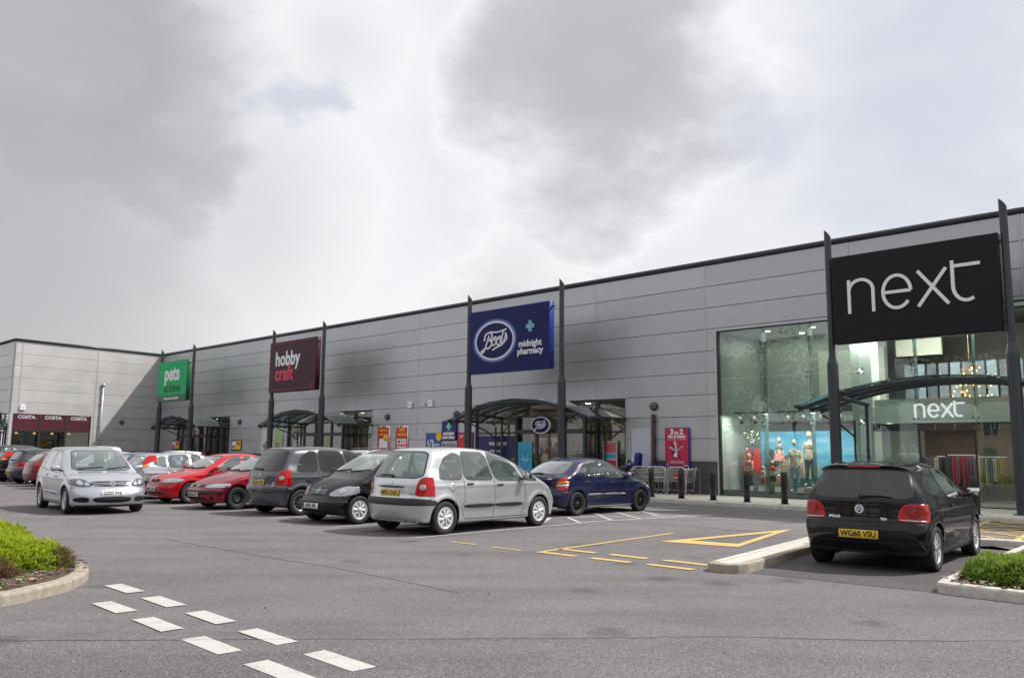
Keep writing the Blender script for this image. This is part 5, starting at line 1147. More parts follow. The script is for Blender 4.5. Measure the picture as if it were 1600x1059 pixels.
for i in range(3):
    f = MB(); a, c = xw[i], xw[i + 1]
    f.box(a, a + .06, .0, .09, .1, 3.66, BPL); f.box(c - .06, c, .0, .09, .1, 3.66, BPL); f.box(a + .06, c - .06, .0, .09, 2.55, 2.63, BPL); f.box(a + .06, c - .06, .0, .09, .1, .2, BPL)
    wo = f.link('window', LB); p = MB(); p.box(a + .06, c - .06, .04, .055, .2, 2.55, SHGD); p.link('pane', wo)
    sp = MB(); sp.box(a + .06, c - .06, .02, .06, 2.63, 3.64, CRED); so = sp.link('sign_panel', LB)
    t = MB(); addtext(t, 'COSTA', mat('lettering_grey', (.55, .55, .57), .5), T((a + c) / 2, .016, 3.45), size=.29, bold=.010, ext=.004, sx=1.15); t.link('lettering', so)
q = MB(); q.box(-10.1, -5.05, 3.5, 3.55, .1, 3.7, INT); q.box(-10.1, -5.05, .1, 3.5, 3.70, 3.75, INT); q.box(-10.1, -5.05, .1, 3.5, .02, .1, INT)
for i in range(9): q.rbox((-9.6 + i * .52, 1.5 + (i % 3) * .5, .75), (.35, .35, 1.1), .05, mat('seating_brown', (.10, .05, .03), .7))
q.link('shop_interior', LB)
AMBERL = mat('warm_lamp', (1, .6, .25), .5, emit=(1, .55, .22), estr=4)
for i in range(4):
    q = MB(); ellipsoid(q, (-9.1 + i * 1.15, 1.6, 2.45), (.10, .10, .07), AMBERL, 12, 8); q.tube([(-9.1 + i * 1.15, 1.6, 2.5), (-9.1 + i * 1.15, 1.6, 3.7)], .008, BPL, 5); q.link('pendant_lamp', LB)

# ---------------------------------------------------------------- shop fronts
def glaze(parent, M, x0, x1, z0, z1, xs, zs, gm, fw=.07, y=.03, fm=DGR, depth=.10):
    """one frame and its panes"""
    f = MB(); X = [x0] + xs + [x1]; Z = [z0] + zs + [z1]
    for i, x in enumerate(X):
        a = x if i == 0 else x - fw if i == len(X) - 1 else x - fw / 2; f.box(a, a + fw, y, y + depth, z0, z1, fm)
    for k, z in enumerate(Z):
        a = z if k == 0 else z - fw if k == len(Z) - 1 else z - fw / 2
        for i in range(len(X) - 1):
            xa = X[i] + (fw if i == 0 else fw / 2); xb = X[i + 1] - (fw if i == len(X) - 2 else fw / 2); f.box(xa, xb, y + .002, y + depth - .002, a, a + fw, fm)
    fo = f.link('window_frame', parent); p = MB()
    for i in range(len(X) - 1):
        for k in range(len(Z) - 1): p.box(X[i] + fw / 2, X[i + 1] - fw / 2, y + depth * .45, y + depth * .55, Z[k] + fw / 2, Z[k + 1] - fw / 2, gm)
    p.link('pane', fo); return fo
def shop(name, x0, x1, label, lobby, inner, warm, goods, seed):
    """recessed glazed front with a projecting entrance lobby"""
    r = empty(name, (0, 0, 0), 0, label, 'shop front'); r.matrix_world = MF; zt = ZL[3] - .02; lx0, lx1 = lobby; ld_ = .75
    glaze(r, None, x0 + .02, lx0, .12, zt, [], [2.35], SHGD); glaze(r, None, lx1, x1 - .02, .12, zt, [(lx1 + x1) / 2] if x1 - lx1 > 1.6 else [], [2.35], SHGD)
    # lobby
    f = MB(); y0 = -ld_
    for x in (lx0, lx0 + .9 * (lx1 - lx0) / 3, lx1 - .9 * (lx1 - lx0) / 3, lx1 - .12): f.box(x, x + .12, y0, y0 + .12, .12, 3.05, DGR)
    f.box(lx0 + .12, lx1 - .12, y0 + .005, y0 + .115, 2.28, 2.46, DGR); f.box(lx0 + .12, lx1 - .12, y0 + .005, y0 + .115, 2.95, 3.04, DGR)
    for x in (lx0, lx1 - .12): f.box(x, x + .12, .02, .12, .12, zt, DGR)
    for x in (lx0 + .005, lx1 - .115): f.box(x, x + .11, y0 + .12, .02, 2.28, 2.40, DGR)
    f.box(lx0 + .5 * (lx1 - lx0) - .03, lx0 + .5 * (lx1 - lx0) + .03, y0 + .03, y0 + .09, .12, 2.28, DGR)
    f.box(lx0 + .12, lx1 - .12, .03, .11, zt - .1, zt, DGR); f.link('lobby_frame', r)
    g = MB(); g.box(lx0 + .12, lx0 + 1.0, y0 + .05, y0 + .06, .14, 2.28, SHGD); g.box(lx1 - 1.0, lx1 - .12, y0 + .05, y0 + .06, .14, 2.28, SHGD); g.box(lx0 + .12, lx1 - .12, y0 + .05, y0 + .06, 2.46, 2.95, SHGD)
    g.box(lx0 + .05, lx0 + .06, y0 + .12, .02, .14, 2.95, SHGD); g.box(lx1 - .06, lx1 - .05, y0 + .12, .02, .14, 2.95, SHGD); g.link('lobby_glass', r)
    i_ = MB(); WALLM = mat(name + '_wall', inner, .8, var=.15, vscale=2); D = 4.5
    i_.box(x0, x1, D, D + .05, .1, zt, WALLM); i_.box(x0, x0 + .03, .19, D, .1, zt, WALLM); i_.box(x1 - .03, x1, .19, D, .1, zt, WALLM); i_.box(x0, x1, .19, D, zt, zt + .04, mat('shop_ceiling', (.5, .5, .48), .8)); i_.box(x0, x1, .19, D, .06, .12, mat('shop_floor', (.25, .22, .19), .4))
    i_.link('interior', r)
    rg = random.Random(seed); gm = [mat('goods_%d' % k, c, .6) for k, c in enumerate(goods)]
    for row in range(3):
        y = 1.0 + row * 1.15; b = MB()
        x = x0 + .3
        while x < x1 - .5:
            if abs(x + .4 - (lx0 + lx1) / 2) < .8 and row < 2: x += .4; continue
            h = rg.uniform(1.2, 1.7) if row < 2 else 2.1; b.box(x, x + .75, y, y + .35, .12, .12 + h, mat('shelving', (.35, .34, .33), .5))
            for s in range(int(h / .32)):
                for e in range(5):
                    xx = x + .04 + e * .14; b.box(xx, xx + rg.uniform(.06, .12), y - .05, y - .002, .2 + s * .32, .2 + s * .32 + rg.uniform(.12, .26), rg.choice(gm))
            x += rg.uniform(.85, 1.3)
        b.link('display_shelf', r)
    for k in range(4):
        c = MB(); xx = x0 + (x1 - x0) * (k + .5) / 4; c.lathe([(.001, 0), (.10, 0), (.11, .03)], mat('downlight', (1, .95, .85), .5, emit=(1, .93, .82), estr=14), 14, T(xx, 1.6, zt - .02) @ Matrix.Rotation(math.pi / 2, 4, 'X')); c.link('downlight', r)
    l = bpy.data.lights.new('shop_fill_light', 'AREA'); l.shape = 'RECTANGLE'; l.size = x1 - x0 - 1; l.size_y = 3; l.energy = warm; l.color = (1, .93, .83); lo_ = bpy.data.objects.new('shop_fill_light', l); COL.objects.link(lo_); lo_.parent = r; lo_.location = ((x0 + x1) / 2, 2.2, zt - .08)
    return r
G1 = [(.5, .05, .05), (.6, .5, .1), (.1, .2, .5), (.7, .68, .65), (.1, .35, .15), (.5, .2, .4)]
bs = shop('pharmacy_shop', -2.25, 6.16, 'glazed pharmacy entrance under the middle arched canopy', (.95, 4.75), (.30, .27, .23), 120, G1, 3)
hs = shop('craft_shop', -18.3, -10.08, 'glazed craft shop entrance with hanging white panels in its windows', (-15.4, -11.6), (.28, .30, .22), 120, G1, 4)
ps = shop('pet_shop', -33.0, -25.3, 'glazed pet shop entrance farthest from the camera', (-30.6, -27.0), (.22, .16, .13), 60, G1, 5)

# ---------------------------------------------------------------- arched glass canopies
def canopy(c, label, half=3.98, zE=2.80, zA=3.60, offs=(.45, 1.2, 2.0)):
    r = empty('arched_canopy', (0, 0, 0), 0, label, 'canopy', 'arched glass canopies over the shop doors'); r.matrix_world = MF @ T(c, 0, 0)
    def za(x): return zA - (zA - zE) * (abs(x) / half) ** 2
    for o_ in offs:
        t = MB(); t.tube([(half * x, -o_, za(half * x) - .06) for x in np.linspace(-.985, .985, 25)], .065 if o_ == offs[-1] else .055, DGR, 12); t.link('arch_tube', r)
    for x in (-half + .02, half - .02):
        t = MB(); sg = 1 if x > 0 else -1; t.box(x - .05, x + .05, -offs[-1] - .12, .0, za(x) + .0, za(x) + .09, DGR); t.link('edge_beam', r)
    for sg in (-1, 1):
        x = sg * (half - 1.35); t = MB(); t.tube([(x, 0, za(x) - .25), (x, -offs[-1] - .12, za(x) - .14)], .06, DGR, 12); t.lathe([(.001, 0), (.085, 0), (.085, .04), (.001, .04)], DGR, 14, T(x, -offs[-1] - .16, za(x) - .14)); t.link('cross_tube', r)
        xb = sg * (half - .95); t = MB(); t.tube([(xb, -.12, .12), (xb, -.12, 1.9), (xb - sg * .0, -.12, 2.1), (xb + sg * .25, -.5, 2.45), (xb + sg * .55, -1.15, 2.74)], .035, DGR, 8)
        t.tube([(xb, -.12, 1.9), (xb, -.12, 2.62)], .04, DGR, 8); t.link('bracket', r)
    for sg in (-1, 1):
        t = MB(); x = sg * (half - 1.35); t.tube([(x, -.14, .12), (x, -.14, za(x) - .2)], .05, DGR, 10); t.link('post', r)
    n = 6
    for k in range(n):
        a = -half + 2 * half * k / n; b = -half + 2 * half * (k + 1) / n; p = MB(); m_ = 4; P = [(a + .008 + (b - a - .016) * j / m_) for j in range(m_ + 1)]
        zz = [za(a) + (za(b) - za(a)) * j / m_ + .05 + .0 for j in range(m_ + 1)]
        vs = [(x, y, z + dz) for x, z in zip(P, zz) for y in (-offs[-1] - .22, -.03) for dz in (0, .012)]
        fs = []
        for j in range(m_): q = 4 * j; fs += [(q, q + 4, q + 6, q + 2), (q + 1, q + 3, q + 7, q + 5), (q, q + 1, q + 5, q + 4), (q + 2, q + 6, q + 7, q + 3)]
        fs += [(0, 2, 3, 1), (4 * m_, 4 * m_ + 1, 4 * m_ + 3, 4 * m_ + 2)]; p.add(vs, fs, CNG); p.link('glass_panel', r)
    for k in range(n + 1):
        x = -half + 2 * half * k / n
        for o_ in offs:
            if 0 < k < n:
                s = MB()
                for d in (-.09, .09): s.lathe([(.001, -.02), (.028, -.02), (.028, .03), (.001, .03)], CHR, 8, T(x + d, -o_, za(x) + .055) @ Matrix.Rotation(math.pi / 2, 4, 'X'))
                s.box(x - .11, x + .11, -o_ - .02, -o_ + .02, za(x) - .01, za(x) + .03, DGR); s.link('glass_fixing', r)
    return r
canopy(2.2, 'arched glass canopy over the pharmacy doors behind the blue board', zE=2.78)
canopy(-13.95, 'arched glass canopy over the craft shop doors behind the maroon board', zE=2.78)
canopy(-28.9, 'arched glass canopy over the pet shop doors behind the green board', half=3.5, zE=2.86)
canopy(18.0, 'arched glass canopy over the tall glazed doors behind the black board', zE=2.92, zA=3.66)
# the canopy of the shop round the corner, half seen at the left edge
r = canopy(0, 'arched glass canopy cut by the left edge of the photo beside the coffee shop', zE=2.75); r.matrix_world = MR @ T(-4.1, 0, 0)

# ---------------------------------------------------------------- sign boards between tall poles
def pole(s, off, label, ztop=8.06):
    r = empty('sign_pole', (0, 0, 0), 0, label, 'pole', 'tall sign poles in front of the shops'); r.matrix_world = MF @ T(s, -off, 0)
    p = MB(); p.tube([(0, 0, .12), (0, 0, 4.15)], .155, DGR, 18, False); p.tube([(0, 0, 4.15), (0, 0, 4.42)], [.155, .095], DGR, 18, False)
    n = 18; R0 = .095; vs = []
    for z in (4.42, 0):
        for k in range(n):
            a = 2 * math.pi * k / n; vs.append((R0 * math.cos(a), R0 * math.sin(a), 4.42 if z else ztop + .12 * math.cos(a + 2.6)))
    p.add(vs, [(k, (k + 1) % n, n + (k + 1) % n, n + k) for k in range(n)], DGR, True); p.add(vs[n:], [tuple(range(n))], DGR); p.link('shaft', r)
    b = MB(); b.lathe([(.001, 0), (.24, 0), (.24, .02), (.001, .02)], DGR, 20, T(0, 0, .12) @ Matrix.Rotation(math.pi / 2, 4, 'X'))
    for k in range(4):
        a = k * math.pi / 2 + .8; b.lathe([(.001, 0), (.02, 0), (.02, .04), (.001, .04)], CHR, 8, T(.2 * math.cos(a), .2 * math.sin(a), .14) @ Matrix.Rotation(math.pi / 2, 4, 'X'))
    b.link('base_plate', r); return r
PO = 2.25
for s, lb in ((15.28, 'left pole of the black board'), (19.93, 'right pole of the black board, thickest in view'), (-.33, 'left pole of the blue pharmacy board'), (4.84, 'right pole of the blue pharmacy board'), (-16.35, 'left pole of the maroon board'), (-11.37, 'right pole of the maroon board'), (-30.95, 'left pole of the green board'), (-26.19, 'right pole of the green board')):
    pole(s, PO, 'tall charcoal steel ' + lb)
def board(name, s0, s1, z0, z1, face, label, side=None, back=None, th=.28, off=PO + .02):
    r = empty(name, (0, 0, 0), 0, label, 'sign', 'shop sign boards on poles'); r.matrix_world = MF @ T(s0, -off, z0); w, h = s1 - s0, z1 - z0
    b = MB(); b.rbox((w / 2, 0, h / 2), (w, th, h), .012, side or face, None, 1); b.box(.03, w - .03, -th / 2 - .004, -th / 2 + .01, .03, h - .03, face)
    if back: b.box(.02, w - .02, th / 2 - .01, th / 2 + .004, .02, h - .02, back)
    b.link('panel', r)
    f = MB()
    for z in (.22, h - .22):
        for x in (-.10, w): f.box(x - .02, x + .14, -.03, .03, z - .03, z + .03, DGR)
    f.link('fixing', r); return r, w, h, -th / 2 - .006
BKB = mat('board_black', (.012, .011, .014), .42, spec=.18); NAV = mat('board_navy', (.006, .010, .085), .42, spec=.2); NAVS = mat('board_navy_side', (.01, .03, .26), .35); GRN = mat('board_green', (.0, .40, .13), .42, spec=.2); GRD = mat('board_green_dark', (.006, .11, .035), .35); MAR = mat('board_maroon', (.050, .014, .022), .45, spec=.2)
WHT = mat('sign_white', (.78, .78, .82), .4); REDS = mat('sign_red', (.62, .02, .06), .4); CYA = mat('sign_aqua', (.20, .62, .60), .4); PINK = mat('stitch_red', (.42, .03, .06), .5)
def next_word(b, M, W_, H_, sw, m, d0=-.03, d1=0):
    """the four thin wide-set letters, drawn in a W_ by x-height H_ field"""
    cnt = [0]
    def S(p, closed=False): cnt[0] += 1; b.stroke(p, sw, d0 - .0015 * cnt[0], d1, m, M, 'y', closed)
    def arc(cx_, cz_, rx, rz, a0, a1, n=26): return [(cx_ + rx * math.cos(R(a0 + (a1 - a0) * k / n)), cz_ + rz * math.sin(R(a0 + (a1 - a0) * k / n))) for k in range(n + 1)]
    u_ = W_ / 4.62; x = 0; h = H_; g = sw / 2
    S([(g, g * .0), (g, h)]); S(arc(.50 * u_, h - .42 * u_ - g + .02, .50 * u_ - g, .42 * u_, 172, 0) + [(u_ - g, 0)])
    cx_ = 1.78 * u_; r_ = .54 * u_ - g; rz = h / 2 - g + .01; S([(cx_ + r_, h * .50), (cx_ - r_, h * .50)]); S(arc(cx_, h / 2, r_, rz, 0, 322))
    S([(2.52 * u_, h - .0), (3.50 * u_, .0)]); S([(3.46 * u_, h), (2.50 * u_, 0)])
    S([(3.66 * u_, h * 1.16), (3.66 * u_, h * .45)] + arc(3.66 * u_ + .42 * u_, h * .45, .42 * u_, h * .45 - g, 180, 300, 18)); S([(3.66 * u_, h * 1.05 - sw * .5), (4.54 * u_, h * 1.05 - sw * .5)])
r, w, h, y = board('black_sign_board', 15.42, 19.80, 4.72, 7.28, BKB, 'large black board with white lowercase lettering hung between the rightmost poles')
b = MB(); next_word(b, T(.46, y, .84), 3.55, .98, .088, WHT); b.link('lettering', r)
r, w, h, y = board('green_sign_board', -31.08, -26.72, 4.60, 7.25, GRN, 'green pet shop board with a dark strip along its foot', GRD)
b = MB(); b.box(.01, w - .01, y - .002, y + .012, .01, .40, GRD); addtext(b, 'pets', WHT, T(w * .50, y - .004, 1.80), size=1.36, bold=.045, sx=.98); addtext(b, 'at home', mat('sign_deep_green', (.005, .07, .03), .5), T(w * .53, y - .006, .86), size=.82, bold=.006, sx=.92); addtext(b, 'where pets come first', WHT, T(w * .5, y - .006, .20), size=.24, bold=.008, sx=1.05); b.link('lettering', r)
r, w, h, y = board('maroon_sign_board', -16.45, -11.80, 4.62, 7.38, MAR, 'dark maroon craft shop board with dashed red stitching round its edge')
b = MB(); addtext(b, 'hobby', WHT, T(w * .40, y - .004, 1.78), size=1.08, bold=.030, sx=.92); addtext(b, 'craft', REDS, T(w * .335, y - .004, .98), size=1.08, bold=.030, sx=.92)
b.link('lettering', r); b = MB()
for i in range(24):
    for z in (.12, h - .12): b.box(.2 + i * (w - .4) / 24, .2 + i * (w - .4) / 24 + .11, y - .004, y, z - .012, z + .012, PINK)
for i in range(14):
    for x in (.12, w - .12): b.box(x - .012, x + .012, y - .004, y, .2 + i * (h - .4) / 14, .2 + i * (h - .4) / 14 + .11, PINK)
for sg in (1, -1): b.stroke([(w - .45, .28 + .12 * sg), (w - .22, .28 - .12 * sg)], .03, y - .004, y, PINK)
b.link('stitching', r)
def script_logo(b, M, W_, m, d0, d1, thick=1.0):
    """flowing script wordmark with the long bar of the B, after the board in the photo; W_ is its width"""
    k = W_ / 10.0; sw = .42 * k * thick
    def S(p, w_=1.0, n=7): P = catmull([(a * k, c * k) for a, c in p], n, False); b.stroke([(q.x, q.y) for q in P], sw * w_, d0, d1, m, M, 'y')
    S([(1.15, .35), (.45, .05), (.25, -.35), (.75, -.35), (1.45, .25), (2.35, 2.2), (3.0, 3.9)], 1.0)       # stem of B
    S([(2.35, 4.35), (3.4, 4.75), (6.0, 4.55), (9.3, 5.05)], .85)                                              # long top bar
    S([(1.35, 2.6), (1.75, 4.1), (3.3, 4.6), (4.15, 4.0), (3.7, 3.0), (2.5, 2.55)], 1.05)                      # upper bowl
    S([(2.5, 2.55), (3.7, 2.5), (3.95, 1.5), (2.9, .65), (1.7, .75), (1.15, .35)], 1.05)                     # lower bowl
    for x in (4.2, 5.85): S([(x + .9, 3.3), (x + .15, 2.9), (x, 1.7), (x + .65, 1.2), (x + 1.35, 2.1), (x + 1.35, 3.2), (x + .8, 3.35), (x + .75, 2.6), (x + 1.6, 2.8)], .85)
    S([(8.2, 4.7), (7.7, 3.2), (7.5, 1.9), (7.95, 1.6), (8.4, 2.2)], .95)                                     # t
    S([(8.35, 2.3), (8.95, 3.4), (8.8, 4.2), (9.25, 3.5), (9.3, 2.5), (8.8, 2.1), (8.45, 2.35)], .85)        # s
    S([(8.9, 2.2), (7.6, 1.2), (6.0, .75), (4.3, .1)], .9)                                                    # tail stroke
r, w, h, y = board('blue_sign_board', -.16, 4.36, 4.72, 7.34, NAV, 'navy blue pharmacy board with an oval script emblem and an aqua cross', NAVS, mat('board_back_grey', (.12, .12, .13), .5))
b = MB(); ex, ez = w * .335, h * .50
GLO = [mat('halo_%d' % i, c, .5) for i, c in enumerate(((.05, .07, .30), (.16, .18, .45), (.35, .37, .62)))]
for i, (rr_, ww) in enumerate(((1.22, .10), (1.17, .07), (1.13, .06))): b.stroke([(ex + rr_ * 1.0 * math.cos(a), ez + .70 * rr_ * math.sin(a)) for a in np.linspace(0, 2 * math.pi, 49)[:-1]], ww, y - .001 - .002 * i, y, GLO[i], None, 'y', True)
b.stroke([(ex + 1.08 * math.cos(a), ez + .755 * math.sin(a)) for a in np.linspace(0, 2 * math.pi, 49)[:-1]], .055, y - .012, y, WHT, None, 'y', True)
script_logo(b, T(ex - .80, y - .003, ez - .40) , 1.62, WHT, -.012, 0); cx_, cz_ = w * .775, h * .66
for (a, c, m_) in ((.215, .078, CYA), (.175, .042, mat('sign_teal', (.03, .16, .30), .4)), (.15, .02, CYA)):
    d = {.215: 0, .175: .004, .15: .008}[a]; b.prism([(cx_ + x, cz_ + z) for x, z in ((-c, -a), (c, -a), (c, -c), (a, -c), (a, c), (c, c), (c, a), (-c, a), (-c, c), (-a, c), (-a, -c), (-c, -c))], y - .008 - d, y, m_, None, 'y')
addtext(b, 'midnight', WHT, T(w * .775, y - .004, h * .40), size=.36, bold=.009, sx=.98); addtext(b, 'pharmacy', WHT, T(w * .775, y - .004, h * .285), size=.36, bold=.009, sx=.98); b.link('lettering', r)
# ================================================================ tall glazed clothes shop
NX = empty('clothes_shop', (0, 0, 0), 0, 'tall frameless glazed clothes shop front on the right, behind the black board', 'shop front'); NX.matrix_world = MF
X0, X1, ZT = 10.17, 23.9, 5.84
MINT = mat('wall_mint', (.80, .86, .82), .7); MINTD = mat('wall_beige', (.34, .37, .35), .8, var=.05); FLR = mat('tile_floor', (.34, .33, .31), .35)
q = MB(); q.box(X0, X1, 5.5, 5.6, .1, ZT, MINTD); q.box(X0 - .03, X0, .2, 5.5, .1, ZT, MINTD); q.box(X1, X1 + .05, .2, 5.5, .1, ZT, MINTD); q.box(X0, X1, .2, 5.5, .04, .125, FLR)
q.link('interior_wall', NX)
q = MB(); q.box(X0, X1, .2, 5.5, ZT + .0, ZT + .1, mat('pale_ceiling', (.60, .62, .58), .8)); q.link('ceiling', NX)
# window bay on the left: back wall, half-height screen and floor plinth
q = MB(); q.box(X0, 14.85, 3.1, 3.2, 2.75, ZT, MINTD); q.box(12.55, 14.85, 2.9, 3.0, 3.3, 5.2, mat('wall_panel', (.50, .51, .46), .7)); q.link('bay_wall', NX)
q = MB(); q.box(X0, 14.9, .2, 3.1, .125, .30, mat('plinth_dark', (.03, .03, .032), .5)); q.link('display_plinth', NX)
# the doorway block: white columns, beam, first floor
for a, c in ((14.78, 15.42), ):
    q = MB(); q.box(a, c, .25, .85, .125, ZT, MINT); q.link('column', NX)
q = MB(); q.box(20.6, 21.2, .25, .85, .125, ZT, MINT); q.link('column', NX)
q = MB(); q.box(15.42, 20.6, .30, .85, 2.52, 3.02, MINT); q.box(15.42, 20.6, .37, 5.4, 3.02, 3.25, MINTD); q.link('floor_beam', NX)
DKI = mat('dark_interior', (.018, .015, .013), .7); DKB = mat('upper_brown', (.028, .02, .017), .7)
q = MB(); q.box(15.42, X1, 4.7, 4.8, .125, 2.5, mat('shop_back_brown', (.10, .075, .055), .7, var=.4, vscale=1.5)); q.box(15.42, 20.6, 3.6, 3.7, 3.25, ZT, DKB); q.box(15.42, 20.6, .9, 3.6, ZT - .12, ZT - .01, DKB); q.link('back_wall', NX)
q = MB()
for i in range(14): q.box(15.6 + i * .35, 15.6 + i * .35 + .28, 2.6, 2.66, 3.3, 4.5, mat('mirror_panel_%d' % (i % 3), [(.16, .18, .22), (.24, .28, .34), (.11, .12, .14)][i % 3], .3, .3))
q.link('upper_display', NX)
q = MB(); q.box(15.5, 16.9, 2.2, 2.3, 4.75, 5.45, mat('beige_panel', (.40, .38, .33), .7)); q.link('wall_panel', NX)
# outer glass: panes hung on spider fixings, fins behind
xs = [X0, 11.85, 13.5, 15.15, 16.75, 18.35, 19.95, 21.5, X1]; zs = [.14, 2.56, 4.15, ZT - .02]
for i in range(len(xs) - 1):
    for k in range(3):
        if k == 0 and 3 <= i <= 5:
            if i == 4: continue
        p = MB(); p.box(xs[i] + .008, xs[i + 1] - .008, .05, .066, zs[k] + .006, zs[k + 1] - .006, NXG if i < 3 else SHG); p.link('glass_pane', NX)
for i in range(1, len(xs) - 1):
    if i in (3,): continue
    f = MB(); f.box(xs[i] - .009, xs[i] + .009, .09, .36, (.14 if i < 3 or i > 6 else 2.95) if i != 2 else .14, ZT - .02, FING); f.link('glass_fin', NX)
for x in xs[1:-1]:
    for z in zs[1:-1]:
        s_ = MB()
        for dx in (-.07, .07):
            for dz in (-.07, .07): s_.lathe([(.001, -.02), (.022, -.02), (.022, .03), (.001, .03)], STL, 8, T(x + dx, .045, z + dz))
        s_.tube([(x - .07, .085, z - .07), (x + .07, .085, z + .07)], .01, CHR, 5); s_.tube([(x + .07, .085, z - .07), (x - .07, .085, z + .07)], .01, CHR, 5); s_.link('spider_fixing', NX)
q = MB(); q.box(X0, X1, .0, .12, .10, .15, BPL); q.box(X0, X0 + .05, .0, .12, .15, ZT, BPL); q.box(X0, X1, .02, .12, ZT - .02, ZT + .0, BPL); q.link('edge_channel', NX)
q = MB(); q.box(15.45, 20.55, .10, .28, 2.28, 2.50, mat('door_header', (.06, .055, .055), .35)); q.link('door_header', NX)
q = MB()
for x in np.arange(15.7, 20.4, .52):
    for z in (2.34, 2.43): q.lathe([(.001, -.02), (.016, -.02), (.016, .02), (.001, .02)], CHR, 8, T(x, .09, z))
q.link('header_fixing', NX)
for x in (16.78, 18.28): q = MB(); q.box(x, x + .05, .05, .10, .14, 2.3, BPL); q.link('door_frame', NX)
q = MB(); next_word(q, T(16.72, .0, 2.66), 1.40, .40, .05, mat('glow_lettering', (.85, .85, .87), .4, emit=(.9, .92, .95), estr=.55), -.03, .01); q.link('fascia_lettering', NX)  # faint emission added so the white letters stand out under the canopy
q = MB(); next_word(q, T(10.48, .045, 1.16), .42, .135, .02, WHT, -.002, .0); q.link('window_lettering', NX)
# ceiling spots
WSP = mat('spot_glow', (1, .9, .7), .5, emit=(1, .80, .50), estr=9)
for x, y in ((11.6, 1.0), (12.3, 2.2), (13.2, 1.1), (14.0, 2.3), (14.5, .9), (21.8, 1.2), (22.6, 2.3)):
    q = MB(); q.lathe([(.001, 0), (.085, 0), (.09, .02)], WSP, 14, T(x, y, ZT - .02) @ Matrix.Rotation(math.pi / 2, 4, 'X')); q.link('downlight', NX)
for x, y in ((15.8, .5), (16.6, 1.5), (17.3, 1.5), (18.2, 1.6), (19.2, 1.4), (20.1, 1.6)):
    q = MB(); q.lathe([(.001, 0), (.06, 0), (.065, .02)], WSP, 14, T(x, y, 2.49) @ Matrix.Rotation(math.pi / 2, 4, 'X')); q.link('downlight', NX)
for (x, y, z, e, sx, sy) in ((12.5, 1.7, ZT - .1, 60, 4, 2.2), (18.2, 2.4, 2.45, 60, 4.6, 3.4), (22.3, 2, ZT - .1, 30, 2.5, 2.5), (12.4, .45, 2.9, 170, 4, .4), (17.6, .16, 5.6, 600, 6, .12)):  # area fills; tilted strip behind the glass is added to brighten column and beam
    l = bpy.data.lights.new('shop_fill_light', 'AREA'); l.shape = 'RECTANGLE'; l.size = sx; l.size_y = sy; l.energy = e; l.color = (1, .96, .88); o = bpy.data.objects.new('shop_fill_light', l); COL.objects.link(o); o.parent = NX; o.location = (x, y, z); o.rotation_euler = (R(14) if y < .3 else 0, 0, 0)
# hanging chandelier of many small bulbs
ch = empty('chandelier', (0, 0, 0), 0, 'chandelier of thin wire rings with small orange bulbs inside the right doorway', 'chandelier'); ch.matrix_world = MF @ T(17.85, 1.55, 0)
q = MB(); wr = mat('wire_brass', (.35, .30, .2), .35, .8); rg = random.Random(9)
for k in range(46):
    a = rg.uniform(0, 6.28); r_ = rg.uniform(.25, .75); z = rg.uniform(3.3, 3.85) if k % 3 else rg.uniform(3.9, 4.2); r_ = r_ if k % 3 else r_ * .4; rr_ = rg.uniform(.07, .13); ring = [Vector((r_ * math.cos(a) + rr_ * math.cos(t), r_ * math.sin(a) * .6, z + rr_ * math.sin(t))) for t in np.linspace(0, 6.28, 11)]
    q.tube(ring, .006, wr, 4, False)
q.tube([(0, 0, 3.3), (0, 0, ZT - .1)], .008, wr, 5); q.link('wire_frame', ch); BUL = mat('bulb_orange', (1, .4, .1), .4, emit=(1, .42, .12), estr=5)
for k in range(30):
    a = rg.uniform(0, 6.28); r_ = rg.uniform(.2, .8) if k < 23 else rg.uniform(.05, .3); z = rg.choice((3.35, 3.5, 3.65, 3.82)) if k < 23 else rg.uniform(4.0, 4.2); q = MB(); ellipsoid(q, (r_ * math.cos(a), r_ * math.sin(a) * .6, z + rg.uniform(-.03, .03)), (.022, .022, .026), BUL, 8, 6); q.link('bulb', ch)
# track with spotlights
tk = empty('spotlight_track', (0, 0, 0), 0, 'black lighting track with spotlights above the window display', 'light track'); tk.matrix_world = MF
q = MB(); q.tube([(X0 + .2, .75, 2.98), (14.7, .75, 2.98)], .028, BPL, 8); q.link('track_rail', tk)
for x in (10.6, 11.15, 11.6, 12.4, 12.95, 13.55, 14.2):
    q = MB(); q.tube([(x, .75, 2.96), (x, .75, 2.84)], .018, BPL, 6); q.tube([(x, .70, 2.86), (x, .84, 2.62)], [.055, .07], BPL, 10); q.link('spotlight', tk)
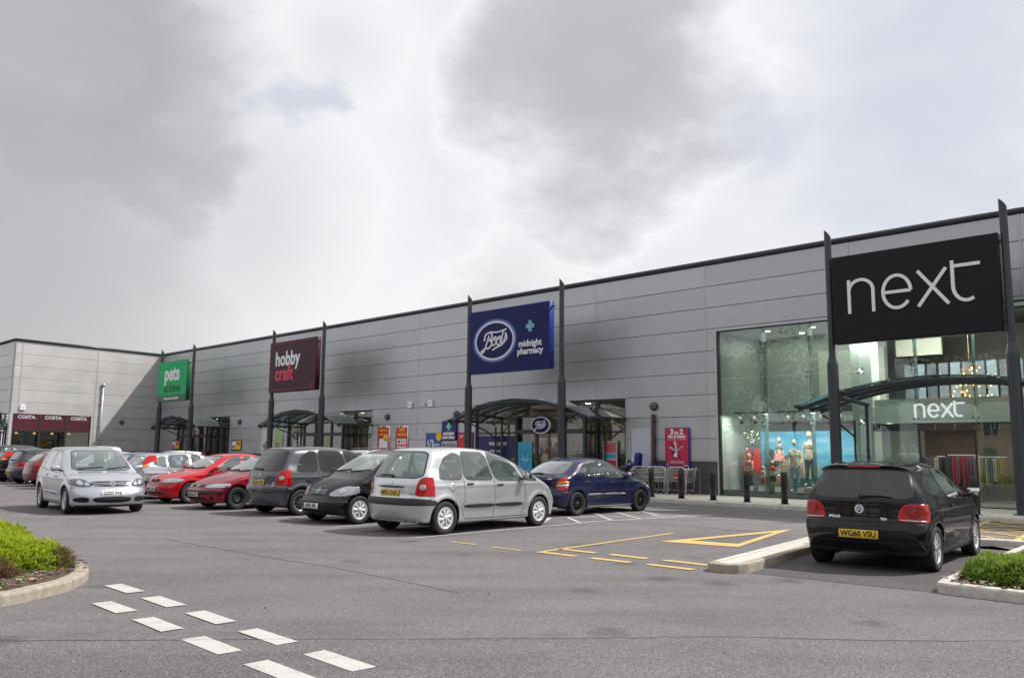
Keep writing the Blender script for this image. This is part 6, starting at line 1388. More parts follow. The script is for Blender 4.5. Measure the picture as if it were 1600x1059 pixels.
# printed backdrop: blue sky over a generic harbour town, built as flat print with low relief
MU = empty('printed_backdrop', (0, 0, 0), 0, 'wide printed window backdrop of blue sky above a hillside harbour town', 'backdrop'); MU.matrix_world = MF @ T(10.92, 1.55, .32)
def skyprint():
    m = bpy.data.materials.new('print_sky_glow'); m.use_nodes = True; nt = m.node_tree; b = nt.nodes['Principled BSDF']; L = nt.links.new; tc = nn(nt, 'ShaderNodeTexCoord')
    sp = nn(nt, 'ShaderNodeSeparateXYZ'); L(tc.outputs['Object'], sp.inputs[0]); z = mathn(nt, 'DIVIDE', sp.outputs[2], 2.0); mp = nn(nt, 'ShaderNodeMapping'); L(tc.outputs['Object'], mp.inputs[0]); mp.inputs[3].default_value = (.7, 1, 3.2)
    t = nn(nt, 'ShaderNodeTexNoise'); L(mp.outputs[0], t.inputs[0]); t.inputs['Scale'].default_value = 1.6; t.inputs['Detail'].default_value = 7
    r = ramp(nt, [(.0, (.02, .10, .12)), (.22, (.03, .14, .17)), (.26, (.20, .42, .50)), (.6, (.08, .36, .55)), (1.0, (.035, .25, .46))]); L(z, r.inputs[0]); rc = ramp(nt, [(.5, 0), (.72, .7)]); L(t.outputs[0], rc.inputs[0])
    up = ramp(nt, [(.28, 0), (.34, 1)]); L(z, up.inputs[0]); L(mixc(nt, mathn(nt, 'MULTIPLY', rc.outputs[0], up.outputs[0]), r.outputs[0], (.30, .52, .62)), b.inputs['Base Color']); b.inputs['Roughness'].default_value = .6
    L(b.inputs['Base Color'].links[0].from_socket, b.inputs['Emission Color']); b.inputs['Emission Strength'].default_value = .10; return m  # faint glow of its own colour added to brighten the print
q = MB(); q.box(0, 3.5, 0, .04, 0, 2.02, skyprint()); q.link('print_panel', MU)
rg = random.Random(4); HC = [mat('print_house_%d' % i, c, .7) for i, c in enumerate(((.55, .50, .40), (.50, .40, .28), (.42, .46, .52), (.58, .55, .30), (.48, .30, .22), (.60, .57, .52)))]; HW = mat('print_window', (.06, .09, .11), .7); TR = mat('print_tree', (.015, .04, .03), .8)
q = MB()
for k in range(60):
    cx_, cz_, rr_ = rg.choice([(rg.uniform(.25, .75), rg.uniform(.85, 1.35), .16), (rg.uniform(.6, 1.5), rg.uniform(.85, 1.15), .13), (rg.uniform(2.15, 2.9), rg.uniform(.35, .80), .16)])
    q.prism([(cx_ + rr_ * (1 + .3 * rg.uniform(-1, 1)) * math.cos(a), cz_ + rr_ * .7 * math.sin(a)) for a in np.linspace(0, 6.28, 9)[:-1]], -.004 - k * .00012, 0, TR, None, 'y')
q.link('print_trees', MU); q = MB()
for row, (z0, n) in enumerate(((.80, 9), (.62, 10), (.42, 8))):
    for i in range(n):
        x = .65 + i * .155 + rg.uniform(-.02, .02); h_ = rg.uniform(.22, .34); y_ = -.012 - row * .003 - i * .0001; q.box(x, x + .14, y_, 0, z0, z0 + h_, rg.choice(HC))
        for wz in np.arange(z0 + .04, z0 + h_ - .04, .075):
            for wx in (x + .025, x + .085): q.box(wx, wx + .026, y_ - .0012, y_, wz, wz + .04, HW)
q.link('print_houses', MU)
# mannequins
MSK = mat('mannequin_skin', (.52, .38, .27), .5)
def mannequin(loc, rz, h, top, bottom, legs, label, pose=0, kind='adult', hat=None, skirt=None):
    """shop figure, bald head turned, one continuous body; clothing as its own meshes"""
    s = h / 1.78; r = empty('mannequin', (0, 0, 0), 0, label, 'mannequin', 'mannequins in the shop window'); r.matrix_world = MF @ T(*loc) @ RZ(rz) @ Matrix.Scale(s, 4)
    ch_ = kind == 'child'; hb = 1.18 if ch_ else 1.0
    sh = .165 if not ch_ else .15; hp = .09; zt = 1.46 if not ch_ else 1.40
    N = [((0, 0, .98), .115), ((0, 0, 1.15), .10), ((0, 0, 1.32), .125), ((0, 0, zt), .07), ((0, 0, zt + .10), .05),
         ((0, sh, zt - .05), .052), ((.02, sh + .07, 1.14), .040), ((.10 + .1 * pose, sh + .06 - .06 * pose, .92 + .1 * pose), .028), ((0, -sh, zt - .05), .052), ((.0, -sh - .07, 1.14), .040), ((.08, -sh - .07, .90), .028),
         ((0, hp, .88), .088), ((.03, hp + .01, .50), .058), ((-.02, hp + .02, .10), .036), ((.10, hp + .03, .03), .026), ((0, -hp, .88), .088), ((-.02, -hp - .03, .50), .058), ((.04, -hp - .04, .10), .036), ((.15, -hp - .05, .03), .026)]
    E = [(0, 1), (1, 2), (2, 3), (3, 4), (2, 5), (5, 6), (6, 7), (2, 8), (8, 9), (9, 10), (0, 11), (11, 12), (12, 13), (13, 14), (0, 15), (15, 16), (16, 17), (17, 18)]
    skin_body('body', N, E, MSK, r)
    q = MB(); head_shape(q, (.015, 0, zt + .24), hb, MSK)
    for (a, sd) in ((N[7][0], 1), (N[10][0], -1)): hand(q, Vector(a) - Vector((0, 0, .01)), (.25, 0, -1), .35, MSK, .9, sd, Vector((1, 0, 0)))
    q.link('head', r)
    def sub(ids, grow, m, nm, keep):
        ids = list(ids); mp = {i: k for k, i in enumerate(ids)}; skin_body(nm, [(N[i][0], N[i][1] * grow + .008) for i in ids], [(mp[a], mp[b]) for a, b in E if a in mp and b in mp], m, r)
    sub([1, 2, 3, 5, 6, 8, 9] if keep_long(top) else [1, 2, 3, 5, 8], 1.12, top[0], 'top', 0)
    if legs == 'trousers': sub([0, 11, 12, 13, 15, 16, 17], 1.10, bottom, 'trousers', 0)
    elif legs == 'shorts': sub([0, 11, 12, 15, 16], 1.22, bottom, 'shorts', 0)
    else:
        q = MB(); M_ = Matrix.Rotation(math.pi / 2, 4, 'X'); q.lathe([(.13, -1.06), (.20, -.90), (.30, -.70), (.31, -.66)], bottom, 22, T(0, 0, 0) @ Matrix.Rotation(math.pi, 4, 'X') @ Matrix.Rotation(math.pi / 2, 4, 'X') if False else Matrix(((1, 0, 0, 0), (0, 0, 1, 0), (0, -1, 0, 0), (0, 0, 0, 1)))); q.link('skirt', r)
    q = MB()
    for i in (14, 18): p_ = Vector(N[i][0]); q.rbox((p_.x - .05, p_.y, .03), (.25, .085, .06), .025, mat('shoe_brown', (.12, .06, .04), .5))
    q.link('shoes', r); q = MB(); q.lathe([(.001, 0), (.20, 0), (.20, .012), (.001, .012)], CHR, 20, Matrix(((1, 0, 0, 0), (0, 0, 1, 0), (0, -1, 0, -.002), (0, 0, 0, 1))) @ T(0, 0, 0)); q.link('base_plate', r)
    return r
def keep_long(t): return t[1]
def patt(name, a, c, sc=14):
    m = bpy.data.materials.new(name); m.use_nodes = True; nt = m.node_tree; b = nt.nodes['Principled BSDF']; tc = nn(nt, 'ShaderNodeTexCoord'); v = nn(nt, 'ShaderNodeTexVoronoi'); nt.links.new(tc.outputs['Object'], v.inputs[0]); v.inputs['Scale'].default_value = sc
    r = ramp(nt, [(.35, a), (.45, c)]); nt.links.new(v.outputs[0], r.inputs[0]); nt.links.new(r.outputs[0], b.inputs['Base Color']); b.inputs['Roughness'].default_value = .85; return m
FL1 = patt('print_red_white', (.60, .55, .50), (.50, .04, .06)); FL2 = patt('print_black_cream', (.60, .52, .38), (.03, .03, .03), 18); CRM = mat('cloth_cream', (.62, .52, .42), .85); DEN = mat('denim_pale', (.30, .38, .50), .9, var=.2, vscale=9); DEND = mat('denim_dark', (.05, .07, .11), .9, var=.2, vscale=9); REDC = mat('cloth_red', (.55, .03, .03), .85); BLKC = mat('cloth_black', (.02, .02, .025), .9); GRYC = mat('cloth_grey_blue', (.12, .15, .20), .9)
ZP = .30
FR = -math.pi / 2
mannequin((11.0, .55, ZP), FR - .15, 1.28, (FL1, True), BLKC, 'trousers', 'child mannequin in a red and white patterned jacket with black trousers, first in the window', 0, 'child')
mannequin((11.86, .55, ZP), FR + .2, 1.05, (REDC, True), BLKC, 'shorts', 'small child mannequin in a plain red jacket and black shorts', 0, 'child')
mannequin((12.68, .50, ZP), FR + .5, 1.70, (CRM, False), DEN, 'trousers', 'female mannequin in a cream sleeveless top and pale jeans', .6)
mannequin((12.98, 1.0, ZP + .18), FR, 1.80, (FL2, False), DEND, 'trousers', 'tall male mannequin in a patterned shirt and dark jeans behind the others')
mannequin((11.85, 1.12, ZP + .55), FR - .1, 1.28, (GRYC, True), FL1, 'skirt', 'mannequin in a grey top and red spotted skirt raised on a block', 0, 'child')
mannequin((11.38, .80, ZP), FR - .3, .85, (FL1, True), REDC, 'shorts', 'smallest child mannequin in red crouching low by the screen edge', 0, 'child')
bl = MB(); bl.rbox((11.85, 1.12, ZP + .27), (.5, .45, .54), .01, mat('display_wood', (.28, .20, .13), .7)); o = bl.link('display_block'); o.matrix_world = MF; tag(o, 'brown wooden block under the mannequin in the spotted skirt', 'display block')
bl = MB(); bl.rbox((12.98, 1.0, ZP + .09), (.5, .45, .175), .01, mat('display_wood', (.28, .20, .13), .7)); o = bl.link('display_block'); o.matrix_world = MF; tag(o, 'low wooden block under the tall male mannequin', 'display block')
# hanging garments, ribbon, flowers and price cards
q = MB()
for x, c in ((10.62, REDC), (10.92, REDC)): q.add([(x - .10, 1.2, 1.75), (x + .10, 1.2, 1.75), (x + .16, 1.12, .95), (x - .16, 1.12, .95), (x - .10, 1.28, 1.75), (x + .10, 1.28, 1.75), (x + .16, 1.36, .95), (x - .16, 1.36, .95)], [(0, 1, 2, 3), (4, 7, 6, 5), (0, 3, 7, 4), (1, 5, 6, 2), (3, 2, 6, 7), (0, 4, 5, 1)], c)
q.tube([(10.45, 1.24, 1.82), (11.05, 1.24, 1.82)], .012, STL, 6); q.tube([(10.75, 1.24, 1.82), (10.75, 1.24, 2.9)], .006, STL, 5); o = q.link('hanging_dresses'); o.matrix_world = MF; tag(o, 'pair of red dresses on a rail behind the first child mannequin', 'clothes rail')
fl = MB(); rg = random.Random(8); FW = mat('flower_white', (.7, .66, .58), .8); FG = mat('flower_leaf', (.06, .10, .02), .8)
for k in range(70): x, z = rg.gauss(10.85, .13), rg.gauss(2.1, .14); ellipsoid(fl, (x, .95 + rg.uniform(-.1, .1), z), (.03, .03, .03), rg.choice((FW, FG, FG)), 6, 5)
fl.tube([(10.85, .95, 2.2), (10.85, .95, 2.95)], .005, STL, 5); o = fl.link('hanging_flowers'); o.matrix_world = MF; tag(o, 'hanging bunch of white flowers and leaves above the red dresses', 'flowers')
CARDM = mat('price_card', (.55, .62, .62), .6)
for x, y in ((11.15, .32), (11.55, .30), (12.1, .38), (12.35, .30), (12.95, .30), (13.6, .42)):
    q = MB(); q.box(-.10, .10, -.004, .004, 0, .17, CARDM, Matrix.Rotation(-.2, 4, 'X')); q.box(-.004, .004, -.0055, -.004, .02, .15, HW, Matrix.Rotation(-.2, 4, 'X')); q.box(-.10, .10, .0, .06, -.002, .004, CARDM)
    o = q.link('price_card'); o.matrix_world = MF @ T(x, y, ZP + .004 if True else 0); tag(o, 'small pale folded price card on the window plinth', 'card', 'price cards on the window plinth')
# deeper in the shop: rails of clothes, a bag display, lamps
rg = random.Random(12); CC = [mat('rail_cloth_%d' % i, c, .85) for i, c in enumerate(((.24, .03, .04), (.24, .15, .04), (.40, .36, .32), (.05, .06, .09), (.20, .25, .12), (.28, .07, .10), (.12, .12, .13)))]
for k, (x, y, n, hgt, wpal) in enumerate(((17.0, 3.4, 13, 1.45, (0, 6, 3, 5)), (17.9, 2.9, 12, 1.4, (1, 6, 3, 2)), (19.2, 2.4, 12, 1.35, (2, 3, 6)), (16.0, 3.4, 12, 1.4, (2, 3, 6)), (20.0, 3.2, 12, 1.5, (3, 5, 6)), (22.0, 2.0, 12, 1.5, (0, 2, 6)))):
    r = empty('clothes_rail', (0, 0, 0), 0, ['rail of red and black clothes inside the glass doors', 'rail of mustard and dark clothes inside the doors', 'rail of pale and dark clothes right of the doors', 'rail of dark clothes left of the doors under the bags', 'rail of dark and pink clothes farthest right inside the doors', 'rail of clothes beyond the rightmost pole'][k], 'clothes rail', 'clothes rails in the shop'); r.matrix_world = MF @ T(x, y, .125)
    q = MB(); q.tube([(-.45, 0, hgt), (.45, 0, hgt)], .014, CHR, 6)
    for sx in (-.45, .45): q.tube([(sx, 0, 0), (sx, 0, hgt)], .014, CHR, 6); q.tube([(sx, -.25, .01), (sx, .25, .01)], .014, CHR, 6)
    q.link('rail_frame', r); q = MB()
    for i in range(n): xx = -.4 + .8 * i / n; ln = rg.uniform(.7, 1.1); q.rbox((xx, rg.uniform(-.02, .02), hgt - ln / 2 - .04), (.05, .42, ln), .02, CC[rg.choice(wpal)])
    q.link('garments', r)
for x in (15.98, 16.32):
    r = empty('handbag', (0, 0, 0), 0, 'white handbag with tall handles on the shelf inside the doors', 'handbag', 'pair of white handbags'); r.matrix_world = MF @ T(x, .95, 1.32)
    q = MB(); q.rbox((0, 0, .16), (.28, .12, .30), .06, mat('bag_white', (.55, .57, .54), .6), None, 3); q.link('bag_body', r); q = MB()
    for d in (-.03, .03): q.tube([(.08 * math.cos(a), d, .30 + .26 * math.sin(a)) for a in np.linspace(0, math.pi, 9)], .008, mat('bag_white', (.55, .57, .54), .6), 6)
    q.link('handle', r)
q = MB(); q.rbox((16.15, .95, 1.295), (1.1, .35, .04), .005, DKB); q.box(15.65, 16.65, .8, 1.1, .125, 1.27, DKB); o = q.link('display_counter'); o.matrix_world = MF; tag(o, 'dark display counter under the two white handbags', 'counter')
# ================================================================ what stands behind the camera and shows in the glass and paint
LFT = leafmat('leaf_tree', [(0, (.02, .035, .01)), (.45, (.06, .10, .02)), (.8, (.11, .16, .035)), (1, (.17, .22, .06))]); BARK = mat('tree_bark', (.10, .075, .055), .9, bump=.6, bscale=14)
def tree(x, y, h, seed, label):
    rg = np.random.default_rng(seed); r = empty('broadleaf_tree', (x, y, 0), 0, label, 'tree', 'trees on the far side of the car park'); q = MB()
    q.tube([(0, 0, -.1), (.1, .05, h * .25), (-.05, .1, h * .5), (0, 0, h * .8)], [.22, .17, .11, .04], BARK, 9); cl = []
    for k in range(9):
        a = k * 2.4 + rg.uniform(-.3, .3); z0 = h * rg.uniform(.22, .6); ln = h * rg.uniform(.18, .34); e = Vector((math.cos(a) * ln, math.sin(a) * ln, z0 + ln * rg.uniform(.4, .9))); q.tube([(0, 0, z0), tuple(e * .55 + Vector((0, 0, z0 * .45))), tuple(e)], [.08, .05, .02], BARK, 6); cl.append((e, h * rg.uniform(.12, .19)))
    q.link('trunk', r); cl.append((Vector((0, 0, h * .85)), h * .17))
    for k in range(8): a = rg.uniform(0, 6.28); cl.append((Vector((math.cos(a) * h * .2, math.sin(a) * h * .2, h * rg.uniform(.4, .85))), h * rg.uniform(.09, .15)))
    V = []; F = []; Tn = []
    for c, rr_ in cl:
        t0 = rg.normal(0, .12)
        for i in range(260):
            d = Vector(rg.normal(0, 1, 3)).normalized(); p = c + d * rr_ * rg.uniform(.55, 1.08) * (1 if d.z > -.3 else .8); u_ = Vector(rg.normal(0, 1, 3)).normalized(); v_ = u_.cross(d).normalized(); s_ = rg.uniform(.12, .26); b = len(V)
            V += [p - u_ * s_, p + v_ * s_ * .6, p + u_ * s_, p - v_ * s_ * .6]; F.append((b, b + 1, b + 2, b + 3)); tt = min(1, max(0, .4 + .3 * d.z + t0 + rg.normal(0, .1))); Tn += [tt] * 4
    me = bpy.data.meshes.new('crown'); me.from_pydata(V, [], F); at = me.attributes.new('tint', 'FLOAT', 'POINT'); at.data.foreach_set('value', np.array(Tn, dtype=np.float32)); me.materials.append(LFT)
    o = bpy.data.objects.new('crown', me); COL.objects.link(o); o.parent = r
rg = random.Random(21)
for k in range(15):
    s = -42 + k * 7.0 + rg.uniform(-1.5, 1.5); p = FP(s, 58 + rg.uniform(-3, 4)); tree(p.x, p.y, rg.uniform(12, 16), 100 + k, 'leafy tree across the car park behind the photographer, mirrored in the shop glass')
BKY = None
def buff():
    m = bpy.data.materials.new('buff_brick'); m.use_nodes = True; nt = m.node_tree; b = nt.nodes['Principled BSDF']; L = nt.links.new
    tc = nn(nt, 'ShaderNodeTexCoord'); sp = nn(nt, 'ShaderNodeSeparateXYZ'); L(tc.outputs['Object'], sp.inputs[0]); cb = nn(nt, 'ShaderNodeCombineXYZ'); L(mathn(nt, 'ADD', sp.outputs[0], sp.outputs[1]), cb.inputs[0]); L(sp.outputs[2], cb.inputs[1])
    br = nn(nt, 'ShaderNodeTexBrick'); L(cb.outputs[0], br.inputs[0]); br.inputs['Scale'].default_value = 1; br.inputs['Brick Width'].default_value = .225; br.inputs['Row Height'].default_value = .075; br.inputs['Mortar Size'].default_value = .008
    br.inputs['Color1'].default_value = (.42, .34, .22, 1); br.inputs['Color2'].default_value = (.36, .27, .17, 1); br.inputs['Mortar'].default_value = (.35, .33, .30, 1); L(br.outputs[0], b.inputs['Base Color']); b.inputs['Roughness'].default_value = .9; return m
BKY = buff(); TIL = mat('roof_tile', (.14, .07, .05), .85, bump=.5, bscale=12)
for k, (s, off) in enumerate(((5, 50), (25, 49))):
    r = empty('brick_house', (0, 0, 0), 0, ['buff brick house mirrored behind the glass doors', 'buff brick house mirrored at the far right'][k], 'house', 'houses behind the photographer'); r.matrix_world = MF @ T(s, -off, 0)
    q = MB(); q.box(-5, 5, -8, 0, 0, 4.9, BKY); q.prism([(-8, 4.9), (0, 4.9), (-4, 7.4)], -5, 5, BKY, None, 'x'); q.link('wall', r)
    q = MB(); q.prism([(-8.5, 4.75), (-4, 7.62), (.5, 4.75), (.5, 4.95), (-4, 7.85), (-8.5, 4.95)], -5.3, 5.3, TIL, None, 'x'); q.link('roof', r)
    q = MB(); q.box(2.5, 3.4, -4.6, -3.7, 6.5, 8.6, BKY); q.link('chimney', r)
    for x in (-3.6, 0, 2.6):
        for z in (.9, 3.1):
            if x == 0 and z < 1: continue
            f = MB(); w_ = 1.3
            for a in ((x, x + w_, z, z + .07), (x, x + w_, z + 1.13, z + 1.2), (x, x + .07, z + .07, z + 1.13), (x + w_ - .07, x + w_, z + .07, z + 1.13), (x + w_ / 2 - .03, x + w_ / 2 + .03, z + .07, z + 1.13)): f.box(a[0], a[1], .002, .06, a[2], a[3], mat('frame_white', (.7, .7, .7), .5))
            fo = f.link('window', r); p = MB(); p.box(x + .07, x + w_ - .07, .005, .02, z + .07, z + 1.13, mat('house_glass', (.03, .04, .045), .05)); p.link('pane', fo)
    q = MB(); q.box(0, .95, .002, .06, .05, 2.1, mat('door_green', (.03, .10, .06), .5)); d = q.link('door', r)
# ================================================================ things on the wall and pavement
GRM = mat('lamp_body', (.10, .10, .11), .5)
def wall_lamp(s, z, label, M=MF, off=0):
    r = empty('wall_lamp', (0, 0, 0), 0, label, 'wall lamp', 'round bulkhead lamps on the walls'); r.matrix_world = M @ T(s, off, z)
    q = MB(); q.lathe([(.001, -.16), (.07, -.155), (.125, -.12), (.155, -.05), (.155, .0), (.001, .0)], GRM, 24); q.link('lamp_body', r)
    q = MB(); q.lathe([(.15, -.075), (.162, -.07), (.165, -.045), (.15, -.04)], BPL, 24); q.box(-.165, .165, -.135, -.06, -.012, .012, BPL); q.box(-.012, .012, -.165, -.13, -.1, .1, BPL); q.link('guard', r)
wall_lamp(7.47, 3.27, 'round grey bulkhead lamp above the white panel'); wall_lamp(-8.76, 3.22, 'round grey bulkhead lamp above the two red posters'); wall_lamp(-3.53, 3.24, 'round grey bulkhead lamp beside the blue board pole'); wall_lamp(-24.03, 3.24, 'round grey bulkhead lamp right of the pet shop doors'); wall_lamp(-2.82, 3.33, 'round bulkhead lamp in the shaded corner of the coffee shop wall', ML); wall_lamp(-19.3, 3.24, 'round bulkhead lamp left of the craft shop canopy')
def alarm(s, z, label, M=MF, flip=False):
    r = empty('alarm_box', (0, 0, 0), 0, label, 'alarm box', 'white alarm boxes'); r.matrix_world = M @ T(s, 0, z); sg = -1 if flip else 1
    q = MB(); q.prism([(-.17, -.16 * sg), (.17, -.16 * sg), (.12, .16 * sg), (-.12, .16 * sg)], -.10, -.002, mat('alarm_white', (.85, .85, .86), .4), None, 'y'); o = q.link('box', r)
    q = MB(); q.box(-.07, .07, -.104, -.099, -.03, .0, BPL); q.link('badge', r)
alarm(-6.93, 3.79, 'white alarm box tapering down, left of the camera on the wall', flip=True); alarm(-5.38, 3.81, 'white alarm box tapering up, right of the small camera'); alarm(-9.59, 4.07, 'white alarm box above the coffee shop windows', ML); alarm(-32.3, 3.6, 'white alarm box left of the pet shop canopy')
r = empty('security_camera', (0, 0, 0), 0, 'tiny white dome camera between the two alarm boxes', 'camera'); r.matrix_world = MF @ T(-5.86, 0, 3.78); q = MB(); ellipsoid(q, (0, -.12, -.03), (.06, .06, .06), mat('alarm_white', (.75, .75, .76), .4)); q.tube([(0, 0, .02), (0, -.12, .02)], .02, mat('alarm_white', (.75, .75, .76), .4), 6); q.link('dome', r)
def poster(name, s0, s1, z0, z1, face, frame, label, draw=None, thick=.05, group=None, cat='poster'):
    r = empty(name, (0, 0, 0), 0, label, cat, group); r.matrix_world = MF @ T(s0, -.002, z0); w, h = s1 - s0, z1 - z0
    q = MB(); q.rbox((w / 2, -thick / 2, h / 2), (w, thick, h), .006, frame, None, 1); q.box(.04, w - .04, -thick - .003, -thick + .01, .04, h - .04, face); q.link('panel', r)
    if draw: b = MB(); draw(b, w, h, -thick - .005); b.link('print', r)
    return r
PR_ = mat('poster_red', (.55, .02, .02), .45); YEL = mat('poster_yellow', (.75, .50, .02), .45); ORG = mat('poster_orange', (.75, .28, .02), .45); BLU = mat('poster_blue', (.015, .09, .32), .45); BLD = mat('poster_navy', (.008, .012, .12), .45); CRI = mat('poster_crimson', (.48, .015, .07), .45); GLB = mat('poster_grey', (.45, .45, .45), .5); PNK = mat('poster_pink', (.55, .12, .14), .45); SKB = mat('poster_sky', (.04, .36, .58), .45)
def d1(b, w, h, y):
    for i, (t, z) in enumerate((("Don't miss", h * .86), ('out!', h * .72))): addtext(b, t, YEL, T(w * (.5 if i == 0 else .32), y, z), size=.15 if i == 0 else .19, bold=.006, sx=1.0)
    b.prism([(p.x, p.y) for p in circ(w * .70, h * .60, .20, 20)], y, y + .003, YEL, None, 'y'); b.box(.14, w - .14, y, y + .002, .14, h * .56, LETW)
    for i in range(9): b.box(.2 + i * .065, .24 + i * .065, y - .003, y, .2, .3 + .02 * (i * 5 % 4), PR_)
def d2(b, w, h, y):
    addtext(b, 'SALE', YEL, T(w * .5, y, h * .88), size=.22, bold=.01); b.box(.10, w - .10, y, y + .002, h * .66, h * .76, ORG)
    for i in range(2):
        for k in range(2): b.box(.12 + i * (w - .2) / 2, .12 + i * (w - .2) / 2 + .33, y, y + .002, .14 + k * .36, .42 + k * .36, LETW); b.prism([(p.x, p.y) for p in circ(.28 + i * (w - .2) / 2, .28 + k * .36, .09, 10)], y - .004, y, (REDS, BLU, PR_, GLB)[i * 2 + k], None, 'y')
def d3(b, w, h, y):
    b.prism([(p.x, p.y) for p in circ(w * .83, h * .87, .21, 18)], y, y + .003, YEL, None, 'y'); addtext(b, '1/2', LETW, T(w * .30, y - .002, h * .60), size=.40, bold=.012); addtext(b, 'price', LETW, T(w * .70, y - .002, h * .56), size=.19, bold=.003)
    for i in range(2): b.box(.10, w * .7, y, y + .002, h * (.40 - i * .07), h * (.415 - i * .07), LETW)
    for i in range(4): b.rbox((.2 + i * .25, y, .16), (.10, .006, .16), .002, (PR_, LETW, ORG, SKB)[i])
def d4(b, w, h, y):
    for a, c in ((.17, .06),): b.prism([(w / 2 + x, h * .70 + z) for x, z in ((-c, -a), (c, -a), (c, -c), (a, -c), (a, c), (c, c), (c, a), (-c, a), (-c, c), (-a, c), (-a, -c), (-c, -c))], y, y + .003, CYA, None, 'y')
    addtext(b, 'midnight', LETW, T(w / 2, y, h * .36), size=.22, bold=.008); addtext(b, 'pharmacy', LETW, T(w / 2, y, h * .17), size=.22, bold=.008)
def d5(b, w, h, y):
    b.box(.06, w - .06, y, y + .003, h * .45, h - .06, PR_); addtext(b, 'N7', LETW, T(w * .28, y - .002, h * .86), size=.17, bold=.002); b.box(.08, w * .65, y - .001, y, h * .26, h * .44, SKB); b.box(w * .68, w - .08, y - .002, y, .1, h * .9, PNK)
    for i in range(3): b.box(.1, w * .6, y - .002, y, h * (.20 - i * .06), h * (.225 - i * .06), LETW)
def d6(b, w, h, y):
    addtext(b, '3', LETW, T(w * .30, y, h * .89), size=.27, bold=.012); addtext(b, 'for', LETW, T(w * .50, y, h * .87), size=.15, bold=.006); addtext(b, '2', LETW, T(w * .70, y, h * .89), size=.27, bold=.012); addtext(b, 'Mix & Match', LETW, T(w * .5, y, h * .775), size=.145, bold=.006); b.box(.1, w - .1, y, y + .002, h * .700, h * .706, LETW)
    rg = random.Random(2); cx_, cz_ = w * .48, h * .42
    for a, ln, ww, m_ in ((1.75, .36, .05, LETW), (.9, .38, .04, PR_), (.55, .34, .05, GLB), (2.3, .30, .06, BPL), (2.7, .32, .08, GLB), (3.6, .22, .09, BPL), (-.9, .30, .03, BPL), (4.5, .22, .14, LETW), (1.35, .30, .06, PNK)):
        d = Vector((math.cos(a), math.sin(a))) * ln; b.stroke([(cx_ - d.x * .12, cz_ - d.y * .12), (cx_ + d.x, cz_ + d.y)], [ww * .6, ww], y - .004 - rg.uniform(0, .006), y, m_)
    for i in range(3): b.box(w * .2, w * .8, y, y + .002, h * (.16 - i * .025), h * (.166 - i * .025), LETW)
    b.box(.08, .16, y, y + .002, .07, .13, LETW); addtext(b, 'Boots', LETW, T(w * .85, y, .09), size=.06, bold=.002, shear=.3)
poster('framed_poster', -9.49, -8.52, 1.32, 2.76, PR_, CHR, 'red framed offer poster with a yellow disc, left of the pair beside the craft shop', d1, group=None)
poster('framed_poster', -8.01, -7.04, 1.34, 2.74, PR_, CHR, 'red framed offer poster with four product pictures, right of the pair', d2)
poster('framed_poster', -5.66, -4.53, 1.15, 2.39, BLU, BLD, 'blue half price poster with a yellow corner left of the pharmacy sign', d3)
poster('pharmacy_sign', -4.47, -3.47, 2.03, 2.95, BLD, BLD, 'small navy wall sign with an aqua cross above the night hatch', d4, .10, cat='sign')
poster('framed_poster', -3.42, -2.36, 1.05, 2.40, CRI, BLD, 'red and pink poster in a navy frame behind the left pole of the pharmacy board', d5)
poster('framed_poster', 7.98, 9.0, 1.03, 2.47, CRI, mat('poster_purple', (.05, .02, .22), .4), 'crimson three for two poster with make-up brushes beside the trolley bay', d6, .09)
poster('blank_panel', 6.42, 7.36, .90, 2.46, mat('panel_white', (.50, .53, .62), .5), mat('panel_edge', (.45, .47, .52), .5), 'plain pale blue white panel on the wall behind the trolleys', None, cat='panel')
q = MB(); q.box(-.98, -.02, -.02, .02, 0, .05, TRM); 
r = empty('night_hatch', (0, 0, 0), 0, 'framed glass night hatch under the small pharmacy sign', 'hatch'); r.matrix_world = MF @ T(-4.5, -.03, 1.05); q = MB()
for a in ((0, 1.05, .86, .93), (0, 1.05, 0, .07), (0, .07, .07, .86), (.98, 1.05, .07, .86)): q.box(a[0], a[1], -.03, .03, a[2], a[3], TRM)
q.link('frame', r); q = MB(); q.box(.07, .98, 0, .01, .07, .86, SHGD); q.link('pane', r)
for k, s in enumerate((-21.2, -19.6)):
    def dd(b, w, h, y, k=k):
        rg = random.Random(k)
        for i in range(14): b.rbox((rg.uniform(.15, w - .15), y, rg.uniform(.15, h * .5)), (.16, .01, .14), .004, (PR_, LETW, mat('poster_leaf', (.10, .26, .06), .5), ORG, BPL)[i % 5])
    poster('window_poster', s, s + .85, 1.25, 2.72, (mat('poster_pale_green', (.50, .60, .52), .5), mat('poster_green', (.28, .48, .18), .5))[k], TRM, ('pale craft poster of a red scene behind the left pole of the maroon board', 'green craft poster left of the craft shop doors')[k], dd)
for k, (s, lb) in enumerate(((-33.6, 'left of the pet shop doors'), (-24.9, 'right of the pet shop doors'))):
    def dd(b, w, h, y): b.box(.06, w * .48, y, y + .002, .08, h - .08, LETW); b.box(w * .52, w - .05, y, y + .002, .06, h - .06, YEL); b.box(w * .58, w - .12, y - .002, y, h * .55, h * .75, PR_); b.box(.1, w * .4, y - .002, y, h * .2, h * .5, PNK)
    poster('notice_board', s, s + 1.25, 1.45, 2.10, BPL, BPL, 'low board with white and yellow notices ' + lb, dd, cat='notice board')
q = MB(); q.box(-.05, .05, -.14, -.0, .12, 2.98, mat('post_brown', (.09, .05, .05), .5)); [q.box(-.02, .13, -.10, -.04, z, z + .05, BPL) for z in (2.7, 2.0, 1.3)]; r = empty('wall_post', (0, 0, 0), 0, 'dark upright post fixed to the wall beside the white panel', 'post'); r.matrix_world = MF @ T(7.47, -.02, 0); q.link('post', r)
